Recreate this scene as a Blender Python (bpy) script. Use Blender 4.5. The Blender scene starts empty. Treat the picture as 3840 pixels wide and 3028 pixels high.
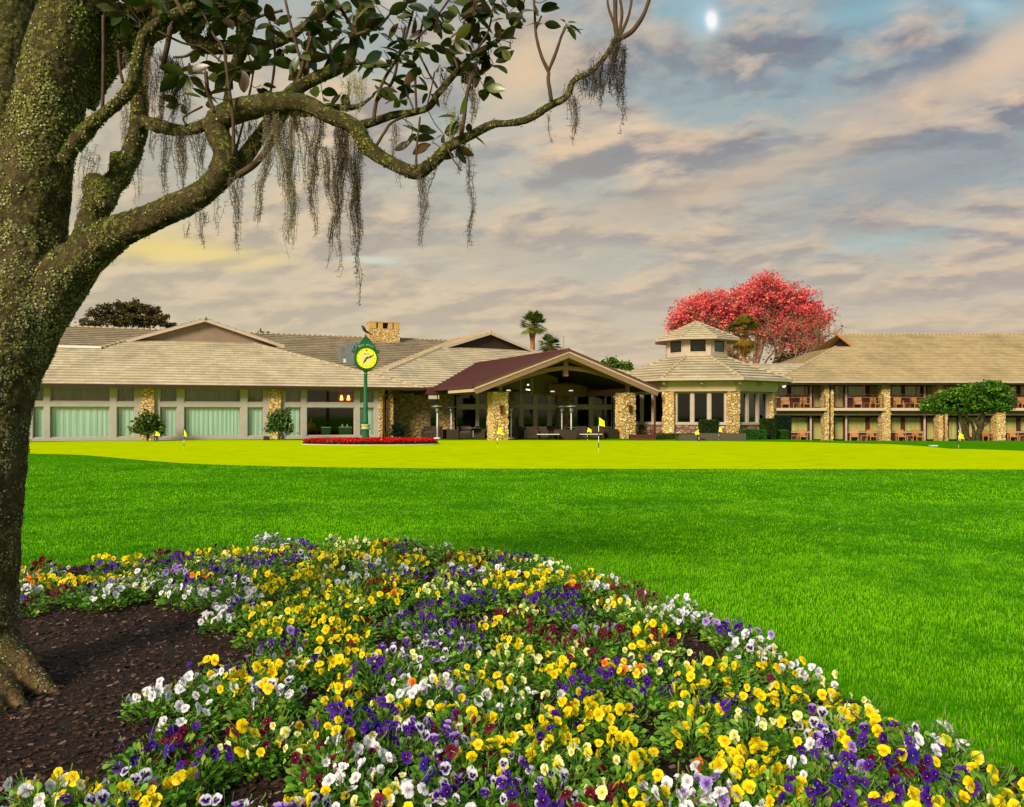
import bpy, math, random
import numpy as np
from mathutils import Vector, noise
random.seed(7); rng = np.random.default_rng(11)
R = math.radians
COL = bpy.context.scene.collection
CX, HY, FPX, EYE = 1920.0, 1560.0, 3000.0, 1.5      # photo centre column, horizon row, focal length in photo pixels, eye height

def lin(r, g, b):
    f = lambda c: (c/255/12.92) if c/255 <= .04045 else ((c/255+.055)/1.055)**2.4
    return (f(r), f(g), f(b))
def P(px, py, d):                                   # real point at distance d seen at photo pixel
    return np.array([(px-CX)/FPX*d, d, EYE+(HY-py)/FPX*d])
def ground(px, py, z=0.0):
    d = (EYE-z)*FPX/(py-HY); return np.array([(px-CX)/FPX*d, d, z])
def sm(t): t = min(1, max(0, t)); return t*t*(3-2*t)
def gz(x, y): return -.87*sm((y-46)/24)*sm((x-15)/8)

# ---------------------------------------------------------------- objects
LOC = {}
def tag(o, label=None, cat=None, group=None, kind=None):
    if label: o['label'] = label
    if cat: o['category'] = cat
    if group: o['group'] = group
    if kind: o['kind'] = kind
    return o
def thing(name, label, cat, loc=(0, 0, 0), group=None, rz=0):
    o = bpy.data.objects.new(name, None); COL.objects.link(o); o.location = loc; o.rotation_euler = (0, 0, rz)
    o.empty_display_size = .2
    LOC[o.name] = np.array(loc, float)
    return tag(o, label, cat, group)

class Bulk:
    def __init__(s): s.v = []; s.li = []; s.tot = []; s.c = []; s.n = 0; s.uv = []; s.hasuv = False
    def raw(s, v, li, tot, c=None, uv=None):
        v = np.asarray(v, float); s.v.append(v); s.li.append(np.asarray(li, int)+s.n); s.tot.append(np.asarray(tot, int))
        if c is None: c = np.full((len(v), 3), .5)
        c = np.asarray(c, float)
        if c.ndim == 1: c = np.tile(c, (len(v), 1))
        s.c.append(c); s.n += len(v)
        if uv is not None: s.hasuv = True
        s.uv.append(np.zeros((len(v), 2)) if uv is None else np.asarray(uv, float))
    def add(s, v, faces, c=None, uv=None):
        s.raw(v, [i for f in faces for i in f], [len(f) for f in faces], c, uv)
    def box(s, F, u0, u1, w0, w1, z0, z1, c=None):
        v = [F(u, w, z) for z in (z0, z1) for (u, w) in ((u0, w0), (u1, w0), (u1, w1), (u0, w1))]
        s.add(v, [(0, 3, 2, 1), (4, 5, 6, 7), (0, 1, 5, 4), (1, 2, 6, 5), (2, 3, 7, 6), (3, 0, 4, 7)], c)
    def beam(s, a, b, wid, hgt, up=(0, 0, 1), c=None):
        a = np.array(a, float); b = np.array(b, float); d = (b-a)/np.linalg.norm(b-a)
        x = np.cross(d, up); x /= np.linalg.norm(x); y = np.cross(x, d)
        v = [p+x*sx*wid/2+y*sy*hgt/2 for p in (a, b) for (sx, sy) in ((-1, -1), (1, -1), (1, 1), (-1, 1))]
        s.add(v, [(0, 1, 2, 3), (7, 6, 5, 4), (0, 4, 5, 1), (1, 5, 6, 2), (2, 6, 7, 3), (3, 7, 4, 0)], c)
    def tube(s, pts, rad, n=8, c=None, cap=True, bump=0, bs=8, seed=0):
        pts = np.asarray(pts, float); m = len(pts); rad = np.broadcast_to(np.asarray(rad, float), (m,))
        t = np.gradient(pts, axis=0); t /= np.linalg.norm(t, axis=1)[:, None]+1e-9
        ref = np.array([0, 0, 1.]) if abs(t[0][2]) < .9 else np.array([1., 0, 0])
        x = np.cross(t[0], ref); x /= np.linalg.norm(x); V = []
        ang = np.arange(n)/n*2*math.pi
        for i in range(m):
            x = x-t[i]*np.dot(x, t[i]); x /= np.linalg.norm(x)+1e-9; y = np.cross(t[i], x)
            ring = pts[i]+rad[i]*(np.cos(ang)[:, None]*x+np.sin(ang)[:, None]*y)
            if bump:
                for k in range(n):
                    q = Vector(ring[k]*bs)+Vector((seed, 0, 0))
                    f = noise.fractal(q, .8, 2.2, 4)*bump
                    ring[k] += (ring[k]-pts[i])/max(rad[i], 1e-5)*f
            V.append(ring)
        V = np.concatenate(V); i0 = np.arange(m-1)[:, None]*n; k = np.arange(n)[None]; k2 = (k+1) % n
        q = np.stack([i0+k, i0+k2, i0+n+k2, i0+n+k], -1).reshape(-1)
        li = list(q); tot = [4]*((m-1)*n)
        if cap: li += list(range(n))[::-1]+list(range((m-1)*n, m*n)); tot += [n, n]
        s.raw(V, li, tot, c)
    def lathe(s, F, u, w, prof, n=16, c=None):          # prof: (radius, z)
        V = [F(u+r*math.cos(2*math.pi*k/n), w+r*math.sin(2*math.pi*k/n), z) for r, z in prof for k in range(n)]
        f = [(i*n+k, i*n+(k+1) % n, (i+1)*n+(k+1) % n, (i+1)*n+k) for i in range(len(prof)-1) for k in range(n)]
        f += [tuple(range(n))[::-1], tuple(range((len(prof)-1)*n, len(prof)*n))]
        s.add(V, f, c)
    def scatter(s, tv, tf, pos, rot, scale, col, tc=None):   # many copies of a template
        tv = np.asarray(tv, float); N = len(pos); k = len(tv)
        sc = np.asarray(scale, float); sc = sc[:, None, None] if sc.ndim == 1 else sc[:, None, :]
        v = np.einsum('nij,nkj->nki', rot, tv[None]*sc)+np.asarray(pos)[:, None, :]
        fl = np.array([i for f in tf for i in f]); ft = np.array([len(f) for f in tf])
        li = (fl[None]+(np.arange(N)*k)[:, None]).reshape(-1)
        col = np.asarray(col, float); col = np.repeat(col, k, 0) if col.ndim == 2 else np.tile(col, (N*k, 1))
        if tc is not None: col = col*np.tile(np.asarray(tc, float), (N, 1))
        s.raw(v.reshape(-1, 3), li, np.tile(ft, N), col)
    def mesh(s, name, mat, smooth=False, off=(0, 0, 0)):
        me = bpy.data.meshes.new(name); v = np.concatenate(s.v)-np.asarray(off); li = np.concatenate(s.li); tot = np.concatenate(s.tot)
        me.vertices.add(len(v)); me.vertices.foreach_set('co', v.astype(np.float32).ravel())
        me.loops.add(len(li)); me.loops.foreach_set('vertex_index', li.astype(np.int32))
        me.polygons.add(len(tot)); me.polygons.foreach_set('loop_start', np.concatenate([[0], np.cumsum(tot)[:-1]]).astype(np.int32))
        me.polygons.foreach_set('loop_total', tot.astype(np.int32))
        a = me.attributes.new('Col', 'FLOAT_COLOR', 'POINT')
        a.data.foreach_set('color', np.concatenate([np.concatenate(s.c), np.ones((len(v), 1))], 1).astype(np.float32).ravel())
        if s.hasuv:
            uv = me.uv_layers.new(name='UVMap'); uv.data.foreach_set('uv', np.concatenate(s.uv)[li].astype(np.float32).ravel())
        me.update(calc_edges=True)
        me.polygons.foreach_set('use_smooth', np.full(len(tot), bool(smooth)))
        me.materials.append(mat); return me
    def build(s, name, mat, parent=None, smooth=False, label=None):
        off = np.zeros(3); p = parent
        while p is not None: off = off+LOC.get(p.name, 0); p = p.parent
        o = bpy.data.objects.new(name, s.mesh(name, mat, smooth, off)); COL.objects.link(o)
        if parent is not None: o.parent = parent
        if label: o['label'] = label
        return o

class Fr:                                            # a local frame: u along the facade, w away from the viewer
    def __init__(s, ox=0, oy=0, oz=0, ang=0):
        s.o = (ox, oy, oz); s.c = math.cos(R(ang)); s.s = math.sin(R(ang)); s.ang = ang
    def __call__(s, u, w, z): return np.array([s.o[0]+u*s.c-w*s.s, s.o[1]+u*s.s+w*s.c, s.o[2]+z])
    def at(s, px, w):                                # facade coordinate u and distance of a photo column at depth w
        k = (px-CX)/FPX; t = (w-s.o[0]*s.s+s.o[1]*s.c)/(s.c-k*s.s)
        return (k*t-s.o[0])*s.c+(t-s.o[1])*s.s, t
    def U(s, px, w): return s.at(px, w)[0]
    def Z(s, px, py, w): return EYE+(HY-py)/FPX*s.at(px, w)[1]
    def slope(s, px, py, z0, p):                     # point of the roof plane z = z0 + p*w
        k = (px-CX)/FPX; q = (HY-py)/FPX
        t = (z0+p*(s.o[0]*s.s-s.o[1]*s.c)-EYE)/(q-p*(s.c-k*s.s))
        w = -(k*t-s.o[0])*s.s+(t-s.o[1])*s.c
        return (k*t-s.o[0])*s.c+(t-s.o[1])*s.s, w
W0 = Fr()

def catmull(pts, n=6):
    p = np.asarray(pts, float); p = np.vstack([2*p[0]-p[1], p, 2*p[-1]-p[-2]]); out = []
    for i in range(1, len(p)-2):
        for k in range(n):
            t = k/n; out.append(.5*((2*p[i])+(-p[i-1]+p[i+1])*t+(2*p[i-1]-5*p[i]+4*p[i+1]-p[i+2])*t*t+(-p[i-1]+3*p[i]-3*p[i+1]+p[i+2])*t**3))
    out.append(p[-2]); return np.array(out)

def roof(B, poly, ref, edir, course=.62, lift=.07):
    """laps a convex planar roof polygon with stepped courses; ref = point on the eave, edir = eave direction"""
    poly = [np.array(p, float) for p in poly]
    n = np.zeros(3)
    for i in range(len(poly)): n += np.cross(poly[i], poly[(i+1) % len(poly)])
    n /= np.linalg.norm(n)
    if n[2] < 0: n = -n; poly = poly[::-1]
    e = np.array(edir, float); e -= n*np.dot(e, n); e /= np.linalg.norm(e); s = np.cross(n, e)
    if s[2] < 0: s = -s
    ab = [(np.dot(p-ref, e), np.dot(p-ref, s)) for p in poly]
    lo = min(b for a, b in ab); hi = max(b for a, b in ab)
    def clip(pl, b0, sign):
        out = []
        for i in range(len(pl)):
            p, q = pl[i], pl[(i+1) % len(pl)]; dp = (p[1]-b0)*sign; dq = (q[1]-b0)*sign
            if dp >= 0: out.append(p)
            if dp*dq < 0: t = dp/(dp-dq); out.append((p[0]+(q[0]-p[0])*t, b0))
        return out
    k = math.floor(lo/course)
    while k*course < hi:
        b0, b1 = k*course, (k+1)*course
        c = clip(clip(ab, b0, 1), b1, -1)
        if len(c) >= 3:
            f = [lift*(1-(b-b0)/course) for a, b in c]
            v = [ref+e*a+s*b+n*h for (a, b), h in zip(c, f)]
            B.add(v, [tuple(range(len(v)))], uv=[(a, b/course) for a, b in c])
            low = [(a, b) for a, b in c if abs(b-max(b0, lo)) < 1e-6]
            if len(low) >= 2:
                a0, a1 = min(a for a, b in low), max(a for a, b in low); bb = low[0][1]
                v = [ref+e*a0+s*bb, ref+e*a1+s*bb, ref+e*a1+s*bb+n*lift, ref+e*a0+s*bb+n*lift]
                B.add(v, [(0, 1, 2, 3)], uv=[(a0, k+.02), (a1, k+.02), (a1, k+.04), (a0, k+.04)])
        k += 1
def caps(B, a, b, r=.1, step=.45, c=None):           # rounded ridge / hip tiles
    a = np.array(a, float); b = np.array(b, float); L = np.linalg.norm(b-a); m = max(2, int(L/step))
    for i in range(m):
        B.tube([a+(b-a)*(i/m), a+(b-a)*((i+1)/m)], [r*1.15, r*.9], 7, c)

# ---------------------------------------------------------------- materials
def nt(name):
    m = bpy.data.materials.new(name); m.use_nodes = True; t = m.node_tree; t.nodes.clear()
    out = t.nodes.new('ShaderNodeOutputMaterial'); b = t.nodes.new('ShaderNodeBsdfPrincipled')
    t.links.new(b.outputs[0], out.inputs[0]); return m, t, b, out
def N(t, typ, **kw):
    n = t.nodes.new('ShaderNode'+typ)
    for k, v in kw.items():
        if k.startswith('_'): n.inputs[k[1:].replace('_', ' ')].default_value = v
        else: setattr(n, k, v)
    return n
def mixc(t, fac, a, b, mode='MIX'):
    m = N(t, 'Mix', data_type='RGBA', blend_type=mode)
    for sock, v in ((m.inputs[0], fac), (m.inputs[6], a), (m.inputs[7], b)):
        if isinstance(v, (int, float)): sock.default_value = v
        elif isinstance(v, tuple): sock.default_value = (*v, 1)
        else: t.links.new(v, sock)
    return m.outputs[2]
def math_(t, op, a, b=0.0, clamp=False):
    m = N(t, 'Math', operation=op, use_clamp=clamp)
    for i, v in enumerate((a, b)):
        if isinstance(v, (int, float)): m.inputs[i].default_value = v
        else: t.links.new(v, m.inputs[i])
    return m.outputs[0]
def ramp(t, fac, stops, interp='LINEAR'):
    r = N(t, 'ValToRGB'); r.color_ramp.interpolation = interp; e = r.color_ramp.elements
    while len(e) < len(stops): e.new(.5)
    for el, (p, c) in zip(e, stops): el.position = p; el.color = (*(c if isinstance(c, tuple) else (c, c, c)), 1)
    t.links.new(fac, r.inputs[0]); return r.outputs[0]
def noise_(t, scale, detail=4, vec=None, rough=.55, dist=0):
    n = N(t, 'TexNoise', _Scale=scale, _Detail=detail, _Roughness=rough, _Distortion=dist)
    if vec is not None: t.links.new(vec, n.inputs['Vector'])
    return n.outputs['Fac']
def coord(t, kind='Object', scale=None):
    c = N(t, 'TexCoord').outputs[kind]
    if scale:
        m = N(t, 'Mapping'); m.inputs['Scale'].default_value = scale; t.links.new(c, m.inputs[0]); c = m.outputs[0]
    return c
def bump_(t, b, h, strength=.5, dist=.02):
    n = N(t, 'Bump', _Strength=strength, _Distance=dist); t.links.new(h, n.inputs['Height']); t.links.new(n.outputs[0], b.inputs['Normal'])
def M(name, base, rough=.6, var=.15, scale=3, bump=0, bscale=30, spec=.3, metal=0, vec=None, bdist=.01):
    m, t, b, o = nt(name); v = coord(t, 'Object', vec)
    n = noise_(t, scale, 5, v)
    lo = tuple(c*(1-var) for c in base); hi = tuple(min(1, c*(1+var)) for c in base)
    t.links.new(ramp(t, n, [(.3, lo), (.7, hi)]), b.inputs['Base Color'])
    b.inputs['Roughness'].default_value = rough; b.inputs['Specular IOR Level'].default_value = spec; b.inputs['Metallic'].default_value = metal
    if bump: bump_(t, b, noise_(t, bscale, 4, v), bump, bdist)
    return m
def emis(name, col, s):
    m, t, b, o = nt(name); b.inputs['Base Color'].default_value = (*col, 1)
    b.inputs['Emission Color'].default_value = (*col, 1); b.inputs['Emission Strength'].default_value = s; return m
def colmat(name, rough=.5, spec=.3, trans=0, mul=(1, 1, 1)):
    m, t, b, o = nt(name); a = N(t, 'Attribute', attribute_name='Col')
    c = mixc(t, 1.0, a.outputs['Color'], mul, 'MULTIPLY')
    t.links.new(c, b.inputs['Base Color']); b.inputs['Roughness'].default_value = rough; b.inputs['Specular IOR Level'].default_value = spec
    if trans:
        tr = N(t, 'BsdfTranslucent'); t.links.new(c, tr.inputs[0]); mx = N(t, 'MixShader', _Fac=trans)
        t.links.new(b.outputs[0], mx.inputs[1]); t.links.new(tr.outputs[0], mx.inputs[2]); t.links.new(mx.outputs[0], o.inputs[0])
    return m
MT = {}
def stone(name, c1, c2, c3, scale=3.2, mortar=(.10, .07, .04), dk=1.0):
    m, t, b, o = nt(name); v = coord(t)
    mp = N(t, 'Mapping'); mp.inputs['Scale'].default_value = (1, 1, 1.5); t.links.new(v, mp.inputs[0])
    wn = N(t, 'TexNoise', _Scale=1.6, _Detail=2); t.links.new(mp.outputs[0], wn.inputs[0])
    vm = N(t, 'VectorMath', operation='MULTIPLY_ADD'); vm.inputs[1].default_value = (.35, .35, .35)
    t.links.new(wn.outputs['Color'], vm.inputs[0]); t.links.new(mp.outputs[0], vm.inputs[2])
    e = N(t, 'TexVoronoi', feature='DISTANCE_TO_EDGE', _Scale=scale); t.links.new(vm.outputs[0], e.inputs['Vector'])
    f = N(t, 'TexVoronoi', feature='F1', _Scale=scale); t.links.new(vm.outputs[0], f.inputs['Vector'])
    sep = N(t, 'SeparateColor'); t.links.new(f.outputs['Color'], sep.inputs[0])
    cell = ramp(t, sep.outputs[0], [(0, c1), (.5, c2), (1, c3)])
    g = noise_(t, 14, 5, v); cell = mixc(t, math_(t, 'MULTIPLY', g, .5), cell, tuple(x*.45 for x in c2))
    mf = ramp(t, e.outputs['Distance'], [(.012, 1.0), (.05, 0.0)])
    t.links.new(mixc(t, mf, cell, mortar), b.inputs['Base Color']); b.inputs['Roughness'].default_value = .85
    h = math_(t, 'ADD', math_(t, 'MULTIPLY', ramp(t, e.outputs['Distance'], [(0, 0.0), (.12, 1.0)]), 1.0), math_(t, 'MULTIPLY', g, .4))
    bump_(t, b, h, .9, .06); return m
MT['stone'] = stone('yellow_fieldstone', lin(236, 190, 104), lin(248, 220, 156), lin(214, 150, 56), 4.0, (.2, .12, .05))
MT['stone_dim'] = stone('brown_fieldstone', lin(160, 132, 90), lin(178, 146, 94), lin(132, 108, 74), 2.6)
MT['brick'] = stone('weathered_stacked_stone', lin(190, 150, 120), lin(120, 70, 50), lin(225, 200, 165), 3.0)
def shingle(name, c1, c2, c3, dark=.36):
    m, t, b, o = nt(name); uv = N(t, 'TexCoord').outputs['UV']
    sx = N(t, 'SeparateXYZ'); t.links.new(uv, sx.inputs[0])
    row = math_(t, 'FLOOR', sx.outputs[1]); fr = math_(t, 'FRACT', sx.outputs[1])
    uu = math_(t, 'ADD', math_(t, 'MULTIPLY', sx.outputs[0], 2.6), math_(t, 'MULTIPLY', row, 7.31))
    cell = math_(t, 'FLOOR', uu)
    cb = N(t, 'CombineXYZ'); t.links.new(cell, cb.inputs[0]); t.links.new(row, cb.inputs[1])
    wn = N(t, 'TexWhiteNoise', noise_dimensions='2D'); t.links.new(cb.outputs[0], wn.inputs['Vector'])
    ob = coord(t, 'Object'); g1 = noise_(t, .35, 5, ob, .65); g2 = noise_(t, 9, 4, ob)
    mp = N(t, 'Mapping'); mp.inputs['Scale'].default_value = (.5, 1, 1); t.links.new(uv, mp.inputs[0]); g3 = noise_(t, 1.3, 5, mp.outputs[0], .7)
    base = mixc(t, ramp(t, g3, [(.35, 0.0), (.65, 1.0)]), c1, c2)
    base = mixc(t, math_(t, 'MULTIPLY', wn.outputs['Value'], .45), base, c3)
    base = mixc(t, ramp(t, g1, [(.45, 0.0), (.7, .45)]), base, tuple(x*.55 for x in c3))
    ed = ramp(t, fr, [(.0, 1.0), (.16, 1.0), (.34, 0.0), (.9, 0.0), (1.0, .3)])  # butt shadow under each course, painted into the tile colour
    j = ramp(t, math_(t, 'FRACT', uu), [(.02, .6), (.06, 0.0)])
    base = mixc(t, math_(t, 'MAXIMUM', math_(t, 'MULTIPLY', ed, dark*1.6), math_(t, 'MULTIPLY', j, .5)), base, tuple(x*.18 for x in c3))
    t.links.new(base, b.inputs['Base Color']); b.inputs['Roughness'].default_value = .8; b.inputs['Specular IOR Level'].default_value = .2
    bump_(t, b, math_(t, 'ADD', g2, wn.outputs['Value']), .5, .03); return m
MT['shingle'] = shingle('grey_tan_roof_tile', lin(238, 222, 190), lin(214, 198, 166), lin(184, 166, 136), .26)
MT['shingle_back'] = shingle('dull_roof_tile', lin(192, 174, 146), lin(166, 148, 120), lin(140, 122, 98))
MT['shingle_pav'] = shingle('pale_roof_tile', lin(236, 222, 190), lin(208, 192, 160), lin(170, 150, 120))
MT['shingle_warm'] = shingle('ochre_roof_tile', lin(218, 194, 146), lin(196, 174, 132), lin(172, 152, 118), .24)
MT['cap'] = M('ridge_tile_clay', lin(176, 158, 126), .8, .2, 3, .3, 30)
MT['burgundy'] = M('burgundy_metal', lin(88, 48, 44), .45, .12, 2, .2, 60, vec=(1, 1, 1))
MT['trimgrey'] = M('grey_painted_trim', lin(172, 164, 156), .7, .08, 2, .1)
MT['taupe'] = M('taupe_painted_wood', lin(188, 168, 150), .7, .10, 3, .15)
MT['olive'] = M('olive_plaster', lin(138, 118, 100), .8, .12, 1.5, .2)
MT['sage'] = M('sage_frieze', lin(214, 188, 156), .75, .08, 1.2, .1)
MT['beam'] = M('weathered_tan_timber', lin(146, 114, 90), .75, .25, 4, .4, 25, vec=(1, 1, 6))
MT['cream'] = M('cream_trim', lin(200, 178, 156), .6, .08, 4)
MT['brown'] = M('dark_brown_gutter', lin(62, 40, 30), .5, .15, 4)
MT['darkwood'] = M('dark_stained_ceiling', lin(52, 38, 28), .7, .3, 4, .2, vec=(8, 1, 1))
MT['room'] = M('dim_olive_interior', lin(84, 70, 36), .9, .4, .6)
MT['redbrown'] = M('reddish_brown_paint', lin(84, 42, 32), .6, .15, 5)
MT['white'] = M('white_enamel', lin(225, 222, 215), .4, .04, 5)
MT['black'] = M('black_enamel', (.015, .015, .015), .4, .1, 5)
MT['steel'] = M('brushed_grey_steel', lin(150, 150, 148), .35, .12, 8, metal=.6)
MT['hvac'] = M('galvanised_duct_metal', lin(116, 122, 120), .5, .15, 1.5)
MT['wicker'] = M('dark_woven_wicker', lin(58, 44, 32), .7, .4, 60, .5, 80)
MT['teak'] = M('honey_teak', lin(186, 134, 78), .55, .22, 5, .2, vec=(6, 1, 1))
MT['greenpaint'] = M('bottle_green_paint', lin(20, 96, 58), .35, .12, 4, spec=.5)
MT['slate'] = M('grey_brown_cushion', lin(86, 76, 62), .85, .12, 6)
MT['patio'] = M('dark_paving', lin(72, 62, 48), .8, .2, 1.5, .2)
MT['cloth'] = M('green_tablecloth', lin(40, 110, 60), .8, .1, 4)
def glassmat(name, tint, refl=.12, trans=.8):
    m, t, b, o = nt(name); tr = N(t, 'BsdfTransparent'); tr.inputs[0].default_value = (*tint, 1)
    gl = N(t, 'BsdfGlossy', _Roughness=.04); gl.inputs[0].default_value = (1, 1, 1, 1)
    fr = N(t, 'LayerWeight', _Blend=.25); f = math_(t, 'ADD', math_(t, 'MULTIPLY', fr.outputs['Fresnel'], .5), refl, True)
    mx = N(t, 'MixShader'); t.links.new(f, mx.inputs[0]); t.links.new(tr.outputs[0], mx.inputs[1]); t.links.new(gl.outputs[0], mx.inputs[2])
    t.links.new(mx.outputs[0], o.inputs[0]); return m
MT['glass'] = glassmat('window_glass', (1, 1, 1), .015)
MT['glassmid'] = glassmat('clear_glass', (.85, .85, .8), .02)
MT['glassdark'] = glassmat('tinted_glass', (.35, .4, .36), .03)
MT['sheer'] = M('aqua_sheer_curtain', lin(186, 216, 196), .85, .12, 1.2, vec=(6, 6, .3))
MT['sheer_shaded'] = M('eave_shaded_sheer', lin(112, 116, 84), .85, .2, 1.0, vec=(5, 5, .3))  # upper sheers: eave shade and dark reflection painted into the cloth colour
MT['drape'] = M('olive_drape', lin(176, 170, 104), .85, .18, 1.0, vec=(5, 5, .3))
# ================================================================ camera, sky, sun
sc = bpy.context.scene
sc.cycles.max_bounces = 6; sc.cycles.diffuse_bounces = 2; sc.cycles.glossy_bounces = 2; sc.cycles.transmission_bounces = 3; sc.cycles.transparent_max_bounces = 8
cam = bpy.data.cameras.new('camera'); cam.lens = 36*FPX/3840; cam.sensor_width = 36; cam.sensor_fit = 'HORIZONTAL'
cam.shift_y = (HY-1514)/3840; cam.clip_end = 3000; cam.clip_start = .05
co = bpy.data.objects.new('camera', cam); COL.objects.link(co); co.location = (0, 0, EYE); co.rotation_euler = (R(90), 0, 0); sc.camera = co
sc.view_settings.view_transform = 'Standard'; sc.view_settings.look = 'None'; sc.view_settings.exposure = 0.3; sc.view_settings.gamma = 1
SUN_EL, SUN_AZ = 27.0, -150.0        # azimuth from +Y clockwise: behind the camera, to the left
sd = Vector((math.sin(R(SUN_AZ))*math.cos(R(SUN_EL)), math.cos(R(SUN_AZ))*math.cos(R(SUN_EL)), math.sin(R(SUN_EL))))
sun = bpy.data.lights.new('sun', 'SUN'); sun.energy = 3.7; sun.angle = R(18); sun.color = (1, .89, .70)
so = bpy.data.objects.new('sun', sun); COL.objects.link(so); so.rotation_euler = sd.to_track_quat('Z', 'Y').to_euler(); so.location = (-20, -20, 30)

w = bpy.data.worlds.new("World"); sc.world = w; w.use_nodes = True; t = w.node_tree; t.nodes.clear()
out = t.nodes.new('ShaderNodeOutputWorld'); bg = t.nodes.new('ShaderNodeBackground'); t.links.new(bg.outputs[0], out.inputs[0])
sky = N(t, 'TexSky', sky_type='NISHITA', sun_disc=False, sun_elevation=R(SUN_EL), sun_rotation=R(SUN_AZ))
g = N(t, 'TexCoord').outputs['Generated']; s3 = N(t, 'SeparateXYZ'); t.links.new(g, s3.inputs[0])
X, Y, Z = s3.outputs
az = math_(t, 'ARCTAN2', X, Y)
hyp = math_(t, 'SQRT', math_(t, 'ADD', math_(t, 'MULTIPLY', X, X), math_(t, 'MULTIPLY', Y, Y)))
el = math_(t, 'ARCTAN2', Z, hyp)
el0 = math_(t, 'MAXIMUM', el, -.05)
eln = math_(t, 'MULTIPLY', el0, 1.6, True)
def vec3(a, b, c=0.0):
    n = N(t, 'CombineXYZ')
    for i, v in enumerate((a, b, c)):
        if isinstance(v, (int, float)): n.inputs[i].default_value = v
        else: t.links.new(v, n.inputs[i])
    return n.outputs[0]
zz_ = math_(t, 'ADD', math_(t, 'MAXIMUM', Z, 0.0), .22)
cu_, cv_ = math_(t, 'DIVIDE', X, zz_), math_(t, 'DIVIDE', Y, zz_)
cr_ = math_(t, 'ADD', cu_, math_(t, 'MULTIPLY', cv_, .3))          # cloud streets run obliquely
p0 = vec3(math_(t, 'MULTIPLY', cr_, .85), cv_, 2.3); p1 = vec3(math_(t, 'ADD', math_(t, 'MULTIPLY', cr_, .85), .05), math_(t, 'ADD', cv_, .055), 2.3)
base = ramp(t, eln, [(0, lin(216, 188, 150)), (.16, lin(210, 188, 160)), (.3, lin(198, 184, 166)), (.45, lin(176, 172, 166)), (.62, lin(150, 162, 168)), (.8, lin(124, 152, 170)), (1, lin(112, 146, 168))])
warmL = ramp(t, math_(t, 'ADD', math_(t, 'MULTIPLY', az, -.9), .45, True), [(.0, 0.0), (1, .8)])
na = noise_(t, 3.1, 6, p0, .55, .2); nb_ = noise_(t, 3.1, 6, p1, .55, .2); n5 = noise_(t, 10.0, 5, p0, .62, .2)
lit = math_(t, 'ADD', math_(t, 'MULTIPLY', math_(t, 'SUBTRACT', nb_, na), 8.5), .5, True)
high = math_(t, 'MULTIPLY', eln, 1.25, True)
dens = math_(t, 'SUBTRACT', math_(t, 'ADD', math_(t, 'MULTIPLY', na, .8), math_(t, 'MULTIPLY', n5, .2)), math_(t, 'MULTIPLY', math_(t, 'POWER', high, 2.0), math_(t, 'ADD', math_(t, 'MULTIPLY', az, .10), .09)))
cloud = mixc(t, lit, mixc(t, high, lin(178, 168, 162), lin(96, 112, 138)), mixc(t, high, lin(226, 202, 168), lin(236, 200, 168)))
gap = mixc(t, high, lin(208, 200, 178), lin(112, 160, 184))
c = mixc(t, ramp(t, dens, [(.40, 0.0), (.52, 1.0)]), gap, cloud)
c = mixc(t, math_(t, 'ADD', math_(t, 'MULTIPLY', eln, 1.5), .2, True), base, c)
c = mixc(t, ramp(t, n5, [(.58, 0.0), (.74, .5)]), c, lin(228, 214, 198))
c = mixc(t, math_(t, 'MULTIPLY', ramp(t, n5, [(.28, .6), (.46, 0.0)]), math_(t, 'MULTIPLY', eln, 1.6, True)), c, lin(118, 126, 142))
c = mixc(t, math_(t, 'MULTIPLY', warmL, .8), c, mixc(t, lit, lin(206, 190, 158), lin(226, 208, 172)))
def blob(c, px, py, sx, sy, col, k=1.0, rot=0.0):       # a cloud or a gap in the cloud at a fixed heading
    a0 = math.atan((px-CX)/FPX); e0 = math.atan((HY-py)/FPX*math.cos(a0))
    da = math_(t, 'SUBTRACT', az, a0); de = math_(t, 'SUBTRACT', el, e0); cr, sr = math.cos(rot), math.sin(rot)
    x = math_(t, 'ADD', math_(t, 'MULTIPLY', da, cr*FPX/sx), math_(t, 'MULTIPLY', de, sr*FPX/sx))
    y = math_(t, 'SUBTRACT', math_(t, 'MULTIPLY', de, cr*FPX/sy), math_(t, 'MULTIPLY', da, sr*FPX/sy))
    r2 = math_(t, 'ADD', math_(t, 'MULTIPLY', x, x), math_(t, 'MULTIPLY', y, y))
    r2 = math_(t, 'MULTIPLY', r2, math_(t, 'MAXIMUM', math_(t, 'ADD', math_(t, 'MULTIPLY', na, 8.0), -2.8), .3))
    f = math_(t, 'MULTIPLY', math_(t, 'EXPONENT', math_(t, 'MULTIPLY', r2, -1.0)), k, True)
    return mixc(t, f, c, col)
c = blob(c, 2720, 690, 700, 60, lin(214, 186, 156), .6, .22)
c = blob(c, 3600, 300, 420, 75, lin(230, 192, 158), .55, .18)
c = blob(c, 3800, 190, 160, 90, lin(236, 206, 176), .7, .5)
c = blob(c, 3280, 30, 330, 38, lin(140, 186, 200), .7, .05)
c = blob(c, 3680, 20, 90, 30, lin(180, 212, 222), .7, -.4)
c = blob(c, 2580, 40, 180, 70, lin(146, 184, 198), .7, -.2)
c = blob(c, 3500, 660, 420, 90, lin(140, 144, 156), .5, .22)
c = blob(c, 3330, 905, 260, 26, lin(172, 200, 198), .5, .12)
c = blob(c, 600, 935, 340, 52, lin(250, 222, 130), .8, .03)
c = blob(c, 1380, 975, 120, 16, lin(214, 224, 210), .8, -.05)
c = blob(c, 1960, 250, 180, 160, lin(238, 206, 164), .8, .3)
c = blob(c, 2640, 70, 80, 80, lin(168, 206, 222), .8, 0)
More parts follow.
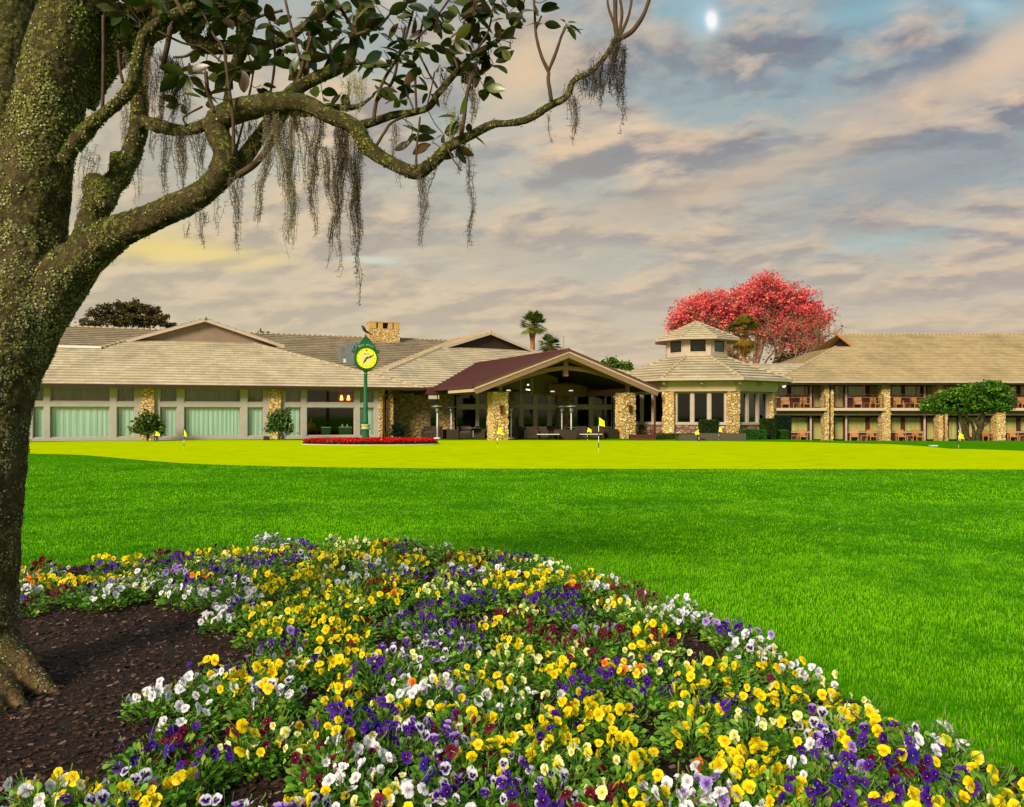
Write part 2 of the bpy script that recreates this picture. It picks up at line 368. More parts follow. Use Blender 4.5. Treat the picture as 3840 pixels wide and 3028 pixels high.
c = blob(c, 2668, 76, 26, 36, (1.0, 1.0, 1.0), 1.5, .2)
nsk = mixc(t, 1.0, sky.outputs[0], (.035, .035, .035), 'MULTIPLY')
c = mixc(t, .10, c, nsk, 'ADD')
t.links.new(c, bg.inputs[0]); bg.inputs[1].default_value = .77
w.cycles.sampling_method = 'MANUAL'; w.cycles.sample_map_resolution = 512

# ================================================================ ground
GREEN_EDGE = [(-60, 1690), (115, 1703), (300, 1708), (500, 1725), (700, 1740), (1000, 1750), (1400, 1757), (1900, 1760), (2600, 1761), (3300, 1762), (3900, 1764), (4500, 1772),
              (4500, 1720), (3840, 1693), (3650, 1686), (3560, 1684), (3470, 1676), (3350, 1668), (3200, 1664.5), (2950, 1659), (2500, 1654.5), (1900, 1652), (1400, 1652.5), (1000, 1652), (500, 1654), (115, 1660), (-60, 1664)]
BED_EDGE = [(-900, 2230), (-300, 2200), (40, 2170), (400, 2118), (1000, 2085), (1500, 2090), (1900, 2140), (2250, 2230), (2550, 2330), (2850, 2460), (3100, 2600), (3400, 2750), (3640, 2850), (3900, 2940), (4200, 3060), (4700, 3400), (4900, 4300), (-3000, 4300), (-3000, 2500)]
def mathpoly(pts): return np.array([ground(x, y)[:2] for x, y in pts])
GE, BE = mathpoly(GREEN_EDGE), mathpoly(BED_EDGE)
def inside(poly, x, y):
    x = np.asarray(x, float); y = np.asarray(y, float); c = np.zeros(x.shape, bool); j = len(poly)-1
    for i in range(len(poly)):
        xi, yi = poly[i]; xj, yj = poly[j]
        c ^= ((yi > y) != (yj > y)) & (x < (xj-xi)*(y-yi)/(yj-yi+1e-12)+xi); j = i
    return c
def smoothpoly(p, n=5):
    q = np.vstack([p[-1], p, p[0], p[1]]); o = []
    for i in range(1, len(q)-2):
        for k in range(n):
            s = k/n; o.append(.5*((2*q[i])+(-q[i-1]+q[i+1])*s+(2*q[i-1]-5*q[i]+4*q[i+1]-q[i+2])*s*s+(-q[i-1]+3*q[i]-3*q[i+1]+q[i+2])*s**3))
    return np.array(o)
def grassmat(name, c1, c2, c3, big=.35, fine=22, bump=.6):
    m, t, b, o = nt(name); v = coord(t)
    n1 = noise_(t, big, 5, v, .6); n2 = noise_(t, fine, 5, v, .7); n3 = noise_(t, big*5, 4, v, .6)
    a = mixc(t, ramp(t, n1, [(.35, 0.0), (.68, 1.0)]), c1, c2)
    a = mixc(t, ramp(t, n2, [(.35, .0), (.75, .8)]), a, c3)
    a = mixc(t, ramp(t, n3, [(.3, .35), (.55, 0.0)]), a, tuple(x*.5 for x in c1))
    t.links.new(a, b.inputs['Base Color']); b.inputs['Roughness'].default_value = .9; b.inputs['Specular IOR Level'].default_value = 0
    bump_(t, b, n2, bump, .03); return m
MT['lawn'] = grassmat('lawn_turf', lin(60, 126, 4), lin(76, 144, 6), lin(90, 158, 8))
MT['green'] = grassmat('putting_turf', lin(196, 216, 0), lin(186, 207, 0), lin(184, 206, 0), .22, 60, .15)
MT['mulch'] = M('mulch_soil', lin(40, 24, 18), .9, .5, 30, .9, 60, bdist=.02)
def sheet(name, pts, m, z, label=None, step=None):
    o = smoothpoly(pts) if len(pts) > 8 else pts
    B = Bulk(); B.add([(x, y, gz(x, y)+z) for x, y in o], [tuple(range(len(o)))]); ob = B.build(name, m); ob['kind'] = 'structure'
    tm = __import__('bmesh').new(); tm.from_mesh(ob.data); __import__('bmesh').ops.triangulate(tm, faces=tm.faces[:]); tm.to_mesh(ob.data); tm.free(); return ob
# ground sheet: fine grid near, coarse far, reaching the horizon
xs = np.concatenate([[-1500, -400, -150, -80], np.linspace(-50, 60, 56), [90, 160, 400, 1500]])
ys = np.concatenate([[-1200, -200, -40], np.linspace(-10, 100, 56), [130, 200, 500, 2500]])
gx, gy = np.meshgrid(xs, ys); gv = np.stack([gx, gy, np.vectorize(gz)(gx, gy)], -1).reshape(-1, 3); nx = len(xs)
fa = [(j*nx+i, j*nx+i+1, (j+1)*nx+i+1, (j+1)*nx+i) for j in range(len(ys)-1) for i in range(nx-1)]
B = Bulk(); B.add(gv, fa); go = B.build('ground', MT['lawn'], smooth=True); go['kind'] = 'structure'
sheet('putting_green', GE, MT['green'], .012)
# cut edge: the lawn grows a little higher than the green
gs = smoothpoly(GE)[:58]; B = Bulk()
# mulch bed sheet, gently mounded, as a grid clipped to the bed outline
bs = smoothpoly(BE); B = Bulk(); st = .11
gx = np.arange(-12, 8, st); gy = np.arange(1.4, 10.2, st); ins = inside(bs, *np.meshgrid(gx, gy)); nb = {}
def bed_z(x, y): return .022+.018*noise.noise(Vector((x*1.7, y*1.7, 0)))+.01*noise.noise(Vector((x*7, y*7, 3)))
vv = []; ff = []
for j in range(len(gy)-1):
    for i in range(len(gx)-1):
        if ins[j, i] or ins[j+1, i] or ins[j, i+1] or ins[j+1, i+1]:
            q = []
            for (a, b_) in ((i, j), (i+1, j), (i+1, j+1), (i, j+1)):
                if (a, b_) not in nb:
                    nb[(a, b_)] = len(vv); zz = bed_z(gx[a], gy[b_]) if ins[b_, a] else -.012
                    vv.append((gx[a], gy[b_], zz))
                q.append(nb[(a, b_)])
            ff.append(tuple(q))
B.add(vv, ff); mo = B.build('mulch_bed', MT['mulch'], smooth=True); mo['kind'] = 'structure'
def basis(dirv, upv):                                   # rotation matrices with y along dirv, z near upv
    y = dirv/np.linalg.norm(dirv, axis=1)[:, None]; x = np.cross(y, upv); x /= np.linalg.norm(x, axis=1)[:, None]+1e-9; z = np.cross(x, y)
    return np.stack([x, y, z], -1)
def rdir(n, zlo=-1, zhi=1):
    a = rng.uniform(0, 2*np.pi, n); z = rng.uniform(zlo, zhi, n); r = np.sqrt(np.maximum(0, 1-z*z)); return np.stack([r*np.cos(a), r*np.sin(a), z], -1)
# bark chips
n = 60000; pts = np.stack([rng.uniform(-4.5, 3.4, n), 2.9+(rng.random(n)**1.3)*6.2], -1)
pts = pts[inside(bs, pts[:, 0], pts[:, 1])]; pts = pts[np.abs(pts[:, 0]) < pts[:, 1]*.72]; n = len(pts)
zz = np.array([bed_z(x, y) for x, y in pts])+rng.uniform(.0, .012, n)
chip = [(-.35, -1, 0), (.4, -.9, .1), (.5, .8, 0), (0, 1.1, .15), (-.45, .7, 0)]
rot = basis(rdir(n, -.25, .25)*1.0, rdir(n, .75, 1)); sz = rng.uniform(.006, .019, n)
cc = np.array(lin(62, 40, 32))[None]*rng.uniform(.35, 1.7, n)[:, None]; k = rng.random(n) < .12; cc[k] = np.array(lin(128, 104, 92))*rng.uniform(.5, 1.2, (k.sum(), 1))
B = Bulk(); B.scatter(chip, [(0, 1, 2, 3, 4)], np.column_stack([pts, zz]), rot, sz, cc)
MT['chips'] = colmat('bark_chips', .75, .3)
o = B.build('mulch_chips', MT['chips']); tag(o, 'dark brown shredded bark mulch spread around the tree and pansies', 'mulch', kind='stuff')
# lawn blades
def blades(x0, x1, y0, y1, n, h, wd, name=None):
    yy = np.sqrt(rng.uniform(y0**2, y1**2, n)); xx = rng.uniform(-1.0, 1.0, n)*yy
    k = (xx > x0) & (xx < x1) & ~inside(bs, xx, yy) & ~inside(smoothpoly(GE), xx, yy); return xx[k], yy[k]
B = Bulk(); MT['blade'] = colmat('grass_blades', .6, .15, .3)
blade = [(-.5, 0, 0), (.5, 0, 0), (.42, .12, .55), (-.42, .12, .55), (0, .42, 1.0)]
bf = [(0, 1, 2, 3), (3, 2, 4)]
for (y0, y1, nn, h, wd) in ((1.6, 5.2, 170000, .030, .0032), (5.2, 8.5, 185000, .032, .0045), (8.5, 14, 165000, .032, .008), (14, 25, 150000, .03, .014), (25, 34, 26000, .03, .02)):
    xx, yy = blades(-40, 40, y0, y1, nn, h, wd); n = len(xx)
    ang = rng.uniform(0, 2*np.pi, n); lean = rng.uniform(.1, 1.0, n)
    rot = np.zeros((n, 3, 3)); rot[:, 0, 0] = np.cos(ang); rot[:, 1, 0] = np.sin(ang); rot[:, 0, 1] = -np.sin(ang)*lean; rot[:, 1, 1] = np.cos(ang)*lean; rot[:, 2, 2] = 1
    hs = h*rng.uniform(.55, 1.25, n); sc3 = np.stack([wd*rng.uniform(.7, 1.3, n), hs, hs], -1)
    pn = np.array([noise.noise(Vector((x*.9, y*.9, 0)))+1.05*noise.noise(Vector((x*.26, y*.5, 5)))+1.0*noise.noise(Vector((x*3.5, y*3.5, 9)))+.7*noise.noise(Vector((x*9, y*9, 2))) for x, y in zip(xx, yy)])
    f = np.clip(.52+pn*.62+rng.normal(0, .2, n), 0, 1)[:, None]
    col = np.array(lin(68, 148, 3))*(1-f)+np.array(lin(142, 214, 6))*f
    k = rng.random(n) < .05; col[k] = np.array(lin(176, 196, 70))
    B.scatter(blade, bf, np.column_stack([xx, yy, np.zeros(n)]), rot, sc3, col, np.repeat([[.3, .42, .3], [.3, .42, .3], [.85, .95, .85], [.85, .95, .85], [1.15]*3], 1, 0))  # blade feet tinted dark: shade deep in the turf painted into the colour
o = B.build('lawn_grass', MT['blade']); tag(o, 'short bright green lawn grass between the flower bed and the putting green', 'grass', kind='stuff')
# ================================================================ magnolia in the left foreground
def barkmat(name, l1, l2, base, amt=.5, moss=.0, sc_=1.0):
    m, t, b, o = nt(name); v = coord(t)
    w1 = N(t, 'TexNoise', _Scale=9*sc_, _Detail=4); t.links.new(v, w1.inputs[0])
    vm = N(t, 'VectorMath', operation='MULTIPLY_ADD'); vm.inputs[1].default_value = (.09, .09, .09); t.links.new(w1.outputs['Color'], vm.inputs[0]); t.links.new(v, vm.inputs[2])
    a = noise_(t, 34*sc_, 5, vm.outputs[0], .6); bb = noise_(t, 4*sc_, 5, v, .6); c_ = noise_(t, 60*sc_, 4, vm.outputs[0], .6); d_ = noise_(t, 12*sc_, 5, vm.outputs[0], .65)
    col = mixc(t, ramp(t, d_, [(.35, 0.0), (.65, 1.0)]), tuple(x*.35 for x in base), base)
    f1 = math_(t, 'MULTIPLY', ramp(t, a, [(.49, 0.0), (.55, 1.0)]), ramp(t, bb, [(.5-amt*.3, 0.0), (.62-amt*.2, 1.0)]))
    col = mixc(t, f1, col, l1)
    f2 = math_(t, 'MULTIPLY', ramp(t, c_, [(.56, 0.0), (.61, 1.0)]), ramp(t, d_, [(.4, 0.0), (.55, 1.0)]))
    col = mixc(t, f2, col, l2)
    if moss:
        g = N(t, 'NewGeometry'); sx = N(t, 'SeparateXYZ'); t.links.new(g.outputs['Normal'], sx.inputs[0])
        mf = math_(t, 'MULTIPLY', ramp(t, math_(t, 'ADD', math_(t, 'MULTIPLY', sx.outputs[2], .5), math_(t, 'MULTIPLY', bb, .9)), [(.42, 0.0), (.7, 1.0)]), moss)
        col = mixc(t, mf, col, mixc(t, ramp(t, a, [(.4, 0.0), (.6, 1.0)]), lin(44, 58, 12), lin(92, 100, 38)))
    if name == 'lichened_bark':                        # sandy bare wood near the soil
        sz_ = N(t, 'SeparateXYZ'); t.links.new(v, sz_.inputs[0])
        lo_ = ramp(t, math_(t, 'ADD', sz_.outputs[2], math_(t, 'MULTIPLY', bb, .5)), [(.38, .85), (.62, 0.0)]); col = mixc(t, lo_, col, mixc(t, a, lin(138, 108, 72), lin(92, 72, 48)))
    t.links.new(col, b.inputs['Base Color']); b.inputs['Roughness'].default_value = .9; b.inputs['Specular IOR Level'].default_value = .15
    bump_(t, b, math_(t, 'ADD', math_(t, 'ADD', f1, math_(t, 'MULTIPLY', f2, .6)), math_(t, 'MULTIPLY', d_, 1.6)), 1.0, .014); return m
MT['bark'] = barkmat('lichened_bark', lin(122, 116, 58), lin(146, 134, 100), lin(94, 78, 50), .35, .45)
MT['barkdark'] = barkmat('dark_brown_bark', lin(96, 102, 60), lin(150, 150, 104), lin(64, 50, 30), .3)  # darker brown bark tone, used on the umbrella tree trunk
MT['limb'] = barkmat('mossy_bark', lin(118, 116, 62), lin(160, 154, 110), lin(80, 62, 40), .3, .7)
MT['twig'] = M('brown_twig', lin(84, 62, 46), .8, .3, 20, .3, 60)
TREE = ground(-90, 2600); TREE[2] = 0
tree = thing('magnolia_tree', 'huge lichen covered magnolia tree at left with mossy spreading limbs over the mulch bed', 'tree', TREE)
def pth(pts, n=6):                                     # (px, py, radius px, distance)
    a = np.array(pts, float); c = catmull(a, n); return np.array([P(x, y, d) for x, y, r, d in c]), np.array([r*d/FPX for x, y, r, d in c])
def limb(name, pts, nseg=20, m='limb', bump=.012, seed=0, parent=tree, n=8, bs=9):
    p, r = pth(pts, n); B = Bulk(); B.tube(p, r, nseg, bump=bump, bs=bs, seed=seed); return B.build(name, MT[m], parent, True)
d0 = 4.45
FUSE = Bulk()
def add(pts, nseg=20, n=6, k=.9, cap=True):
    p, r = pth(pts, n); FUSE.tube(p, r*k, nseg, cap=cap)
add([(-60, 2760, 240, d0), (-66, 2600, 215, d0), (-78, 2480, 172, d0), (-80, 2380, 156, d0), (-82, 2250, 147, d0), (-72, 2036, 149, d0), (-62, 1850, 154, d0), (-52, 1700, 157, d0), (-44, 1568, 160, d0), (-28, 1475, 162, d0), (-8, 1381, 170, d0), (26, 1287, 178, d0),
     (60, 1180, 186, d0), (80, 1050, 180, d0), (92, 843, 168, d0), (114, 703, 158, d0), (140, 562, 144, d0), (178, 422, 137, d0), (226, 211, 137, d0), (286, 0, 118, d0), (330, -200, 104, d0), (360, -500, 88, d0)], 48, 14, .87)
for pts in [[(-70, 2400, 90, 4.4), (20, 2490, 88, 4.36), (110, 2552, 62, 4.33), (200, 2596, 30, 4.32), (262, 2618, 10, 4.32)], [(-40, 2360, 70, 4.5), (40, 2440, 62, 4.6), (110, 2490, 40, 4.75), (170, 2490, 14, 4.95)],
            [(-90, 2440, 100, 4.4), (-20, 2590, 90, 4.2), (60, 2650, 40, 4.12), (110, 2690, 10, 4.08)], [(-90, 2450, 100, 4.4), (-60, 2640, 90, 4.1), (-30, 2760, 40, 3.9)], [(-150, 2450, 100, 4.4), (-260, 2560, 80, 4.3), (-380, 2640, 40, 4.2)]]: add(pts, 18, 6, .9)
add([(-140, 1000, 105, 4.85), (-70, 640, 105, 5.0), (-20, 400, 108, 5.1), (20, 150, 106, 5.15), (50, 0, 100, 5.2), (90, -300, 90, 5.2)], 24, 8)
add([(60, 600, 40, 5.2), (95, 300, 42, 5.3), (110, 100, 44, 5.35), (130, -200, 40, 5.4)], 14)
L = [
 ('great', [(30, 1380, 110, 4.46), (88, 1240, 124, 4.46), (182, 1110, 116, 4.44), (300, 982, 88, 4.4), (425, 880, 66, 4.33), (581, 811, 54, 4.26), (731, 742, 48, 4.2), (800, 690, 50, 4.18), (832, 640, 50, 4.16), (846, 575, 48, 4.15), (818, 510, 46, 4.15), (818, 455, 46, 4.15), (866, 424, 46, 4.12), (960, 400, 44, 4.1), (1060, 384, 40, 4.05), (1150, 392, 35, 4.02), (1230, 432, 32, 4.0), (1330, 478, 31, 3.98), (1374, 548, 30, 3.96), (1440, 598, 26, 3.95), (1510, 632, 26, 3.94), (1566, 648, 28, 3.93), (1622, 612, 26, 3.92), (1680, 553, 24, 3.9), (1769, 506, 20, 3.88), (1850, 466, 18, 3.86), (1900, 464, 15, 3.84), (1980, 448, 15, 3.82), (2060, 398, 15, 3.8), (2125, 363, 15, 3.78), (2152, 302, 14, 3.76), (2217, 270, 13, 3.74), (2272, 208, 12, 3.72), (2312, 140, 11, 3.7)]),
 ('a', [(780, 720, 30, 4.2), (880, 630, 34, 4.24), (940, 560, 30, 4.28), (984, 492, 26, 4.3), (1040, 400, 24, 4.2)]),
 ('b', [(270, 1000, 66, 4.4), (330, 900, 66, 4.42), (352, 800, 56, 4.45), (392, 730, 50, 4.48), (446, 668, 42, 4.5), (476, 620, 38, 4.5), (508, 530, 36, 4.5), (524, 448, 33, 4.5), (524, 340, 28, 4.5), (540, 240, 24, 4.5), (570, 120, 22, 4.5), (600, -40, 20, 4.5)]),
 ('c', [(240, 600, 26, 4.36), (296, 520, 28, 4.25), (365, 450, 27, 4.2), (448, 380, 27, 4.15), (498, 305, 26, 4.1), (516, 210, 26, 4.1), (545, 130, 27, 4.1), (620, 70, 24, 4.1), (740, 20, 20, 4.1)]),
 ('d', [(320, 400, 36, 4.6), (380, 260, 60, 4.6), (450, 150, 76, 4.62), (560, 90, 66, 4.65), (690, 40, 52, 4.7), (800, -10, 40, 4.7), (900, -60, 30, 4.7)]),
 ('e', [(530, 455, 26, 4.45), (600, 476, 25, 4.4), (680, 490, 24, 4.35), (760, 472, 24, 4.3), (820, 440, 26, 4.2)]),
 ('f', [(1060, 384, 30, 4.05), (1110, 335, 28, 4.1), (1180, 296, 26, 4.12), (1268, 256, 24, 4.15), (1308, 226, 22, 4.15), (1334, 132, 19, 4.15), (1352, 40, 16, 4.15), (1370, -60, 14, 4.15)]),
 ('g', [(700, 120, 34, 4.5), (760, 170, 32, 4.45), (860, 178, 28, 4.45), (960, 180, 24, 4.45), (1060, 150, 20, 4.45), (1150, 90, 16, 4.45), (1210, 10, 13, 4.45)]),
 ('h', [(1330, 478, 18, 3.98), (1400, 458, 17, 3.97), (1480, 432, 15, 3.96), (1558, 421, 14, 3.95), (1612, 400, 14, 3.94), (1640, 356, 13, 3.93), (1676, 314, 12, 3.92), (1718, 262, 11, 3.9), (1772, 210, 10, 3.9), (1858, 158, 9, 3.9), (1918, 108, 7, 3.9), (1950, 66, 6, 3.9), (1966, -10, 5, 3.9)]),
 ('i', [(930, -20, 40, 4.3), (920, 90, 34, 4.3), (905, 190, 26, 4.3), (860, 300, 18, 4.3), (845, 420, 16, 4.25)]),
 ('j', [(1130, 392, 20, 4.02), (1180, 410, 17, 4.1), (1260, 404, 15, 4.15), (1340, 400, 11, 4.2), (1400, 360, 7, 4.2)])]
for nm, pts in L:
    if nm not in 'h': add(pts, 16, 6, .95)
add([(360, 700, 56, 4.42), (388, 738, 54, 4.3), (404, 758, 30, 4.24)], 16, 4); add([(440, 640, 30, 4.48), (436, 596, 22, 4.46), (434, 574, 14, 4.44)], 12, 4)
limb('limb', dict(L)['h'], 12, 'limb', .004, 40)
# fuse trunk, roots and heavy limbs into one skin, then roughen it
tmp = FUSE.build('trunk', MT['bark']); md = tmp.modifiers.new('fuse', 'REMESH'); md.mode = 'VOXEL'; md.voxel_size = .0085; sm_ = tmp.modifiers.new('smooth', 'SMOOTH'); sm_.iterations = 6; sm_.factor = .6
bpy.context.view_layer.update(); me = bpy.data.meshes.new_from_object(tmp.evaluated_get(bpy.context.evaluated_depsgraph_get())); bpy.data.objects.remove(tmp)
nv = len(me.vertices); V_ = np.zeros(nv*3); me.vertices.foreach_get('co', V_); V_ = V_.reshape(-1, 3); Nn = np.zeros(nv*3); me.vertices.foreach_get('normal', Nn); Nn = Nn.reshape(-1, 3)
thick = np.clip((-V_[:, 0]-1.2)/1.2, 0, 1)              # heavy wood lies to the left
disp = np.array([noise.noise(Vector((p[0]*5, p[1]*5, p[2]*2.2)))*.9+noise.noise(Vector((p[0]*17, p[1]*17, p[2]*8)))*.55+noise.noise(Vector(p)*42)*.38 for p in V_])
disp = disp*(.004+.012*thick); V_ = V_+Nn*disp[:, None]; me.vertices.foreach_set('co', (V_-TREE).ravel()); me.update(); me.polygons.foreach_set('use_smooth', np.ones(len(me.polygons), bool))
me.materials.clear(); me.materials.append(MT['bark']); trunk = bpy.data.objects.new('trunk', me); COL.objects.link(trunk); trunk.parent = tree
# lichen and moss flakes growing on the bark
w_ = np.where(V_[:, 0] < -1.9, 1.0, .55)*np.clip(.25+1.2*(np.array([noise.noise(Vector(p)*3.1)+1.3*noise.noise(Vector(p)*13) for p in V_])+.15), .03, 2)
w_ *= np.where((V_[:, 2] > 3.2) & (V_[:, 0] < -1.9), 1.5, 1); w_[(V_[:, 2] < .35)] *= .25; w_[V_[:, 1] > 4.75] = 0
n = 56000; ix = rng.choice(nv, n, p=w_/w_.sum()); ps, nn = V_[ix]+rng.normal(0, .003, (n, 3)), Nn[ix]
FK = [(-.5, -.3, .0), (.1, -.6, .12), (.55, -.1, .0), (.3, .45, .14), (-.15, .55, .0), (-.6, .2, .12)]
tang = np.cross(nn, rdir(n)); rot = basis(tang+rng.normal(0, .22, (n, 3)), nn+rng.normal(0, .3, (n, 3)))
hz_ = np.clip((ps[:, 2]-1.4)/2.2, 0, 1); lf = np.clip((-ps[:, 0]-1.7)/1.0, 0, 1)
q1 = rng.random(n); col = np.where((q1 < .55)[:, None], np.array(lin(142, 138, 70)), np.where((q1 < .8)[:, None], np.array(lin(184, 184, 126)), np.array(lin(100, 98, 42))))
k = (rng.random(n) > .35+.65*hz_) & (lf > .1); col[k] = np.array(lin(158, 154, 122))
mossy = (nn[:, 2] > rng.uniform(-.6, .9, n)) & (lf < .75); col[mossy] = np.where(rng.random((mossy.sum(), 1)) < .6, np.array(lin(70, 94, 20)), np.array(lin(112, 124, 42)))
szf = np.minimum(rng.gamma(2.2, .0030, n)*(.75+.5*lf), .0105)
B = Bulk(); B.scatter(FK, [(0, 1, 2, 3, 4, 5)], ps+nn*.002, rot, szf, col*rng.uniform(.45, 1.25, (n, 1))); MT['lichen'] = colmat('lichen_flakes', .9, .05)
o = B.build('lichen', MT['lichen'], tree); o['kind'] = 'stuff'
TW = [[(890, 660, 13), (960, 612, 12), (1019, 534, 12), (1060, 450, 11), (1096, 394, 10), (1130, 310, 9), (1152, 267, 8), (1166, 112, 5)], [(388, 60, 6), (388, 250, 6), (384, 412, 6)], [(444, 190, 5), (450, 260, 5), (460, 312, 5)], [(640, 100, 11), (622, 200, 10), (606, 260, 9)], [(560, 100, 4), (680, 160, 4), (760, 180, 4), (840, 240, 4)],
 [(740, 0, 4), (800, 130, 4), (838, 184, 5), (858, 330, 6), (874, 450, 6), (876, 582, 7)], [(970, 160, 3), (936, 350, 4), (912, 460, 4), (886, 560, 5)], [(1190, 60, 5), (1150, 200, 7), (1110, 320, 9), (1060, 420, 10), (1010, 480, 10)],
 [(772, 270, 7), (780, 350, 7), (805, 425, 8)], [(1000, 40, 5), (1030, 180, 5), (1020, 320, 5), (990, 400, 5)], [(1260, 0, 5), (1300, 70, 6), (1340, 130, 6)], [(1400, 458, 8), (1412, 380, 7), (1440, 300, 6), (1500, 200, 6), (1530, 110, 5), (1560, 0, 4)],
 [(1412, 380, 6), (1470, 310, 6), (1494, 220, 5), (1520, 100, 5)], [(1412, 545, 6), (1440, 500, 5), (1470, 460, 5), (1530, 432, 5)], [(1560, 632, 6), (1562, 560, 4), (1568, 505, 4), (1575, 440, 4)], [(1562, 420, 5), (1558, 330, 5), (1556, 250, 4)],
 [(1552, 415, 4), (1534, 370, 3), (1520, 330, 3)], [(1600, 405, 4), (1618, 330, 3), (1630, 270, 3)], [(1728, 520, 9), (1742, 430, 8), (1750, 360, 8), (1768, 290, 7), (1790, 230, 6)], [(2068, 380, 9), (2056, 300, 8), (2056, 268, 8), (2030, 210, 7), (2010, 130, 6), (2005, 40, 5), (2000, -20, 5)],
 [(2056, 268, 6), (2084, 200, 6), (2104, 140, 5), (2120, 105, 4)], [(2312, 145, 6), (2302, 90, 5), (2282, 30, 4), (2276, -20, 4)], [(2314, 145, 8), (2308, 80, 8), (2307, 0, 8), (2307, -40, 8)], [(2320, 140, 7), (2332, 60, 6), (2326, 0, 5), (2320, -30, 5)],
 [(2322, 140, 6), (2350, 80, 6), (2364, 30, 5), (2370, -20, 5)], [(2318, 148, 10), (2368, 120, 10), (2410, 62, 9), (2434, 0, 8), (2442, -40, 8)], [(1500, 200, 4), (1580, 130, 4), (1640, 60, 4), (1690, -10, 4)], [(1640, 330, 4), (1600, 260, 4), (1570, 180, 4), (1590, 60, 4)],
 [(1718, 262, 5), (1700, 180, 5), (1740, 90, 4), (1760, 0, 4)], [(1772, 210, 5), (1830, 120, 4), (1850, 20, 4)], [(1150, 300, 6), (1120, 200, 6), (1090, 90, 5), (1070, 0, 5)], [(1200, 290, 5), (1240, 190, 5), (1200, 90, 4)], [(690, 60, 8), (660, 0, 8)],
 [(900, 100, 6), (980, 60, 5), (1060, 40, 5)], [(760, 170, 6), (700, 210, 5), (650, 215, 4)], [(1334, 132, 6), (1420, 100, 5), (1480, 30, 4)], [(1268, 256, 6), (1340, 240, 5), (1420, 230, 4)], [(1870, 150, 5), (1900, 110, 4)], [(2010, 110, 4), (2030, 60, 4)],
 [(700, 470, 5), (690, 440, 4), (760, 400, 4)], [(1680, 560, 4), (1700, 600, 3), (1730, 640, 3)]]
TP_ = []
for k, tw in enumerate(TW):
    d = 4.15+.15*math.sin(k*2.3) if tw[0][0] < 1350 else 3.9+.06*math.sin(k*1.7)
    if tw[0][0] > 2000: d = 3.74
    p, r = pth([(x, y, rr, d) for x, y, rr in tw], 5); B = Bulk(); B.tube(p, r*rng.uniform(.9, 1.1), 6, bump=.0015, bs=40, seed=k); B.build('twig', MT['twig'], tree, True); TP_.append(p)
for nm, pts in L: TP_.append(pth(pts, 4)[0])
TP_ = np.concatenate(TP_)
# big leathery leaves, each folded along its midrib
def leaf_template(n=5):
    v = []; prof = [0, .30, .45, .47, .38, .18, 0]; ys = [0, .16, .34, .52, .72, .9, 1.0]
    for yv, wv in zip(ys, prof):
        zc = -.10*(yv-.2)**2*1.4; v += [(-wv*.5, yv, zc+wv*.11), (0, yv, zc), (wv*.5, yv, zc+wv*.11)]
    f = []
    for i in range(6):
        a = i*3; f += [(a, a+1, a+4, a+3), (a+1, a+2, a+5, a+4)]
    return v, f
LV, LF = leaf_template()
MT['leaf'] = colmat('glossy_magnolia_leaf', .32, .5, .12)
cl = []                                                # whorls (px, py, count, length px, spread)
for c_ in [(1568, 500, 5, 78), (1540, 525, 2, 74), (1620, 535, 3, 72), (1660, 500, 4, 78), (1700, 560, 3, 76), (1712, 592, 3, 84), (1500, 372, 4, 66), (1476, 330, 4, 70), (1534, 330, 3, 64), (1572, 250, 5, 70), (1610, 345, 4, 60), (1650, 245, 5, 62),
           (1790, 235, 6, 82), (1820, 280, 5, 84), (1840, 200, 6, 76), (1870, 150, 6, 70), (1920, 130, 5, 66), (1900, 70, 5, 74), (1850, 50, 5, 72), (1800, 110, 6, 76), (1760, 160, 6, 74), (1700, 150, 5, 76), (1650, 90, 5, 70), (1600, 120, 5, 74), (1540, 180, 5, 74), (1560, 60, 5, 72), (1620, 20, 5, 70),
           (1720, 60, 5, 72), (1780, 20, 5, 76), (1480, 130, 5, 72), (1450, 60, 5, 76), (1440, 190, 5, 72), (1410, 250, 4, 70), (1960, 60, 4, 62), (2020, 45, 4, 70), (2032, 88, 2, 58), (2122, 88, 5, 52), (2140, 120, 2, 48), (2060, -5, 3, 60), (1890, 10, 4, 70), (1720, 440, 3, 70), (1765, 506, 2, 60), (1505, 205, 4, 70), (1670, 170, 4, 62), (1730, 280, 4, 76), (1850, 240, 4, 80), (1815, 330, 3, 84), (1780, 60, 5, 74), (1830, 10, 5, 74), (1690, 10, 5, 70), (1520, 20, 5, 72), (1500, 80, 5, 72), (1580, 170, 4, 70), (1610, 60, 4, 74), (1460, 240, 4, 72), (1420, 120, 5, 74), (1540, 280, 3, 66), (1880, 180, 4, 66), (1425, 330, 3, 70), (1690, 210, 4, 66)]: cl.append(c_)
for k in range(50):                                   # denser shaded canopy towards the trunk
    x = rng.uniform(620, 1420); y = rng.uniform(-80, 1)*.3+rng.uniform(0, 300)*(1.05-.0003*(x-700)); cl.append((x, y, int(rng.integers(4, 7)), rng.uniform(66, 92)))
for k in range(16): cl.append((rng.uniform(640, 1300), rng.uniform(260, 420), int(rng.integers(2, 4)), rng.uniform(56, 80)))
for k in range(46): cl.append((rng.uniform(390, 860), rng.uniform(-100, 60), 6, rng.uniform(66, 96)))
B = Bulk()
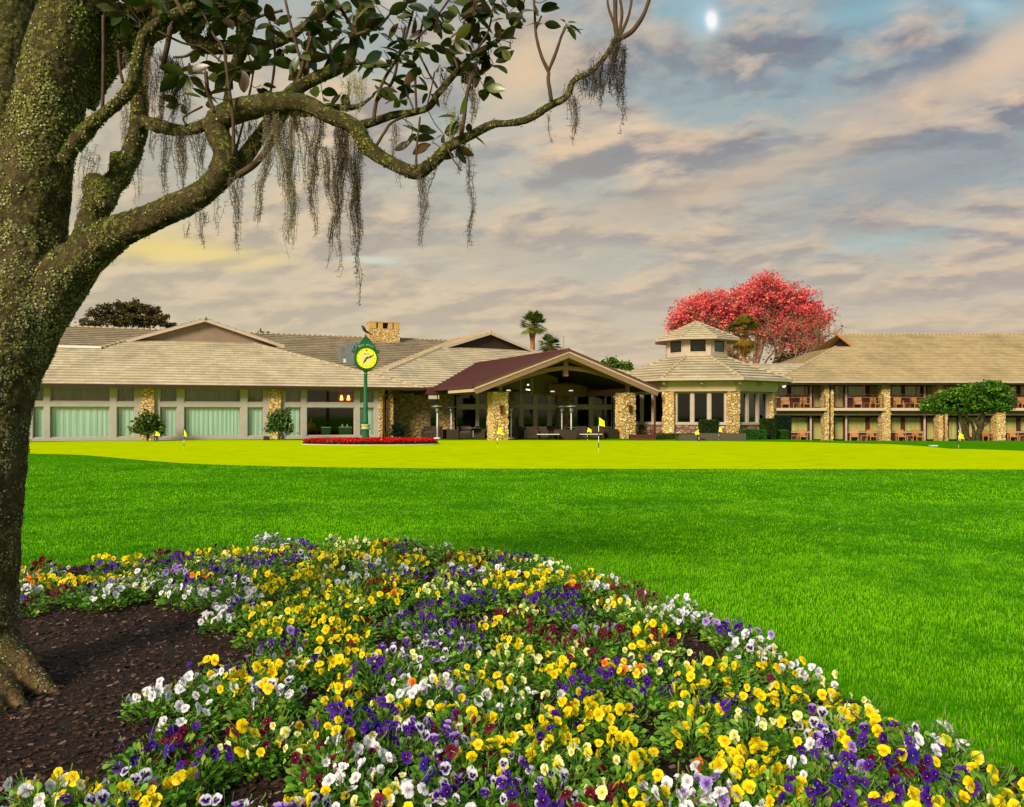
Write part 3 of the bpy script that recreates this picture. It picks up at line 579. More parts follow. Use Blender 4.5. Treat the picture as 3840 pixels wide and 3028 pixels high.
for (x, y, m, ln) in cl:
    d = (4.25+rng.uniform(-.32, .45)) if x < 1400 else 3.9+rng.uniform(-.14, .16)
    if x > 2000: d = 3.74
    c0 = P(x, y, d); ax = rdir(1, -.1, 1)[0]
    dv = rdir(m, -.9, .6)*1.0; dv = dv+ax*.25; dv /= np.linalg.norm(dv, axis=1)[:, None]
    rot = basis(dv, rdir(m, .2, 1)); L_ = ln*1.04*d/FPX*rng.uniform(.8, 1.15, m)
    t_ = rng.random(m)[:, None]; col = np.array(lin(40, 60, 22))*(1-t_)+np.array(lin(92, 98, 36))*t_
    k = rng.random(m) < .28; col[k] = np.array(lin(96, 74, 44))*rng.uniform(.7, 1.1, (k.sum(), 1))
    B.scatter(LV, LF, np.tile(c0, (m, 1))+dv*.012, rot, L_, col*rng.uniform(.55, 1.1, (m, 1)))
    j = np.argmin(np.linalg.norm(TP_-c0, axis=1)); e = TP_[j]; B.tube(catmull([c0, (c0+e)/2+rng.normal(0, .012, 3), e], 3), [.0022]*7, 4, np.array(lin(84, 66, 44)), cap=False)
B.build('leaves', MT['leaf'], tree, True)

# ================================================================ spanish moss
MT['moss'] = colmat('spanish_moss', .9, .1, .25)
def moss(strands, label, col=(118, 104, 82), d=4.0, fluff=1.0):
    """strands: (px, py top, length px, spread px, count)"""
    B = Bulk(); x0, y0 = strands[0][:2]; top = P(x0, y0, d)
    for (sx, sy, ln, sp, cnt) in strands:
        cnt = int(cnt*1.25+.5); S_ = d/FPX; stp = .014; m0 = max(5, int(ln*S_/stp)); tt = np.arange(m0+1)
        ph = rng.uniform(0, 6.28, 4); lean = rng.normal(0, .05)
        spx = lean*tt*stp+.012*np.sin(tt*.13+ph[0])+.006*np.sin(tt*.37+ph[1]); spy = .012*np.sin(tt*.11+ph[2]); sp0 = P(sx, sy, d)
        for k in range(cnt):
            m = m0 if k == 0 else max(4, int(m0*(1-.7*rng.random()**1.3))); i_ = tt[:m+1]; tp = (1-i_/m0)**.8*.85+.15
            off = rng.normal(0, sp*.9*S_, 2); jx = np.cumsum(rng.normal(0, .0026, m+1)); jx -= np.linspace(0, jx[-1], m+1)*.6
            pts = np.column_stack([sp0[0]+spx[:m+1]+off[0]*tp+jx, sp0[1]+spy[:m+1]+off[1]*tp*1.2+rng.normal(0, .002, m+1), sp0[2]-i_*stp+rng.uniform(-.02, .02)+rng.normal(0, .0015, m+1)])
            cc = np.array(lin(*col))*rng.uniform(.55, 1.25)
            B.tube(pts, .0011, 3, cc, cap=False)
            nc = int(len(pts)*1.9*fluff); base = pts[rng.integers(0, len(pts), nc)]; a = rdir(nc, -.8, .6); b_ = rdir(nc, -1, .4); ll = rng.uniform(.010, .034, nc)[:, None]
            p1 = base+a*ll*.55; p2 = p1+(a*.4+b_*.8)*ll*.6; wv = np.cross(a, rdir(nc))*.0011
            V = np.stack([base-wv, base+wv, p1-wv, p1+wv, p2], 1).reshape(-1, 3); i5 = np.arange(nc)*5
            li = np.stack([i5, i5+1, i5+3, i5+2, i5+2, i5+3, i5+4], 1).reshape(-1)
            B.raw(V, li, np.tile([4, 3], nc), cc*rng.uniform(.8, 1.2))
    LOC_ = thing('spanish_moss', label, 'spanish moss', top, 'beards of spanish moss hanging from the magnolia'); B.build('strands', MT['moss'], LOC_)
PALE, GREY, BRN, VIO = (190, 182, 140), (164, 150, 124), (140, 120, 94), (148, 132, 120)
moss([(325, 560, 290, 26, 8), (350, 580, 150, 22, 4)], 'short grey moss against the trunk above the lowest fork', GREY, 4.35)
moss([(470, 400, 260, 16, 8), (480, 190, 180, 14, 5)], 'moss clinging to the left side of the steep second limb', GREY, 4.5)
moss([(575, 200, 270, 26, 14), (560, 260, 190, 16, 8)], 'brown moss veil left of the thick dark tassel, above the level branch', BRN, 4.35)
moss([(612, 205, 270, 10, 22), (640, 225, 240, 16, 20), (668, 240, 210, 22, 16), (700, 290, 170, 24, 12)], 'thickest dark moss tassel hanging above the level cross branch', (104, 92, 66), 4.3)
moss([(580, 490, 130, 14, 6), (610, 500, 245, 12, 12)], 'slender moss strand under the left end of the level cross branch', VIO, 4.38)
moss([(672, 500, 210, 12, 14), (700, 500, 230, 10, 12), (735, 500, 190, 22, 12), (765, 490, 180, 14, 8)], 'broad brown moss curtain under the middle of the level cross branch', BRN, 4.32)
moss([(520, 590, 180, 12, 4)], 'thin wisp of moss beside the short stub on the second limb', VIO, 4.45)
moss([(745, 790, 140, 14, 8), (700, 830, 70, 12, 3), (765, 800, 60, 8, 3)], 'short moss tuft below the great limb, leftmost under it', VIO, 4.18)
moss([(880, 650, 300, 10, 11), (900, 650, 190, 8, 7), (810, 740, 140, 12, 3)], 'long narrow moss strand below the bend of the great limb', VIO, 4.15)
moss([(925, 470, 200, 20, 10), (960, 440, 140, 16, 8)], 'olive moss filling the gap between the fork and the thin branch', (128, 118, 60), 4.2)
moss([(1010, 430, 430, 16, 20), (1055, 430, 540, 18, 22), (1090, 420, 500, 14, 20), (1030, 440, 260, 20, 10)], 'widest moss beard, hanging from the crotch left of the two long tails', GREY, 4.1)
moss([(1145, 380, 330, 16, 15), (1180, 420, 480, 14, 18), (1230, 560, 470, 14, 16), (1150, 600, 220, 26, 8)], 'slanting moss beard between the widest beard and the longest tail', (126, 112, 76), 4.05)
moss([(1270, 470, 330, 12, 12), (1300, 480, 520, 14, 22), (1335, 490, 480, 12, 18), (1330, 600, 560, 8, 9), (1300, 500, 360, 20, 14)], 'longest moss tail, reaching down nearly to the clock', (112, 98, 78), 4.0)
moss([(1295, 300, 130, 16, 10), (1340, 290, 150, 18, 12), (1280, 380, 90, 12, 6)], 'pale moss hanging above the start of the long right limb', PALE, 4.05)
moss([(1470, 470, 150, 9, 8)], 'small moss strand on the thin side twig above the right limb', VIO, 3.94)
moss([(1500, 640, 70, 14, 3), (1575, 640, 290, 12, 10), (1590, 650, 200, 8, 6), (1622, 620, 120, 9, 4)], 'wispy moss under the lowest elbow of the right limb', VIO, 3.92)
moss([(1748, 560, 370, 8, 7), (1735, 540, 120, 12, 6)], 'single long thin moss string beneath the curled hanging leaves', VIO, 3.88)
moss([(1770, 290, 170, 14, 12), (1780, 320, 170, 10, 7)], 'soft grey moss hanging beside the upright twig over the limb', VIO, 3.88)
moss([(1700, 420, 130, 14, 12), (1715, 440, 110, 12, 10), (1690, 410, 60, 10, 5)], 'pale green moss draped over the limb at the leaf cluster', PALE, 3.87)
moss([(1650, 280, 60, 12, 6), (1675, 320, 100, 12, 6)], 'little tuft of moss on the leafy branch above the right limb', VIO, 3.92)
moss([(2062, 425, 120, 5, 3)], 'tiny isolated moss thread below the middle of the long limb', VIO, 3.8)
moss([(2135, 350, 130, 16, 10), (2150, 370, 180, 8, 8), (2120, 330, 60, 14, 5)], 'moss tuft with a dangling string at the kink of the far limb', VIO, 3.77)
moss([(2190, 290, 90, 16, 10), (2225, 265, 120, 18, 14), (2260, 230, 160, 18, 16), (2290, 190, 190, 16, 16), (2320, 150, 250, 12, 18), (2345, 180, 210, 8, 12), (2325, 330, 165, 8, 5), (2240, 270, 130, 20, 10)], 'large feathery moss mass at the very tip of the far right limb', (96, 84, 76), 3.71)
# ================================================================ pansy bed
S = lambda *c: np.array(lin(*c))
KIND = {   # rim, blotch, eye
 'Y': (S(252, 230, 10), S(250, 218, 4), S(236, 170, 0), 'yellow'), 'O': (S(250, 150, 24), S(244, 110, 14), S(214, 70, 8), 'orange'),
 'W': (S(244, 244, 250), S(240, 240, 248), S(190, 176, 200), 'white'), 'C': (S(246, 246, 186), S(242, 240, 140), S(226, 200, 40), 'cream'),
 'P': (S(88, 30, 160), S(64, 14, 130), S(30, 4, 70), 'purple'), 'B': (S(58, 22, 170), S(44, 12, 140), S(24, 4, 80), 'blue-violet'),
 'L': (S(190, 166, 230), S(156, 120, 210), S(90, 40, 140), 'lavender'), 'M': (S(122, 12, 62), S(92, 6, 40), S(40, 2, 18), 'maroon'),
 'R': (S(128, 16, 16), S(96, 8, 8), S(44, 2, 2), 'dark red')}
MT['petal'] = colmat('pansy_petals', .55, .2, .25)
MT['pansyleaf'] = colmat('pansy_foliage', .5, .3, .2)
def pansy(kind, var):
    r = np.random.default_rng(var*13+sum(map(ord, kind)) % 7); B = Bulk()
    up, lo = (kind[0], kind[-1])
    for i, (ang, size, yo) in enumerate([(62, 1.0, .006), (118, 1.0, .005), (8, .92, .002), (172, .92, .001), (270, 1.08, -.001)]):
        K = KIND[up] if i < 2 else KIND[lo]; a = math.radians(ang+r.uniform(-6, 6)); R_ = .029*size*r.uniform(.9, 1.08); n = 8
        V = [(0, yo, 0)]; C_ = [K[2]]; half = math.radians(46 if i < 4 else 58)
        for j, rr in enumerate((.2, .55, .88, 1.0)):
            for k in range(n+1):
                q = -1+2*k/n; th = a+half*q*(.72+.28*rr); rad = R_*rr*(1-.34*abs(q)**3)*(1+.03*math.sin(q*9+var))
                wob = .0022*math.sin(q*5+i*2+var)*rr**2; V.append((rad*math.cos(th), yo+.006*rr**2*(1 if var % 2 else -.6)+wob, rad*math.sin(th)))
                if kind in ('PW', 'LP') : pass
                c = (K[2], K[1], K[0], K[0])[j]
                if j == 0 and i >= 2: c = K[2]*.8
                if kind == 'WP' and j >= 2: c = KIND['W'][0]*.8+KIND['P'][0]*.2
                C_.append(c*r.uniform(.93, 1.05))
        f = [(0, 1+k, 2+k) for k in range(n)]
        for j in range(3):
            b0 = 1+j*(n+1); f += [(b0+k, b0+n+1+k, b0+n+2+k, b0+k+1) for k in range(n)]
        B.add(V, f, np.array(C_))
    fold = r.uniform(-.5, .9); B.v = [np.column_stack([p[:, 0], p[:, 1]-fold*6*np.abs(p[:, 0])**1.6*.6, p[:, 2]]) for p in B.v]
    B.tube([(0, -.004, 0), (0, -.001, 0)], [.0026, .0016], 6, S(250, 210, 40))         # bright eye
    st = [(0, .004, 0), (0, .012, .004), (0, .02, -.004), (0, .022, -.03), (0, .018, -.075)]
    B.tube(catmull(st, 3), .0013, 5, S(96, 130, 40))
    return B.mesh('flower', MT['petal'], True)
FM = {}
def flower_mesh(kind):
    v = int(rng.integers(0, 5))
    if (kind, v) not in FM: FM[(kind, v)] = pansy(kind, v)
    return FM[(kind, v)]
def sleaf():
    v = []; 
    for yv, wv, z in ((0, .06, 0), (.35, .16, .03), (.65, .46, .05), (.88, .36, .02), (1.0, .10, -.03)): v += [(-wv*.5, yv, z+wv*.1), (0, yv, z), (wv*.5, yv, z+wv*.1)]
    f = []
    for i in range(4): a = i*3; f += [(a, a+1, a+4, a+3), (a+1, a+2, a+5, a+4)]
    return v, f
SV, SF = sleaf()
def foliage(var):
    r = np.random.default_rng(50+var); B = Bulk(); n = 210
    a = r.uniform(0, 2*np.pi, n); rr = np.sqrt(r.random(n)); h = r.random(n)
    pos = np.column_stack([rr*.115*np.cos(a), rr*.115*np.sin(a), .008+.105*h*(1-.55*rr**2)])
    d = np.column_stack([np.cos(a)*(.35+rr), np.sin(a)*(.35+rr), r.uniform(.05, 1.1, n)*(1.1-.6*rr)]); d += r.normal(0, .25, (n, 3)); d /= np.linalg.norm(d, axis=1)[:, None]
    up = rdir(n, .3, 1); t_ = r.random(n)[:, None]
    col = S(54, 120, 26)*(1-t_)+S(138, 188, 56)*t_; k = r.random(n) < .08; col[k] = S(160, 176, 70)
    B.scatter(SV, SF, pos, basis(d, up), r.uniform(.026, .046, n), col*r.uniform(.7, 1.15, (n, 1)))
    for i in range(16):
        a0 = r.uniform(0, 6.28); e = np.array([math.cos(a0)*.1, math.sin(a0)*.1, r.uniform(.06, .15)])*r.uniform(.6, 1.3); B.tube(catmull([(0, 0, 0), e*.5+[0, 0, .02], e], 3), .0014, 4, S(90, 128, 44), cap=False)
    for i in range(7):                                # buds and seed heads on thin stalks
        a0 = r.uniform(0, 6.28); e = np.array([math.cos(a0)*.13, math.sin(a0)*.13, r.uniform(.09, .16)]); B.tube([e*.8, e, e+[0, 0, .005], e+[0, 0, .010]], [.001, .0028, .003, .0005], 5, S(120, 150, 60))
    return B.mesh('foliage', MT['pansyleaf'], True)
FOL = [foliage(i) for i in range(7)]
seeds = """85,2190,W;150,2110,R;120,2150,O;200,2130,WP;290,2170,Y;240,2200,M;350,2200,P;400,2110,P;420,2180,L;390,2215,W;500,2090,YO;480,2190,C;560,2170,W;620,2065,M;680,2080,P;670,2130,L;740,2075,MY;780,2140,PO;850,2080,C;880,2060,YO;900,2100,P;870,2170,WP;920,2220,W
990,2140,Y;960,2060,YC;1010,2005,WL;1050,2080,PM;1150,2040,PM;1120,2080,WP;1020,2180,Y;1150,2150,Y;1210,2090,YC;1263,2057,Y;1358,2020,CW;1440,2035,YR;1541,2028,PM;1383,2120,WP;1553,2095,Y;1660,2045,CW;1692,2080,M;1736,2082,YP;1780,2062,RY;1831,2060,CY;1938,2075,PB;1768,2133,WP;1692,2140,OP
1427,2177,R;1471,2165,Y;1540,2158,PM;1295,2202,Y;1231,2247,YC;1326,2158,WC;1604,2196,CY;1743,2228,PB;1806,2215,PC;1983,2190,Y;2020,2140,Y;2071,2114,CW;2204,2140,OY;2172,2190,ROM;2223,2190,W;2103,2215,PB;2040,2228,P;2147,2265,PL;2305,2247,CY;2374,2190,RM;2393,2228,MW;2418,2278,C;2494,2285,W
1351,2247,OYC;1516,2304,PL;1591,2322,PL;1326,2322,YR;1238,2329,Y;1326,2380,YR;1642,2329,PB;1781,2329,PB;1745,2345,P;1863,2322,YC;1945,2278,MR;1983,2278,CY;2020,2341,M;1958,2367,M;2103,2379,M;2235,2367,M;2216,2335,L;2324,2348,M;2431,2354,YC;2482,2373,OM;1579,2405,WP;1673,2373,LP;1737,2417,WP;1471,2430,WP
1528,2455,CW;1415,2493,P;1370,2436,Y;1655,2455,WP;1888,2455,C;1913,2405,CY;2002,2474,CY;2096,2493,Y;2147,2423,CY;2210,2436,M;2286,2487,PB;2317,2493,OY;2412,2423,YC;2399,2487,CP;2513,2455,C;1787,2518,Y;1642,2531,CW;1516,2569,W;1591,2562,WO;1705,2562,LW;1869,2594,WC;2014,2600,CW;1894,2537,YC;2185,2550,PB
2412,2569,P;1276,2588,Y;1257,2676,P;1345,2695,PB;1402,2651,PB;1699,2638,OC;1749,2708,MP;1810,2708,Y;2084,2708,YP;2198,2613,YO;2305,2663,Y;2147,2632,Y;1591,2726,WP;1680,2758,WP;1320,2777,W;1345,2878,WM;1238,2815,MW;1629,2859,PB;1642,2922,LP;1560,2970,WPL;1806,2922,WP;2071,2916,WP;1939,2878,WP;1989,2966,PM
2235,2985,M;2336,2878,CY;2355,2771,Y;2450,2954,Y;2500,2998,W;2550,2247,W;2601,2291,W;2708,2329,LW;2752,2354,PB;2835,2379,WL;2800,2410,WC;2847,2436,WP;2891,2430,C;2929,2487,YMW;3037,2518,WC;2992,2487,WY;2645,2499,YC;2740,2487,YO;2576,2562,YP;2702,2619,PB;2841,2594,Y;2929,2581,YC;2607,2638,YC;2588,2708,Y
2816,2695,CW;2967,2714,CY;3112,2625,Y;3213,2625,C;3283,2700,Y;3131,2690,WP;3131,2743,WPY;3049,2711,WP;3479,2730,W;3403,2749,PW;3567,2793,WY;3150,2825,PL;3087,2838,WC;3226,2870,PL;3340,2850,MY;3441,2850,PB;3523,2910,P;2803,2796,YO;2753,2834,OY;2828,2859,YC;2670,2910,WL;2620,2954,WL;2538,2954,W;2942,2929,Y;3005,2966,PB
2885,2970,YW;3371,2985,Y;3447,3010,P;3699,2900,Y;3668,2992,OC;3825,2985,Y;568,2580,W;669,2560,WY;821,2534,W;783,2490,YP;896,2484,PY;947,2495,Y;909,2547,YW;985,2598,YW;1035,2574,WP;713,2642,W;530,2781,PB;631,2774,M;663,2735,PM;758,2806,PM;455,2925,WP;612,2920,Y;480,2976,YM;360,2998,WP;208,2920,YC;132,2938,WC;284,2965,YC;928,2755,YC;985,2712,M;1035,2743,CW
1035,2396,PL;1098,2383,PL;1193,2370,Y;1111,2446,WPM;1042,2498,YC;1199,2718,Y;1225,2831,MW;1190,2450,YW;1250,2470,Y;880,2250,WP;830,2290,W;960,2280,YC;1100,2300,YC;1180,2280,Y;1480,2640,YC;1470,2730,PC;1900,2780,YC;2000,2770,YP;1450,2930,CY;1750,2830,YM;2160,2800,YC;2120,2880,CM;1180,2960,YW;1090,3010,WP;850,3010,WP;1420,3010,YM;2330,3010,YC;2750,2990,W;3150,2960,P;3280,2930,PB"""
plants = []
for s_ in seeds.replace('\n', ';').split(';'):
    x, y, kd = s_.split(','); x, y = float(x), float(y); d = (EYE-.175)*FPX/(y-HY); plants.append([(x-CX)/FPX*d, d, kd, True])
REG = [(-200, 2180), (40, 2140), (200, 2115), (400, 2080), (700, 2055), (1000, 2025), (1350, 2015), (1600, 2025), (1900, 2070), (2200, 2130), (2400, 2200), (2600, 2270), (2800, 2380), (2950, 2490), (3100, 2610), (3250, 2700), (3420, 2760), (3560, 2820), (3720, 2900), (4000, 3030), (4100, 3250), (500, 3250), (440, 2930), (500, 2760), (760, 2620), (900, 2560), (1010, 2450), (960, 2340), (800, 2250), (500, 2225), (40, 2240), (-200, 2270)]
RP = np.array([[(x-CX)/FPX*((EYE-.175)*FPX/(y-HY)), (EYE-.175)*FPX/(y-HY)] for x, y in REG])
sd_ = np.array([[p[0], p[1]] for p in plants])
for k in range(5000):
    x = rng.uniform(-7, 3.2); y = rng.uniform(2.6, 9.4)
    if not inside(RP, np.array([x]), np.array([y]))[0]: continue
    a = np.array([[p[0], p[1]] for p in plants]); dd = np.hypot(a[:, 0]-x, a[:, 1]-y)
    gap = .37 if y < 4.6 else (.30 if y < 6 else .25)
    if dd.min() < gap: continue
    nn = np.argsort(np.hypot(sd_[:, 0]-x, (sd_[:, 1]-y)))[:3]; kd = plants[int(nn[0])][2][:1]+(plants[int(nn[1])][2][:1] if rng.random() < .85 else '')
    plants.append([x, y, kd, False])
plants = [p for p in plants if p[1] > 2.55 and not (p[1] > 6 and p[0] < -.72*p[1])]
plants.sort(key=lambda p: p[1])
ordn = ['first', 'second', 'third', 'fourth', 'fifth', 'sixth', 'seventh', 'eighth', 'ninth', 'tenth', 'eleventh', 'twelfth', 'thirteenth', 'fourteenth', 'fifteenth', 'sixteenth', 'seventeenth', 'eighteenth', 'nineteenth', 'twentieth']
def oname(i): return ordn[i] if i < 20 else ('twenty ' if i < 29 else 'thirty ')+ordn[(i-20) % 10]
ROWH = .42
rows = {}
for p in plants: rows.setdefault(int((p[1]-2.55)/ROWH), []).append(p)
for ri, rk in enumerate(sorted(rows)):
    row = sorted(rows[rk], key=lambda p: p[0]/p[1])
    for ci, (x, y, kd, real) in enumerate(row):
        near = y < 5.2; z0 = bed_z(x, y)-.004
        cols = [c for c in dict.fromkeys(kd)]
        # WP is a white-edged purple flower, other letter pairs are mixed plantings
        if kd in ('WP', 'LP'): words = 'white and purple bicoloured'; pal = ['WP', 'WP', 'LP']
        else:
            words = ' and '.join(KIND[c][3] for c in cols[:2]); pal = cols*2 if len(cols) == 1 else [cols[0], cols[0]]+cols
            if 'O' in pal: pal = [p_ for p_ in pal if p_ != 'O']*3+['O', 'Y', 'Y']
            if kd.startswith('WP'): pal = ['WP']+cols
        t_ = thing('pansy_plant', '%s pansy, %s from left in the %s row back' % (words, oname(ci), oname(ri)), 'pansy', (x, y, z0), 'pansies in the mulched flower bed', 0)
        fo = bpy.data.objects.new('foliage', FOL[int(rng.integers(0, 7))]); COL.objects.link(fo); fo.parent = t_
        s_ = rng.uniform(.95, 1.25)*(1.0 if near else 1.12); fo.scale = (s_, s_, s_*rng.uniform(.85, 1.1)); fo.rotation_euler = (0, 0, rng.uniform(0, 6.28))
        nf = int(rng.integers(8, 13)) if near else int(rng.integers(13, 19))
        if not real: nf = int(nf*.8)
        if y > 9: nf = 8
        cx_, cy_ = rng.uniform(-.02, .02, 2)
        for k in range(nf):
            a = k*2.399+rng.uniform(-.5, .5); rr = .135*math.sqrt((k+.5)/nf)*s_/1.1
            kk = pal[int(rng.integers(0, len(pal)))]
            f = bpy.data.objects.new('flower', flower_mesh(kk)); COL.objects.link(f); f.parent = t_
            f.location = (cx_+rr*math.cos(a), cy_+rr*math.sin(a), .165-rr*.35+rng.uniform(-.028, .03))
            yaw = rng.normal(-.1, 1.0)+.6*math.cos(a); tilt = rng.normal(-.3, .5)
            f.rotation_euler = (tilt, rng.uniform(-.3, .3), yaw); q = rng.uniform(.62, 1.0)*(1.0 if near else 1.02)*(.85 if kk in ('C',) else 1); f.scale = (q, q, q)
print('PLANTS', len(plants), 'rows', len(rows))
B = Bulk(); lp = ground(1300, 2590, .04)                # curled dry leaf lying among the flowers
vv = [(np.array([x*.5*math.sin(math.pi*min(max(yv, .04), .96))**.7, yv-.5, .25*x*x+.25*(yv-.5)**2])) for yv in np.linspace(0, 1, 7) for x in np.linspace(-1, 1, 5)]
rot = basis(np.array([[.9, .3, .1]]), np.array([[0., -.5, 1]]))
B.scatter(vv, [(j*5+i, j*5+i+1, j*5+i+6, j*5+i+5) for j in range(6) for i in range(4)], lp[None]+[[0, 0, .02]], rot, np.array([.11]), np.array([S(150, 96, 52)]))
o = B.build('fallen_leaf', colmat('dry_leaf', .7, .2, .2), None, True); tag(o, 'curled brown dead magnolia leaf lying between the pansy plants', 'dead leaf')
# ================================================================ buildings
def curtain(F, u0, u1, w, z0, z1, mat, parent, name='curtain', split=True):
    B = Bulk(); n = max(8, int((u1-u0)*28)); us = np.linspace(u0+.02, u1-.02, n); k = rng.uniform(8, 14)
    ww = w+.018*np.sin(us*k*2+3*np.sin(us*1.7)+rng.uniform(0, 6))+.008*np.sin(us*47+2*np.sin(us*3)); V = [F(u, q, z) for z in (z0, z1) for u, q in zip(us, ww)]
    B.add(V, [(i, i+1, n+i+1, n+i) for i in range(n-1)]); return B.build(name, mat, parent, True)
def window(F, u0, u1, w, z0, z1, parent, cur=None, frame='trimgrey', glass='glass', fw=.05, dep=.12, nm='window'):
    B = Bulk()
    B.box(F, u0, u0+fw, w, w+dep, z0, z1); B.box(F, u1-fw, u1, w, w+dep, z0, z1)
    B.box(F, u0+fw, u1-fw, w, w+dep, z0, z0+fw); B.box(F, u0+fw, u1-fw, w, w+dep, z1-fw, z1)
    o = B.build(nm, MT[frame], parent); B = Bulk()
    B.box(F, u0+fw, u1-fw, w+dep*.5, w+dep*.5+.012, z0+fw, z1-fw); B.build('pane', MT[glass], o)
    if cur: curtain(F, u0+fw, u1-fw, w+dep+.10, z0, z1, MT[cur], o)
    return o
def rough_box(F, u0, u1, w0, w1, z0, z1, amp=.03, seed=0, st=.14):
    """stone pier: box faces subdivided and pushed about so its outline is uneven"""
    B = Bulk()
    nu, nw, nz = [max(2, int(abs(b-a)/st)) for a, b in ((u0, u1), (w0, w1), (z0, z1))]
    def face(f, n, m):
        V = []
        for j in range(m+1):
            for i in range(n+1):
                u, w, z = f(i/n, j/m); q = Vector((u*6+seed, w*6, z*6)); d = noise.noise(q)+.6*noise.noise(q*2.3)
                cu, cw = (u0+u1)/2, (w0+w1)/2; k = 1 if z < z1-1e-6 or True else 0
                V.append(F(u+amp*d*np.sign(u-cu)*(abs(u-cu) > (u1-u0)*.49), w+amp*d*np.sign(w-cw)*(abs(w-cw) > (w1-w0)*.49), z))
        B.add(V, [(j*(n+1)+i, j*(n+1)+i+1, (j+1)*(n+1)+i+1, (j+1)*(n+1)+i) for j in range(m) for i in range(n)])
    L = lambda a, b, t: a+(b-a)*t
    face(lambda a, b: (L(u0, u1, a), w0, L(z0, z1, b)), nu, nz); face(lambda a, b: (L(u1, u0, a), w1, L(z0, z1, b)), nu, nz)
    face(lambda a, b: (u0, L(w1, w0, a), L(z0, z1, b)), nw, nz); face(lambda a, b: (u1, L(w0, w1, a), L(z0, z1, b)), nw, nz)
    face(lambda a, b: (L(u0, u1, a), L(w0, w1, b), z1), nu, nw); return B
P3 = 1/3.0
# ---------------------------------------------------------------- clubhouse
A = Fr(-27.3, 46.3, 0, 18)
club = thing('clubhouse', 'long low clubhouse with tan tiled roofs, curtained windows and stone piers behind the clock', 'building', (-10, 54, 0))
ZE = 3.32
U1 = A.U(1592, 0); ug, wg = A.slope(755, 1284, ZE, P3)
gl = A.slope(482, 1284, ZE, P3)[0]; gr = A.slope(1040, 1292, ZE, P3)[0]; run = wg; uc = ug; g = (gr-gl)/2; uc = (gl+gr)/2
zb = ZE+run*P3; zr = zb+g*P3; ge = U1-run                # hip top, right
ulow, wlow = A.slope(368, 1311, ZE, P3); UL = -8
RB = Bulk(); ref = A(0, 0, ZE); ed = A(1, 0, 0)-A(0, 0, 0)
pt = lambda F, u, w, z0=ZE, p=P3: F(u, w, z0+p*w)
hl = gl
roof(RB, [pt(A, ulow, 0), pt(A, U1, 0), pt(A, ge, run), pt(A, hl, run), pt(A, ulow, wlow)], ref, ed)
roof(RB, [pt(A, UL, 0), pt(A, ulow, 0), pt(A, ulow, wlow), pt(A, UL, wlow)], ref, ed)
e2 = A(0, 1, 0)-A(0, 0, 0); LA = 26
roof(RB, [pt(A, U1, 0), A(U1, LA, ZE), A(ge, LA, zb), A(ge, run, zb)], A(U1, 0, ZE), e2)
uR = uc+g
for sgn in (1, -1):
    ue = uc+sgn*g
    roof(RB, [A(ue, run-.55, zb), A(ue, LA, zb), A(uc, LA, zr), A(uc, run-.55, zr)], A(ue, 0, zb), e2)
RB.add([A(uR, run, zb), A(ge, run, zb), A(ge, LA, zb), A(uR, LA, zb)], [(0, 1, 2, 3)], uv=[(0, .6)]*4)
rf = RB.build('roof', MT['shingle'], club)
B = Bulk(); caps(B, pt(A, U1, 0), A(ge, run, zb), .12); caps(B, A(ulow, wlow, ZE+P3*wlow), A(hl, run, zb), .16); caps(B, A(uc, run-.6, zr+.03), A(uc, LA, zr+.03), .12)
B.build('ridge_tiles', MT['cap'], rf, True)
B = Bulk(); B.add([A(uc-g, run, zb), A(uc+g, run, zb), A(uc, run, zr-.06)], [(0, 1, 2)]); B.build('gable_wall', MT['olive'], club)
B = Bulk()
for sgn in (1, -1): B.beam(A(uc+sgn*(g+.5), run-.5, zb-.22), A(uc, run-.5, zr-.1), .06, .24)
B.build('rake_board', MT['taupe'], club)
B = Bulk(); B.beam(A(UL, wlow+.02, ZE+P3*wlow+.14), A(ulow+.2, wlow+.02, ZE+P3*wlow+.14), .2, .16); B.build('flashing', MT['white'], club)
B = Bulk(); B.beam(A(UL, -.05, ZE-.02), A(U1+.05, -.05, ZE-.02), .13, .15); B.beam(A(U1+.05, -.1, ZE-.02), A(U1+.05, 12, ZE-.02), .13, .15); B.build('gutter', MT['brown'], club)
B = Bulk(); B.box(A, UL, U1-.02, 0, 12, ZE-.12, ZE-.08); B.build('soffit', MT['olive'], club)
# facade
WP_ = 1.0
Ux = lambda px, w=WP_: A.U(px, w)
zt = 3.22
zr0, zr1 = A.Z(800, 1527, WP_), A.Z(800, 1509, WP_); zlo = A.Z(800, 1638, WP_); zf = -.05
wins = [(60, 118), (122, 164), (187, 412), (437, 505), (600, 664), (690, 903), (928, 988), (1070, 1130), (1150, 1330), (1350, 1404)]
piers = [(527, 578), (1007, 1054)]
WB = Bulk(); end_u = Ux(1420); edges = []
solid = [(UL, Ux(60))]
for a, b in zip(wins[:-1], wins[1:]): edges.append((Ux(a[1]), Ux(b[0])))
edges = [(UL, Ux(60))]+edges+[(Ux(1404), end_u)]
for (a, b) in edges:
    pin = [p for p in piers if a < Ux(sum(p)/2) < b]
    if pin: WB.box(A, a, Ux(pin[0][0]), WP_, WP_+.25, zf, zt); WB.box(A, Ux(pin[0][1]), b, WP_, WP_+.25, zf, zt)
    else: WB.box(A, a, b, WP_, WP_+.25, zf, zt)
for a, b in wins:
    WB.box(A, Ux(a), Ux(b), WP_+.003, WP_+.247, zf, zlo); WB.box(A, Ux(a), Ux(b), WP_+.003, WP_+.247, zr0, zr1)
WB.build('facade_frame', MT['trimgrey'], club)
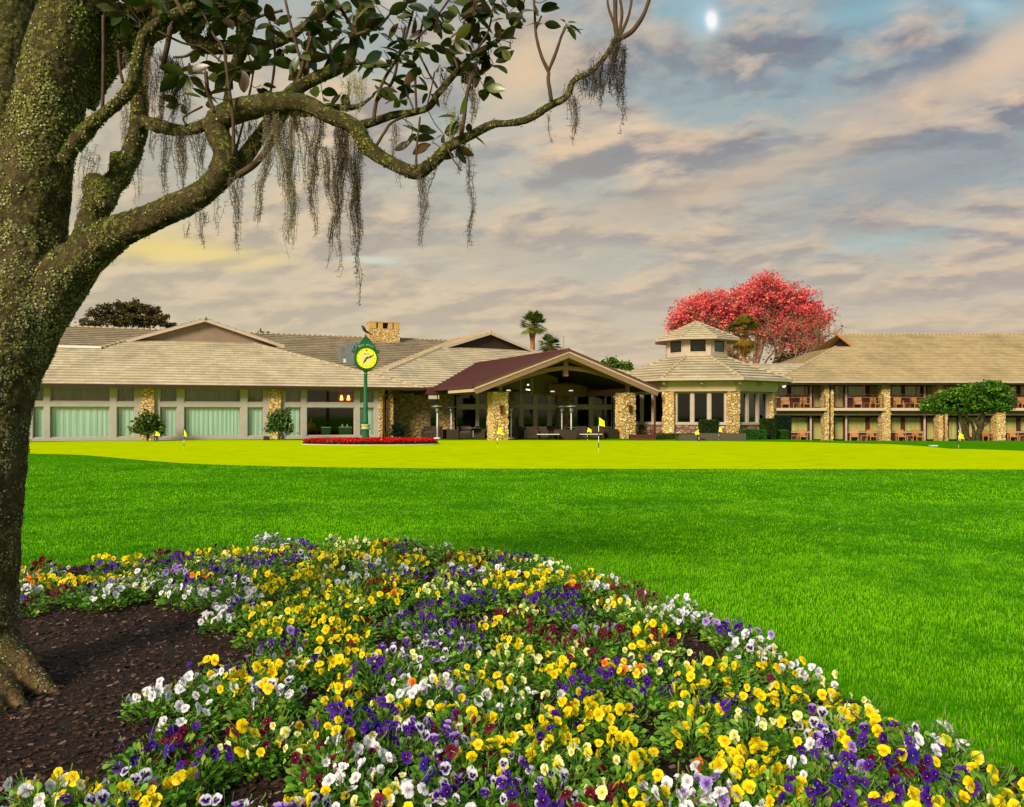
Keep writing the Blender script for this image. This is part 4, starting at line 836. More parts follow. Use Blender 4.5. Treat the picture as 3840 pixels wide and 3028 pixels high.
for i, (a, b) in enumerate(wins):
    clear = a == 1150
    window(A, Ux(a), Ux(b), WP_+.09, zlo, zr0, club, None if clear else 'sheer', 'taupe', 'glassmid' if clear else 'glass')
    window(A, Ux(a), Ux(b), WP_+.09, zr1, zt, club, None if clear else 'sheer_shaded', 'taupe', 'glassmid' if clear else 'glass')
for k, (a, b) in enumerate(piers): rough_box(A, Ux(a, .8), Ux(b, .8), .8, 1.3, zf, 3.2, .03, k*9).build('stone_pier', MT['stone'], club)
rough_box(A, Ux(1420, .9), Ux(1444, .9), .9, 1.6, zf, 3.2, .03, 31).build('stone_pier', MT['stone'], club)
rough_box(A, Ux(1450, .9)+.12, Ux(1468, .9)+.12, .9, 1.6, zf, 3.2, .03, 37).build('stone_pier', MT['stone'], club)
for k, px in enumerate((1438, 1452)):
    B = Bulk(); u = Ux(px, .75); B.tube(catmull([A(u+.9, .0, 3.22), A(u+.5, .35, 3.05), A(u+.05, .7, 2.75-.25*k), A(u, .75, 2.4), A(u, .75, 0)], 4), .065, 8); B.build('downspout', MT['redbrown'], club, True)
# dining room behind the glass
B = Bulk(); B.box(A, Ux(1068), end_u, 7.9, 8.0, 0, 3.2); B.build('room_wall', MT['room'], club)
B = Bulk(); B.box(A, UL, Ux(1068), 1.9, 2.0, 0, 3.2); B.box(A, Ux(1345), end_u, 1.9, 2.0, 0, 3.2); B.box(A, Ux(1068)-.1, Ux(1068), 2.0, 7.9, 0, 3.2); B.build('room_partition', MT['room'], club)
B = Bulk(); B.box(A, Ux(1068), end_u, 1.25, 7.9, -.02, .02); B.build('room_floor', MT['patio'], club)
B = Bulk(); a, b = Ux(1268, 5), Ux(1330, 5); B.box(A, a, b, 5, 5.1, 1.9, 3.15); B.build('wood_panel', M('lit_wood_panel', lin(110, 50, 20), .5, .2, 3), club)
for px in (1281, 1307):
    B = Bulk(); u = Ux(px, 4.8); B.lathe(A, u, 4.85, [(.05, 2.95), (.1, 2.75), (.12, 2.6)], 10); B.build('wall_lamp', emis('amber_wall_lamp', (1, .5, .08), 4.0), club, True)
# stone return wall beside the terrace
rough_box(A, Ux(1472, 2.6), Ux(1612, 2.6), 2.6, 3.1, zf, 3.1, .04, 5).build('stone_wall', MT['stone_dim'], club)
# long back roof
Rr = Fr(-35.7, 64.9, 0, 22); zR = 8.72; LR = Rr.U(1760, 0)+4
RB = Bulk(); roof(RB, [Rr(-20, -11, zR-11*P3), Rr(LR, -11, zR-11*P3), Rr(LR, 0, zR), Rr(-20, 0, zR)], Rr(0, -11, zR-11*P3), Rr(1, 0, 0)-Rr(0, 0, 0))
RB.add([Rr(-20, 0, zR), Rr(LR, 0, zR), Rr(LR, 11, zR-3.6), Rr(-20, 11, zR-3.6)], [(0, 1, 2, 3)], uv=[(0, .6)]*4)
b_ = RB.build('roof', MT['shingle_back'], club)
B = Bulk(); caps(B, Rr(-20, 0, zR+.02), Rr(LR, 0, zR+.02), .1); B.build('ridge_tiles', MT['cap'], b_, True)
B = Bulk(); B.box(Rr, -19, LR-1, -8, 9, 0, 4.9); B.build('rear_block', MT['olive'], club)
# chimney
cu0, cu1 = Rr.U(1386, -1.6), Rr.U(1499, -1.6); cz0, cz1, cz2 = 7.4, Rr.Z(1440, 1233, -1.6), Rr.Z(1440, 1207, -1.6)
ch = rough_box(Rr, cu0, cu1, -1.6, -.2, cz0, cz1, .04, 77).build('chimney', MT['stone'], club)
B = Bulk(); st = MT['cream']; h = cz2-cz1; q = (cu1-cu0)
segs = [(0, .22), (.28, .43), (.62, .76), (.80, 1)]
for a, b in segs: B.box(Rr, cu0+q*a, cu0+q*b, -1.62, -.18, cz1, cz2-.09)
B.box(Rr, cu0-.03, cu1+.03, -1.65, -.15, cz2-.09, cz2); B.build('chimney_cap', M('sandy_concrete', lin(196, 158, 96), .8, .15, 3, .2), ch)
B = Bulk(); B.box(Rr, cu0+.1, cu1-.1, -1.2, -.6, cz1, cz2-.1); B.build('flue', MT['black'], ch)
# rooftop air handler
hu, hw = Rr.slope(1296, 1362, zR, P3); F_ = Rr; hz = zR+P3*hw
B = Bulk(); B.box(F_, F_.U(1276, hw), F_.U(1300, hw), hw-.3, hw+1.2, hz-.4, hz+1.25); B.box(F_, F_.U(1300, hw-.6)+.02, F_.U(1326, hw-.6), hw-.7, hw+.9, hz-.3, hz+1.5); B.box(F_, F_.U(1326, hw)+.0, F_.U(1352, hw), hw-.2, hw+.6, hz, hz+1.7)
B.build('air_handler', MT['hvac'], club); B = Bulk(); B.box(F_, F_.U(1288, hw-.33), F_.U(1297, hw-.33), hw-.34, hw-.305, hz-.0, hz+.3); B.build('access_panel', MT['white'], club)
# second gabled roof, behind the portico
Bf = Fr(-5.6, 54.2, 0, 29)
ub, wb_ = Bf.slope(1825, 1309, ZE, P3); bl = Bf.slope(1672, 1306, ZE, P3)[0]; br = Bf.slope(1990, 1318, ZE, P3)[0]; gB = (br-bl)/2; uB = (bl+br)/2; zbB = ZE+P3*wb_; zrB = zbB+gB*P3; LB = 26
RB = Bulk(); e3 = Bf(1, 0, 0)-Bf(0, 0, 0); e4 = Bf(0, 1, 0)-Bf(0, 0, 0); refB = Bf(0, 0, ZE)
roof(RB, [pt(Bf, bl-wb_*.82, 0), pt(Bf, br+wb_, 0), Bf(br, wb_, zbB), Bf(bl, wb_, zbB), pt(Bf, bl-wb_*.82, wb_*.18)], refB, e3)
for sgn, ue in ((-1, bl), (1, br)):
    kq = .82 if sgn < 0 else 1.0; lo_ = wb_*(1-kq)
    roof(RB, [Bf(ue+sgn*wb_*kq, lo_, ZE+P3*lo_), Bf(ue+sgn*wb_*kq, LB, ZE+P3*lo_), Bf(ue, LB, zbB), Bf(ue, wb_, zbB)], Bf(ue+sgn*wb_, 0, ZE), e4)
    roof(RB, [Bf(ue, wb_-.5, zbB), Bf(ue, LB, zbB), Bf(uB, LB, zrB), Bf(uB, wb_-.5, zrB)], Bf(ue+sgn*wb_, 0, ZE), e4)
b_ = RB.build('roof', MT['shingle'], club)
B = Bulk(); caps(B, Bf(bl, wb_, zbB), Bf(bl-wb_*.66, wb_*.34, ZE+P3*wb_*.34), .1); caps(B, Bf(br, wb_, zbB), Bf(br+wb_, 0, ZE), .12); caps(B, Bf(uB, wb_-.5, zrB+.03), Bf(uB, LB, zrB+.03), .12); B.build('ridge_tiles', MT['cap'], b_, True)
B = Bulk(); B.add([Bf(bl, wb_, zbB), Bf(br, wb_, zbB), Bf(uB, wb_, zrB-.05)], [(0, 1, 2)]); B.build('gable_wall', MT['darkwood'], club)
B = Bulk()
for sgn in (1, -1): B.beam(Bf(uB+sgn*(gB+.5), wb_-.5, zbB-.2), Bf(uB, wb_-.5, zrB-.08), .06, .22)
B.build('rake_board', MT['taupe'], club)
B = Bulk(); B.box(Bf, 0, br+wb_, -.1, 0, ZE-.1, ZE+.06); B.build('gutter', MT['brown'], club)
# terrace wall with glazed doors, under and beside the portico
T = Fr(-6.3, 56.4, 0, 9)
Tx = lambda px, w=0: T.U(px, w)
zh = T.Z(1900, 1480, 0); ztr1 = T.Z(1900, 1519, 0); ztr0 = T.Z(1900, 1534, 0); zs = .42
def trun(a, b, z0, z1, B, w0=0, w1=.25): B.box(T, Tx(a), Tx(b), w0, w1, z0, z1)
WBs = [Bulk() for _ in range(5)]; gi = lambda px: sum(px > q for q in (1650, 1915, 2118, 2350)); tw = [(1614, 1638, 0), (1712, 1786, 0), (1796, 1826, 0), (1836, 1900, 0), (1926, 1948, 0), (1962, 2001, 1), (2015, 2054, 1), (2068, 2088, 0), (2150, 2211, 0), (2224, 2296, 0), (2400, 2412, 1)]
seg = sorted([x for w_ in tw for x in w_[:2]]); ends = [1560]+seg+[2420]
for i in range(0, len(ends), 2):
    if ends[i+1]-ends[i] > 30 and ends[i] > 1600: continue
    trun(ends[i], ends[i+1], -.1, zh, WBs[gi(ends[i])])
for a, b, dr in tw:
    if a < 2300: trun(a, b, ztr0, ztr1, WBs[gi(a)], .003, .247); trun(a, b, -.1, .02 if dr else zs, WBs[gi(a)], .003, .247)
for WB in WBs: WB.build('facade_frame', MT['taupe'], club)
B = Bulk(); trun(2302, 2398, -.1, zh, B); B.build('facade_wall', MT['taupe'], club)
for a, b, dr in tw:
    window(T, Tx(a), Tx(b), .06, .02 if dr else zs, ztr0, club, None, 'trimgrey', 'glassdark', nm='glazed_door' if dr else 'window')
    window(T, Tx(a), Tx(b), .06, ztr1, zh, club, None, 'trimgrey', 'glassdark')
for k, (a, b) in enumerate([(1641, 1703), (1903, 1928), (2088, 2147)]): rough_box(T, Tx(a), Tx(b), -.35, .3, -.1, T.Z(a, 1478, 0), .04, 41+k).build('stone_pier', MT['stone_dim'], club)
B = Bulk(); B.box(T, Tx(1560), Tx(2420), 0, .3, zh, 3.9); B.box(T, Tx(1930), Tx(2092), .02, .28, 3.9, 4.9); B.build('header_wall', MT['olive'], club)
B = Bulk(); B.box(T, Tx(1560), Tx(2420), 6, 6.1, 0, 3.4); B.box(T, Tx(1560), Tx(2420), .3, 6, -.03, 0); B.build('room_wall', MT['room'], club)
B = Bulk(); B.box(T, Tx(1950), Tx(1956), -.01, .0, zh+.1, 4.2); B.box(T, Tx(1990), Tx(2000), -.02, -.0, zh, 4.2); B.build('mullion', MT['trimgrey'], club)
B = Bulk(); px0 = Tx(1607, -1.2); B.box(T, px0, Tx(1639, -1.2), -1.2, -1.12, T.Z(1620, 1497, -1.2), T.Z(1620, 1484, -1.2)); B.box(T, Tx(1643, -1.2), Tx(1647, -1.2), -1.2, -1.12, T.Z(1620, 1497, -1.2), T.Z(1620, 1482, -1.2)); B.build('lit_sign_box', emis('warm_light_box', lin(205, 186, 160), .7), club)
# ---------------------------------------------------------------- portico
Q = Fr(-2.19, 47.0, 0, 25.2)
port = thing('portico', 'open gabled timber entrance portico with burgundy metal roof and two stone columns', 'portico', (3.7, 49.7, 0))
zE = 3.22; W_ = Q.U(2467, 0); um = Q.U(2131, 0); zP = Q.Z(2131, 1312, 0); LQ = 16
th = .2
RB = Bulk()
for (ua, ub2) in ((-.05, um), (W_+.05, um)):
    v = [Q(ua, -.1, zE+.06), Q(um, -.1, zP), Q(um, LQ, zP), Q(ua, LQ, zE+.06)]; v2 = [p-[0, 0, .1] for p in v]
    RB.add(v+v2, [(0, 1, 2, 3), (4, 5, 6, 7), (0, 1, 5, 4), (1, 2, 6, 5), (2, 3, 7, 6), (3, 0, 4, 7)])
    nseam = 15
    for i in range(1, nseam+14):
        w = i*.62-.2
        if w < LQ: RB.beam(Q(ua, w, zE+.075), Q(um, w, zP+.015), .035, .04)
prf = RB.build('roof', MT['burgundy'], port)
B = Bulk(); B.tube([Q(um, -.12, zP+.03), Q(um, LQ, zP+.03)], .07, 8); B.build('ridge_cap', MT['burgundy'], prf, True)
B = Bulk()
for s_, ua in ((1, -.05), (-1, W_+.05)): B.beam(Q(ua, -.13, zE+.03), Q(um, -.13, zP-.03), .05, .14)
B.build('rake_edge', M('burgundy_brown_edge', lin(104, 68, 54), .5, .1, 4), port)
B = Bulk()
for s_, ua in ((1, .0), (-1, W_)): B.beam(Q(ua, -.08, zE-.10), Q(um, -.08, zP-.16), .1, .12)
B.build('rake_trim', MT['cream'], port)
B = Bulk()
for s_, ua in ((1, .05), (-1, W_-.05)): B.beam(Q(ua, -.0, zE-.30), Q(um, -.0, zP-.36), .18, .28)
B.build('rafter', MT['beam'], port)
B = Bulk(); B.beam(Q(-.08, .1, zE-.0), Q(-.08, 9.6, zE-.0), .12, .16); B.box(Q, -.5, .5, 6.6, 9.8, zE-.28, zE+.18); B.build('gutter', MT['burgundy'], port)
B = Bulk(); B.beam(Q(.0, .12, zE-.2), Q(.0, 4.3, zE-.2), .1, .2); B.beam(Q(W_, .12, zE-.2), Q(W_, 9, zE-.2), .1, .2); B.build('eave_board', MT['cream'], port)
RB = Bulk()
for ua in (.02, W_-.02): RB.add([Q(ua, .1, zE-.1), Q(um, .1, zP-.22), Q(um, LQ, zP-.22), Q(ua, LQ, zE-.1)], [(0, 1, 2, 3)])
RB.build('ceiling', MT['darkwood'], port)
# truss: king post and curved lower chords
wT = .9
k0, k1 = Q.U(2112, wT), Q.U(2128, wT); uk = (k0+k1)/2
B = Bulk(); B.box(Q, k0, k1, wT-.1, wT+.1, Q.Z(2120, 1412, wT), Q.Z(2120, 1340, wT)); B.build('king_post', MT['beam'], port)
for sgn, pts in ((0, [(1862, 1447), (1930, 1424), (2000, 1403), (2060, 1388), (2112, 1381)]), (1, [(2128, 1381), (2190, 1388), (2250, 1403), (2310, 1421), (2372, 1444)])):
    B = Bulk(); p = [Q(Q.U(x, wT), wT, Q.Z(x, y, wT)) for x, y in pts]; p = catmull(p, 4)
    for a, b in zip(p[:-1], p[1:]): B.beam(a, b+(b-a)*.03, .2, .26)
    B.build('truss_chord', MT['beam'], port)
for sgn, pts in ((0, [(1890, 1440), (2116, 1348)]), (1, [(2126, 1348), (2350, 1440)])):
    B = Bulk(); a, b = [Q(Q.U(x, wT), wT+.02, Q.Z(x, y, wT)) for x, y in pts]; B.beam(a, b, .16, .18); B.build('truss_strut', MT['beam'], port)
# stone columns, posts on them, lanterns
for k, (a, b, yt) in enumerate([(1830, 1906, 1471), (2311, 1384, 1474)]):
    if k: a, b = 2308, 2384
    w0 = .85; u0 = Q.U(a, w0+.9) if not k else Q.U(a, w0+.9); u1 = Q.U(b, w0); zt_ = Q.Z(b, yt, w0)
    u0 = u1-.98
    rough_box(Q, u0, u1, w0, w0+.98, -.25, zt_, .045, 60+k*7, .1).build('stone_column', MT['stone'], port)
    B = Bulk(); c_ = (u0+u1)/2+.12; B.box(Q, c_-.11, c_+.11, w0+.3, w0+.52, zt_, zt_+.62+(0 if k else 0)); B.build('post', MT['beam'], port)
    B = Bulk(); lu = u0+.5; lz = Q.Z((a+b)/2, 1537 if k == 0 else 1535, w0); B.box(Q, lu-.09, lu+.09, w0-.16, w0-.03, lz-.2, lz+.2); B.box(Q, lu-.13, lu+.13, w0-.2, w0-.03, lz+.2, lz+.25); B.box(Q, lu-.04, lu+.04, w0-.12, w0-.03, lz-.28, lz-.2); B.build('lantern', MT['redbrown'], port)
B = Bulk(); B.box(Q, W_-1.35, W_-1.05, 1.9, 9, 2.92, 3.32); B.box(Q, .95, 1.2, 1.9, 9, 2.92, 3.25); B.build('side_beam', MT['beam'], port)
B = Bulk(); B.box(Q, W_-4.4, W_-1.2, 6.9, 7.1, 2.95, 3.75); B.build('lit_soffit_panel', MT['beam'], port)
for px, py, w in ((1907, 1465, 4), (2072, 1469, 4.5), (2141, 1466, 5), (1976, 1462, 5.0), (1984, 1463, 5.5), (1980, 1444, 5.5)):
    B = Bulk(); u, d_ = Q.at(px, w); z = Q.Z(px, py, w); r_ = .07 if px in (1976, 1984, 1980) else .15
    B.box(Q, u-.01, u+.01, w-.01, w+.01, z+.07, z+.7); pl_ = B.build('pendant_stem', MT['brown'], port); B = Bulk(); B.lathe(Q, u, w, [(r_, z-.03), (r_*1.05, z), (r_*.6, z+.05)], 12)
    B.build('pendant_lamp', emis('pendant_lamp_glow', (1, .93, .8) if r_ > .1 else (1, .9, .7), .6 if r_ > .1 else 2.2), pl_, True)
u, _ = Q.at(2210, 5.5); z = Q.Z(2210, 1462, 5.5); B = Bulk(); B.lathe(Q, u, 5.5, [(.05, z-.16), (.16, z-.08), (.16, z+.02), (.05, z+.08)], 12); B.box(Q, u-.02, u+.02, 5.48, 5.52, z+.08, z+.6)
fan = B.build('ceiling_fan', MT['brown'], port); B = Bulk()
for k in range(5):
    a = k*1.2566+.3; p = Q(u+.15*math.cos(a), 5.5+.15*math.sin(a), z+.0); q = Q(u+.85*math.cos(a), 5.5+.85*math.sin(a), z+.02); B.beam(p, q, .15, .015)
B.build('fan_blades', MT['brown'], fan)
# terrace floor
B = Bulk(); B.box(W0, -7.6, 12, 49.3, 62, -.12, -.02); o = B.build('terrace', MT['patio']); o['kind'] = 'structure'
# ---------------------------------------------------------------- octagonal pavilion
PC = np.array([13.35, 58.0])
pav = thing('octagonal_pavilion', 'octagonal stone and glass pavilion with tiled roof and windowed lantern on top', 'building', (PC[0], PC[1], 0))
ANG = [77+45*k for k in range(8)]
def vtx(R_, k, z): a = math.radians(-ANG[k % 8]); return np.array([PC[0]+R_*math.cos(a), PC[1]+R_*math.sin(a), z])
RE, zEo, RLb, zLb = 6.75, 3.92, 2.35, 5.62
RB = Bulk(); CB = Bulk()
for k in range(8):
    a, b = vtx(RE, k, zEo), vtx(RE, k+1, zEo); c_, d_ = vtx(RLb-.1, k+1, zLb), vtx(RLb-.1, k, zLb); roof(RB, [a, b, c_, d_], a, b-a, .55, .07); caps(CB, a, d_, .12)
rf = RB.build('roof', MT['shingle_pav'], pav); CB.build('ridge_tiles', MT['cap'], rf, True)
def ring(name, R0, z0, z1, mat, R1=None, thick=.15):
    B = Bulk(); R1 = R1 or R0
    for k in range(8): B.add([vtx(R0, k, z0), vtx(R0, k+1, z0), vtx(R1, k+1, z1), vtx(R1, k, z1), vtx(R0-thick, k, z0), vtx(R0-thick, k+1, z0), vtx(R1-thick, k+1, z1), vtx(R1-thick, k, z1)], [(0, 1, 2, 3), (4, 7, 6, 5), (0, 4, 5, 1), (3, 2, 6, 7)])
    return B.build(name, mat, pav)
ring('fascia', RE+.06, zEo-.12, zEo+.05, MT['taupe'], thick=.1)
ring('frieze', 5.72, 3.12, 3.84, MT['sage'], 5.92, .3)
B = Bulk()
for k in range(8): B.add([vtx(RE, k, zEo-.14), vtx(RE, k+1, zEo-.14), vtx(5.4, k+1, zEo-.14), vtx(5.4, k, zEo-.14)], [(0, 1, 2, 3)]); B.add([vtx(5.7, k, 3.11), vtx(5.7, k+1, 3.11), vtx(4.9, k+1, 3.11), vtx(4.9, k, 3.11)], [(0, 1, 2, 3)])
B.build('soffit', MT['olive'], pav)
for k in range(8):
    for q in ((0,) if k not in (0, 1, 7) else (0, .5)):
        a = vtx(6.35, k, 0)*(1-q)+vtx(6.35, k+1, 0)*q; b = vtx(5.85, k, 0)*(1-q)+vtx(5.85, k+1, 0)*q
        B = Bulk(); B.beam([b[0], b[1], zEo-.28], [a[0]*1.0, a[1], zEo-.22], .16, .26); B.build('bracket', MT['cream'], pav)
Rw = 5.4; zsl, zwt = 1.03, 3.05
for k in range(8):
    a, b = vtx(Rw, k+1, 0), vtx(Rw, k, 0)
    L_ = np.linalg.norm(b-a); F = Fr(a[0], a[1], 0, math.degrees(math.atan2(b[1]-a[1], b[0]-a[0])))
    pw = .42
    wl = Bulk(); wl.box(F, pw-.1, L_-pw+.1, 0, .3, -1.0, zsl-.13); wl.build('stone_base', MT['brick'], pav)
    if k in (0, 1, 6, 7, 2):
        B = Bulk(); B.box(F, pw-.1, L_-pw+.1, -.08, .3, zsl-.13, zsl); B.box(F, pw, L_-pw, 0, .2, zwt, 3.12)
        n3 = 3; ww = (L_-2*pw)/n3
        for i in range(n3+1): B.box(F, pw+i*ww-(.10 if 0 < i else 0), pw+i*ww+(.10 if i < n3 else 0), -.02, .2, zsl, zwt)
        B.build('window_surround', MT['taupe'], pav)
        for i in range(n3): window(F, pw+i*ww+.10, pw+(i+1)*ww-.10, .05, zsl, zwt, pav, None, 'trimgrey', 'glassdark')
    else:
        B = Bulk(); B.box(F, pw, L_-pw, 0, .2, zsl-.13, 3.12); B.build('wall', MT['olive'], pav)
for k in range(8):
    c_ = vtx(Rw-.05, k, 0); F = Fr(c_[0], c_[1], 0, ANG[k]*-1+90); rough_box(F, -.40, .40, -.25, .45, -1.0, 3.1, .04, 90+k).build('stone_pier', MT['stone'], pav)
B = Bulk(); B.lathe(Fr(PC[0], PC[1], 0, 0), 0, 0, [(2.2, -.9), (2.2, 3.1)], 16); B.build('inner_core', MT['room'], pav)
# lantern storey
RW2 = 2.28; zl0, zl1 = 5.5, 6.98
for k in range(8):
    a, b = vtx(RW2, k+1, 0), vtx(RW2, k, 0); L_ = np.linalg.norm(b-a); F = Fr(a[0], a[1], 0, math.degrees(math.atan2(b[1]-a[1], b[0]-a[0])))
    m = L_*.16; B = Bulk(); B.box(F, 0, m, 0, .1, zl0, zl1); B.box(F, L_-m, L_, 0, .1, zl0, zl1); B.box(F, m, L_-m, 0, .1, zl0, 5.93); B.box(F, m, L_-m, 0, .1, 6.86, zl1); B.build('lantern_wall', MT['taupe'], pav)
    wn = window(F, m, L_-m, -.03, 5.93, 6.86, pav, None, 'cream', 'glassdark', .06, .1)
REL, zEL, zAp = 3.12, 6.93, 8.32
RB = Bulk(); CB = Bulk()
for k in range(8):
    a, b = vtx(REL, k, zEL), vtx(REL, k+1, zEL); ap = np.array([PC[0], PC[1], zAp]); roof(RB, [a, b, ap], a, b-a, .42, .06); caps(CB, a, ap, .09, .35)
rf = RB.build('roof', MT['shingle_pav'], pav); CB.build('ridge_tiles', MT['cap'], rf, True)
ring('fascia', REL+.04, zEL-.12, zEL+.03, MT['taupe'], thick=.08)
B = Bulk()
for k in range(8): B.add([vtx(REL, k, zEL-.12), vtx(REL, k+1, zEL-.12), vtx(RW2-.1, k+1, zEL-.1), vtx(RW2-.1, k, zEL-.1)], [(0, 1, 2, 3)])
B.build('soffit', MT['olive'], pav)
fl = P(2940, 1443, 55.2); B = Bulk(); B.lathe(Fr(fl[0], fl[1], 0, 0), 0, 0, [(.03, fl[2]+.3), (.05, fl[2]+.16), (.13, fl[2]+.08), (.13, fl[2]+.0)], 12); fo = B.build('flood_lamp', MT['trimgrey'], pav, True)
B = Bulk(); B.lathe(Fr(fl[0], fl[1], 0, 0), 0, 0, [(.12, fl[2]), (.13, fl[2]-.1), (.04, fl[2]-.2)], 12); B.build('bulb', emis('flood_bulb', (1, .97, .9), 2.5), fo, True)
B = Bulk(); q = P(2455, 1480, 52.6); B.tube(catmull([q+[-.6, .4, .55], q+[-.2, .1, .25], q+[0, 0, -.1], q+[0, 0, -2.9]], 4), .07, 8); B.build('downspout', MT['redbrown'], pav, True)
# link roof between pavilion and guest wing
lk = Fr(0, 74.2, 0, 0); RB = Bulk(); x0, x1 = 16, 29.5
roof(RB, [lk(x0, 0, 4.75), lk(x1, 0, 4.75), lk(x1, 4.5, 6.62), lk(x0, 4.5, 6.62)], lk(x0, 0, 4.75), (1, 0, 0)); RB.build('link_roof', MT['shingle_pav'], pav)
B = Bulk(); B.box(lk, 17, 23.6, 2.2, 6, -.9, 4.7); B.build('link_wall', MT['olive'], pav)
# ---------------------------------------------------------------- two storey guest wing
D = Fr(0, 75, -.87, 0); GF = 0.0
gw = thing('guest_wing', 'two storey guest wing with ochre tiled roof, balconies and stone piers', 'building', (42, 82, -.87))
dx = lambda px, w=0: D.U(px, w); DZ = lambda py, w=0: EYE+(HY-py)/FPX*(75+w)+.87
zed = DZ(1431, -1); pD = .42; UE0, UE1 = dx(2905, -1), dx(3840, -1)+14
hw_, zh_ = 9.6, zed+9.6*pD; rz = zed+13.6*pD; gx0 = dx(3196, 10)
RB = Bulk(); e = np.array([1., 0, 0])
roof(RB, [D(UE0, -1, zed), D(UE1, -1, zed), D(UE1, 8.6, zh_), D(UE0+9.6, 8.6, zh_)], D(UE0, -1, zed), e, .5, .07)
roof(RB, [D(gx0-.5, 8.6, zh_), D(UE1, 8.6, zh_), D(UE1, 12.6, rz), D(gx0-.5, 12.6, rz)], D(UE0, -1, zed), e, .5, .07)
roof(RB, [D(UE0, -1, zed), D(UE0+9.6, 8.6, zh_), D(UE0+9.6, 16.6, zh_), D(UE0, 26.2, zed)], D(UE0, 0, zed), (0, 1., 0), .5, .07)
RB.add([D(UE1, 26.2, zed), D(UE0, 26.2, zed), D(UE0+9.6, 16.6, zh_), D(gx0-.5, 12.6, rz), D(UE1, 12.6, rz)], [(0, 1, 2, 3, 4)], uv=[(0, .6)]*5)
RB.add([D(UE0+9.6, 8.6, zh_), D(gx0+.3, 8.6, zh_), D(gx0+.3, 16.6, zh_), D(UE0+9.6, 16.6, zh_)], [(0, 1, 2, 3)], uv=[(0, .6)]*4)
rf = RB.build('roof', MT['shingle_warm'], gw)
B = Bulk(); caps(B, D(UE0, -1, zed), D(UE0+9.6, 8.6, zh_), .14); caps(B, D(gx0-.5, 12.6, rz+.02), D(UE1, 12.6, rz+.02), .12); B.build('ridge_tiles', MT['cap'], rf, True)
B = Bulk(); B.add([D(gx0, 8.8, zh_), D(gx0, 16.4, zh_), D(gx0, 12.6, rz-.1)], [(0, 1, 2)]); B.build('gable_wall', MT['darkwood'], gw)
B = Bulk(); B.beam(D(gx0-.5, 8.6, zh_), D(gx0-.5, 12.6, rz), .3, .12); B.beam(D(gx0-.5, 16.6, zh_), D(gx0-.5, 12.6, rz), .3, .12); B.build('rake_board', M('ochre_board', lin(190, 130, 70), .6), gw)
B = Bulk(); B.box(D, UE0, UE1, -1.14, -1.0, zed-.14, zed+.03); B.build('gutter', MT['taupe'], gw)
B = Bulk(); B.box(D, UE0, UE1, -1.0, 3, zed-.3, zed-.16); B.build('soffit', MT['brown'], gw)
zs0, zs1 = DZ(1541), DZ(1532); zfl2 = zs1; ww = 1.6
cols = [(3090, 3124), (3307, 3338), (3518, 3552), (3735, 3768), (3962, 3996)]
for k, (a, b) in enumerate(cols):
    if k in (0, 2):
        rough_box(D, dx(a), dx(a+17), -.1, .8, -.3, zed-.3, .05, 120+k).build('stone_pier', MT['stone'], gw); rough_box(D, dx(b-9), dx(b), -.1, .8, -.3, zed-.3, .05, 140+k).build('stone_pier', MT['stone'], gw)
        B = Bulk(); u = dx(a+20); B.tube(catmull([D(u+.5, -1, zed-.1), D(u+.3, -.6, zed-.4), D(u, -.05, zed-.8), D(u, 0, zed-1.3), D(u, 0, 0)], 4), .08, 8); B.build('downspout', MT['redbrown'], gw, True)
    else: rough_box(D, dx(a), dx(b), -.1, .8, -.3, zed-.3, .05, 120+k).build('stone_pier', MT['stone'], gw)
B = Bulk(); B.box(D, UE0-2, UE1, ww+.35, ww+.45, -.3, zed-.2); B.build('room_wall', MT['room'], gw)
B = Bulk(); B.box(D, UE0-2, UE1, .85, 3, -.2, 0); B.box(D, UE0-2, UE1, -1.2, .85, -.24, 0); B.build('ground_floor', MT['patio'], gw)
bays = [(2880, 3090, 0), (3124, 3307, 1), (3338, 3518, 0), (3552, 3735, 1), (3768, 3962, 0)]
WB = Bulk(); RL = []
def bayspec(a, b, mir):
    s_ = (b-a)/180.0; q = [(4, 47), (55, 122), (137, 176)] if not mir else [(5, 42), (55, 126), (134, 176)]
    return [(a+x0*s_, a+x1*s_) for x0, x1 in q], (a+130*s_ if not mir else a+49*s_), s_
doors = []
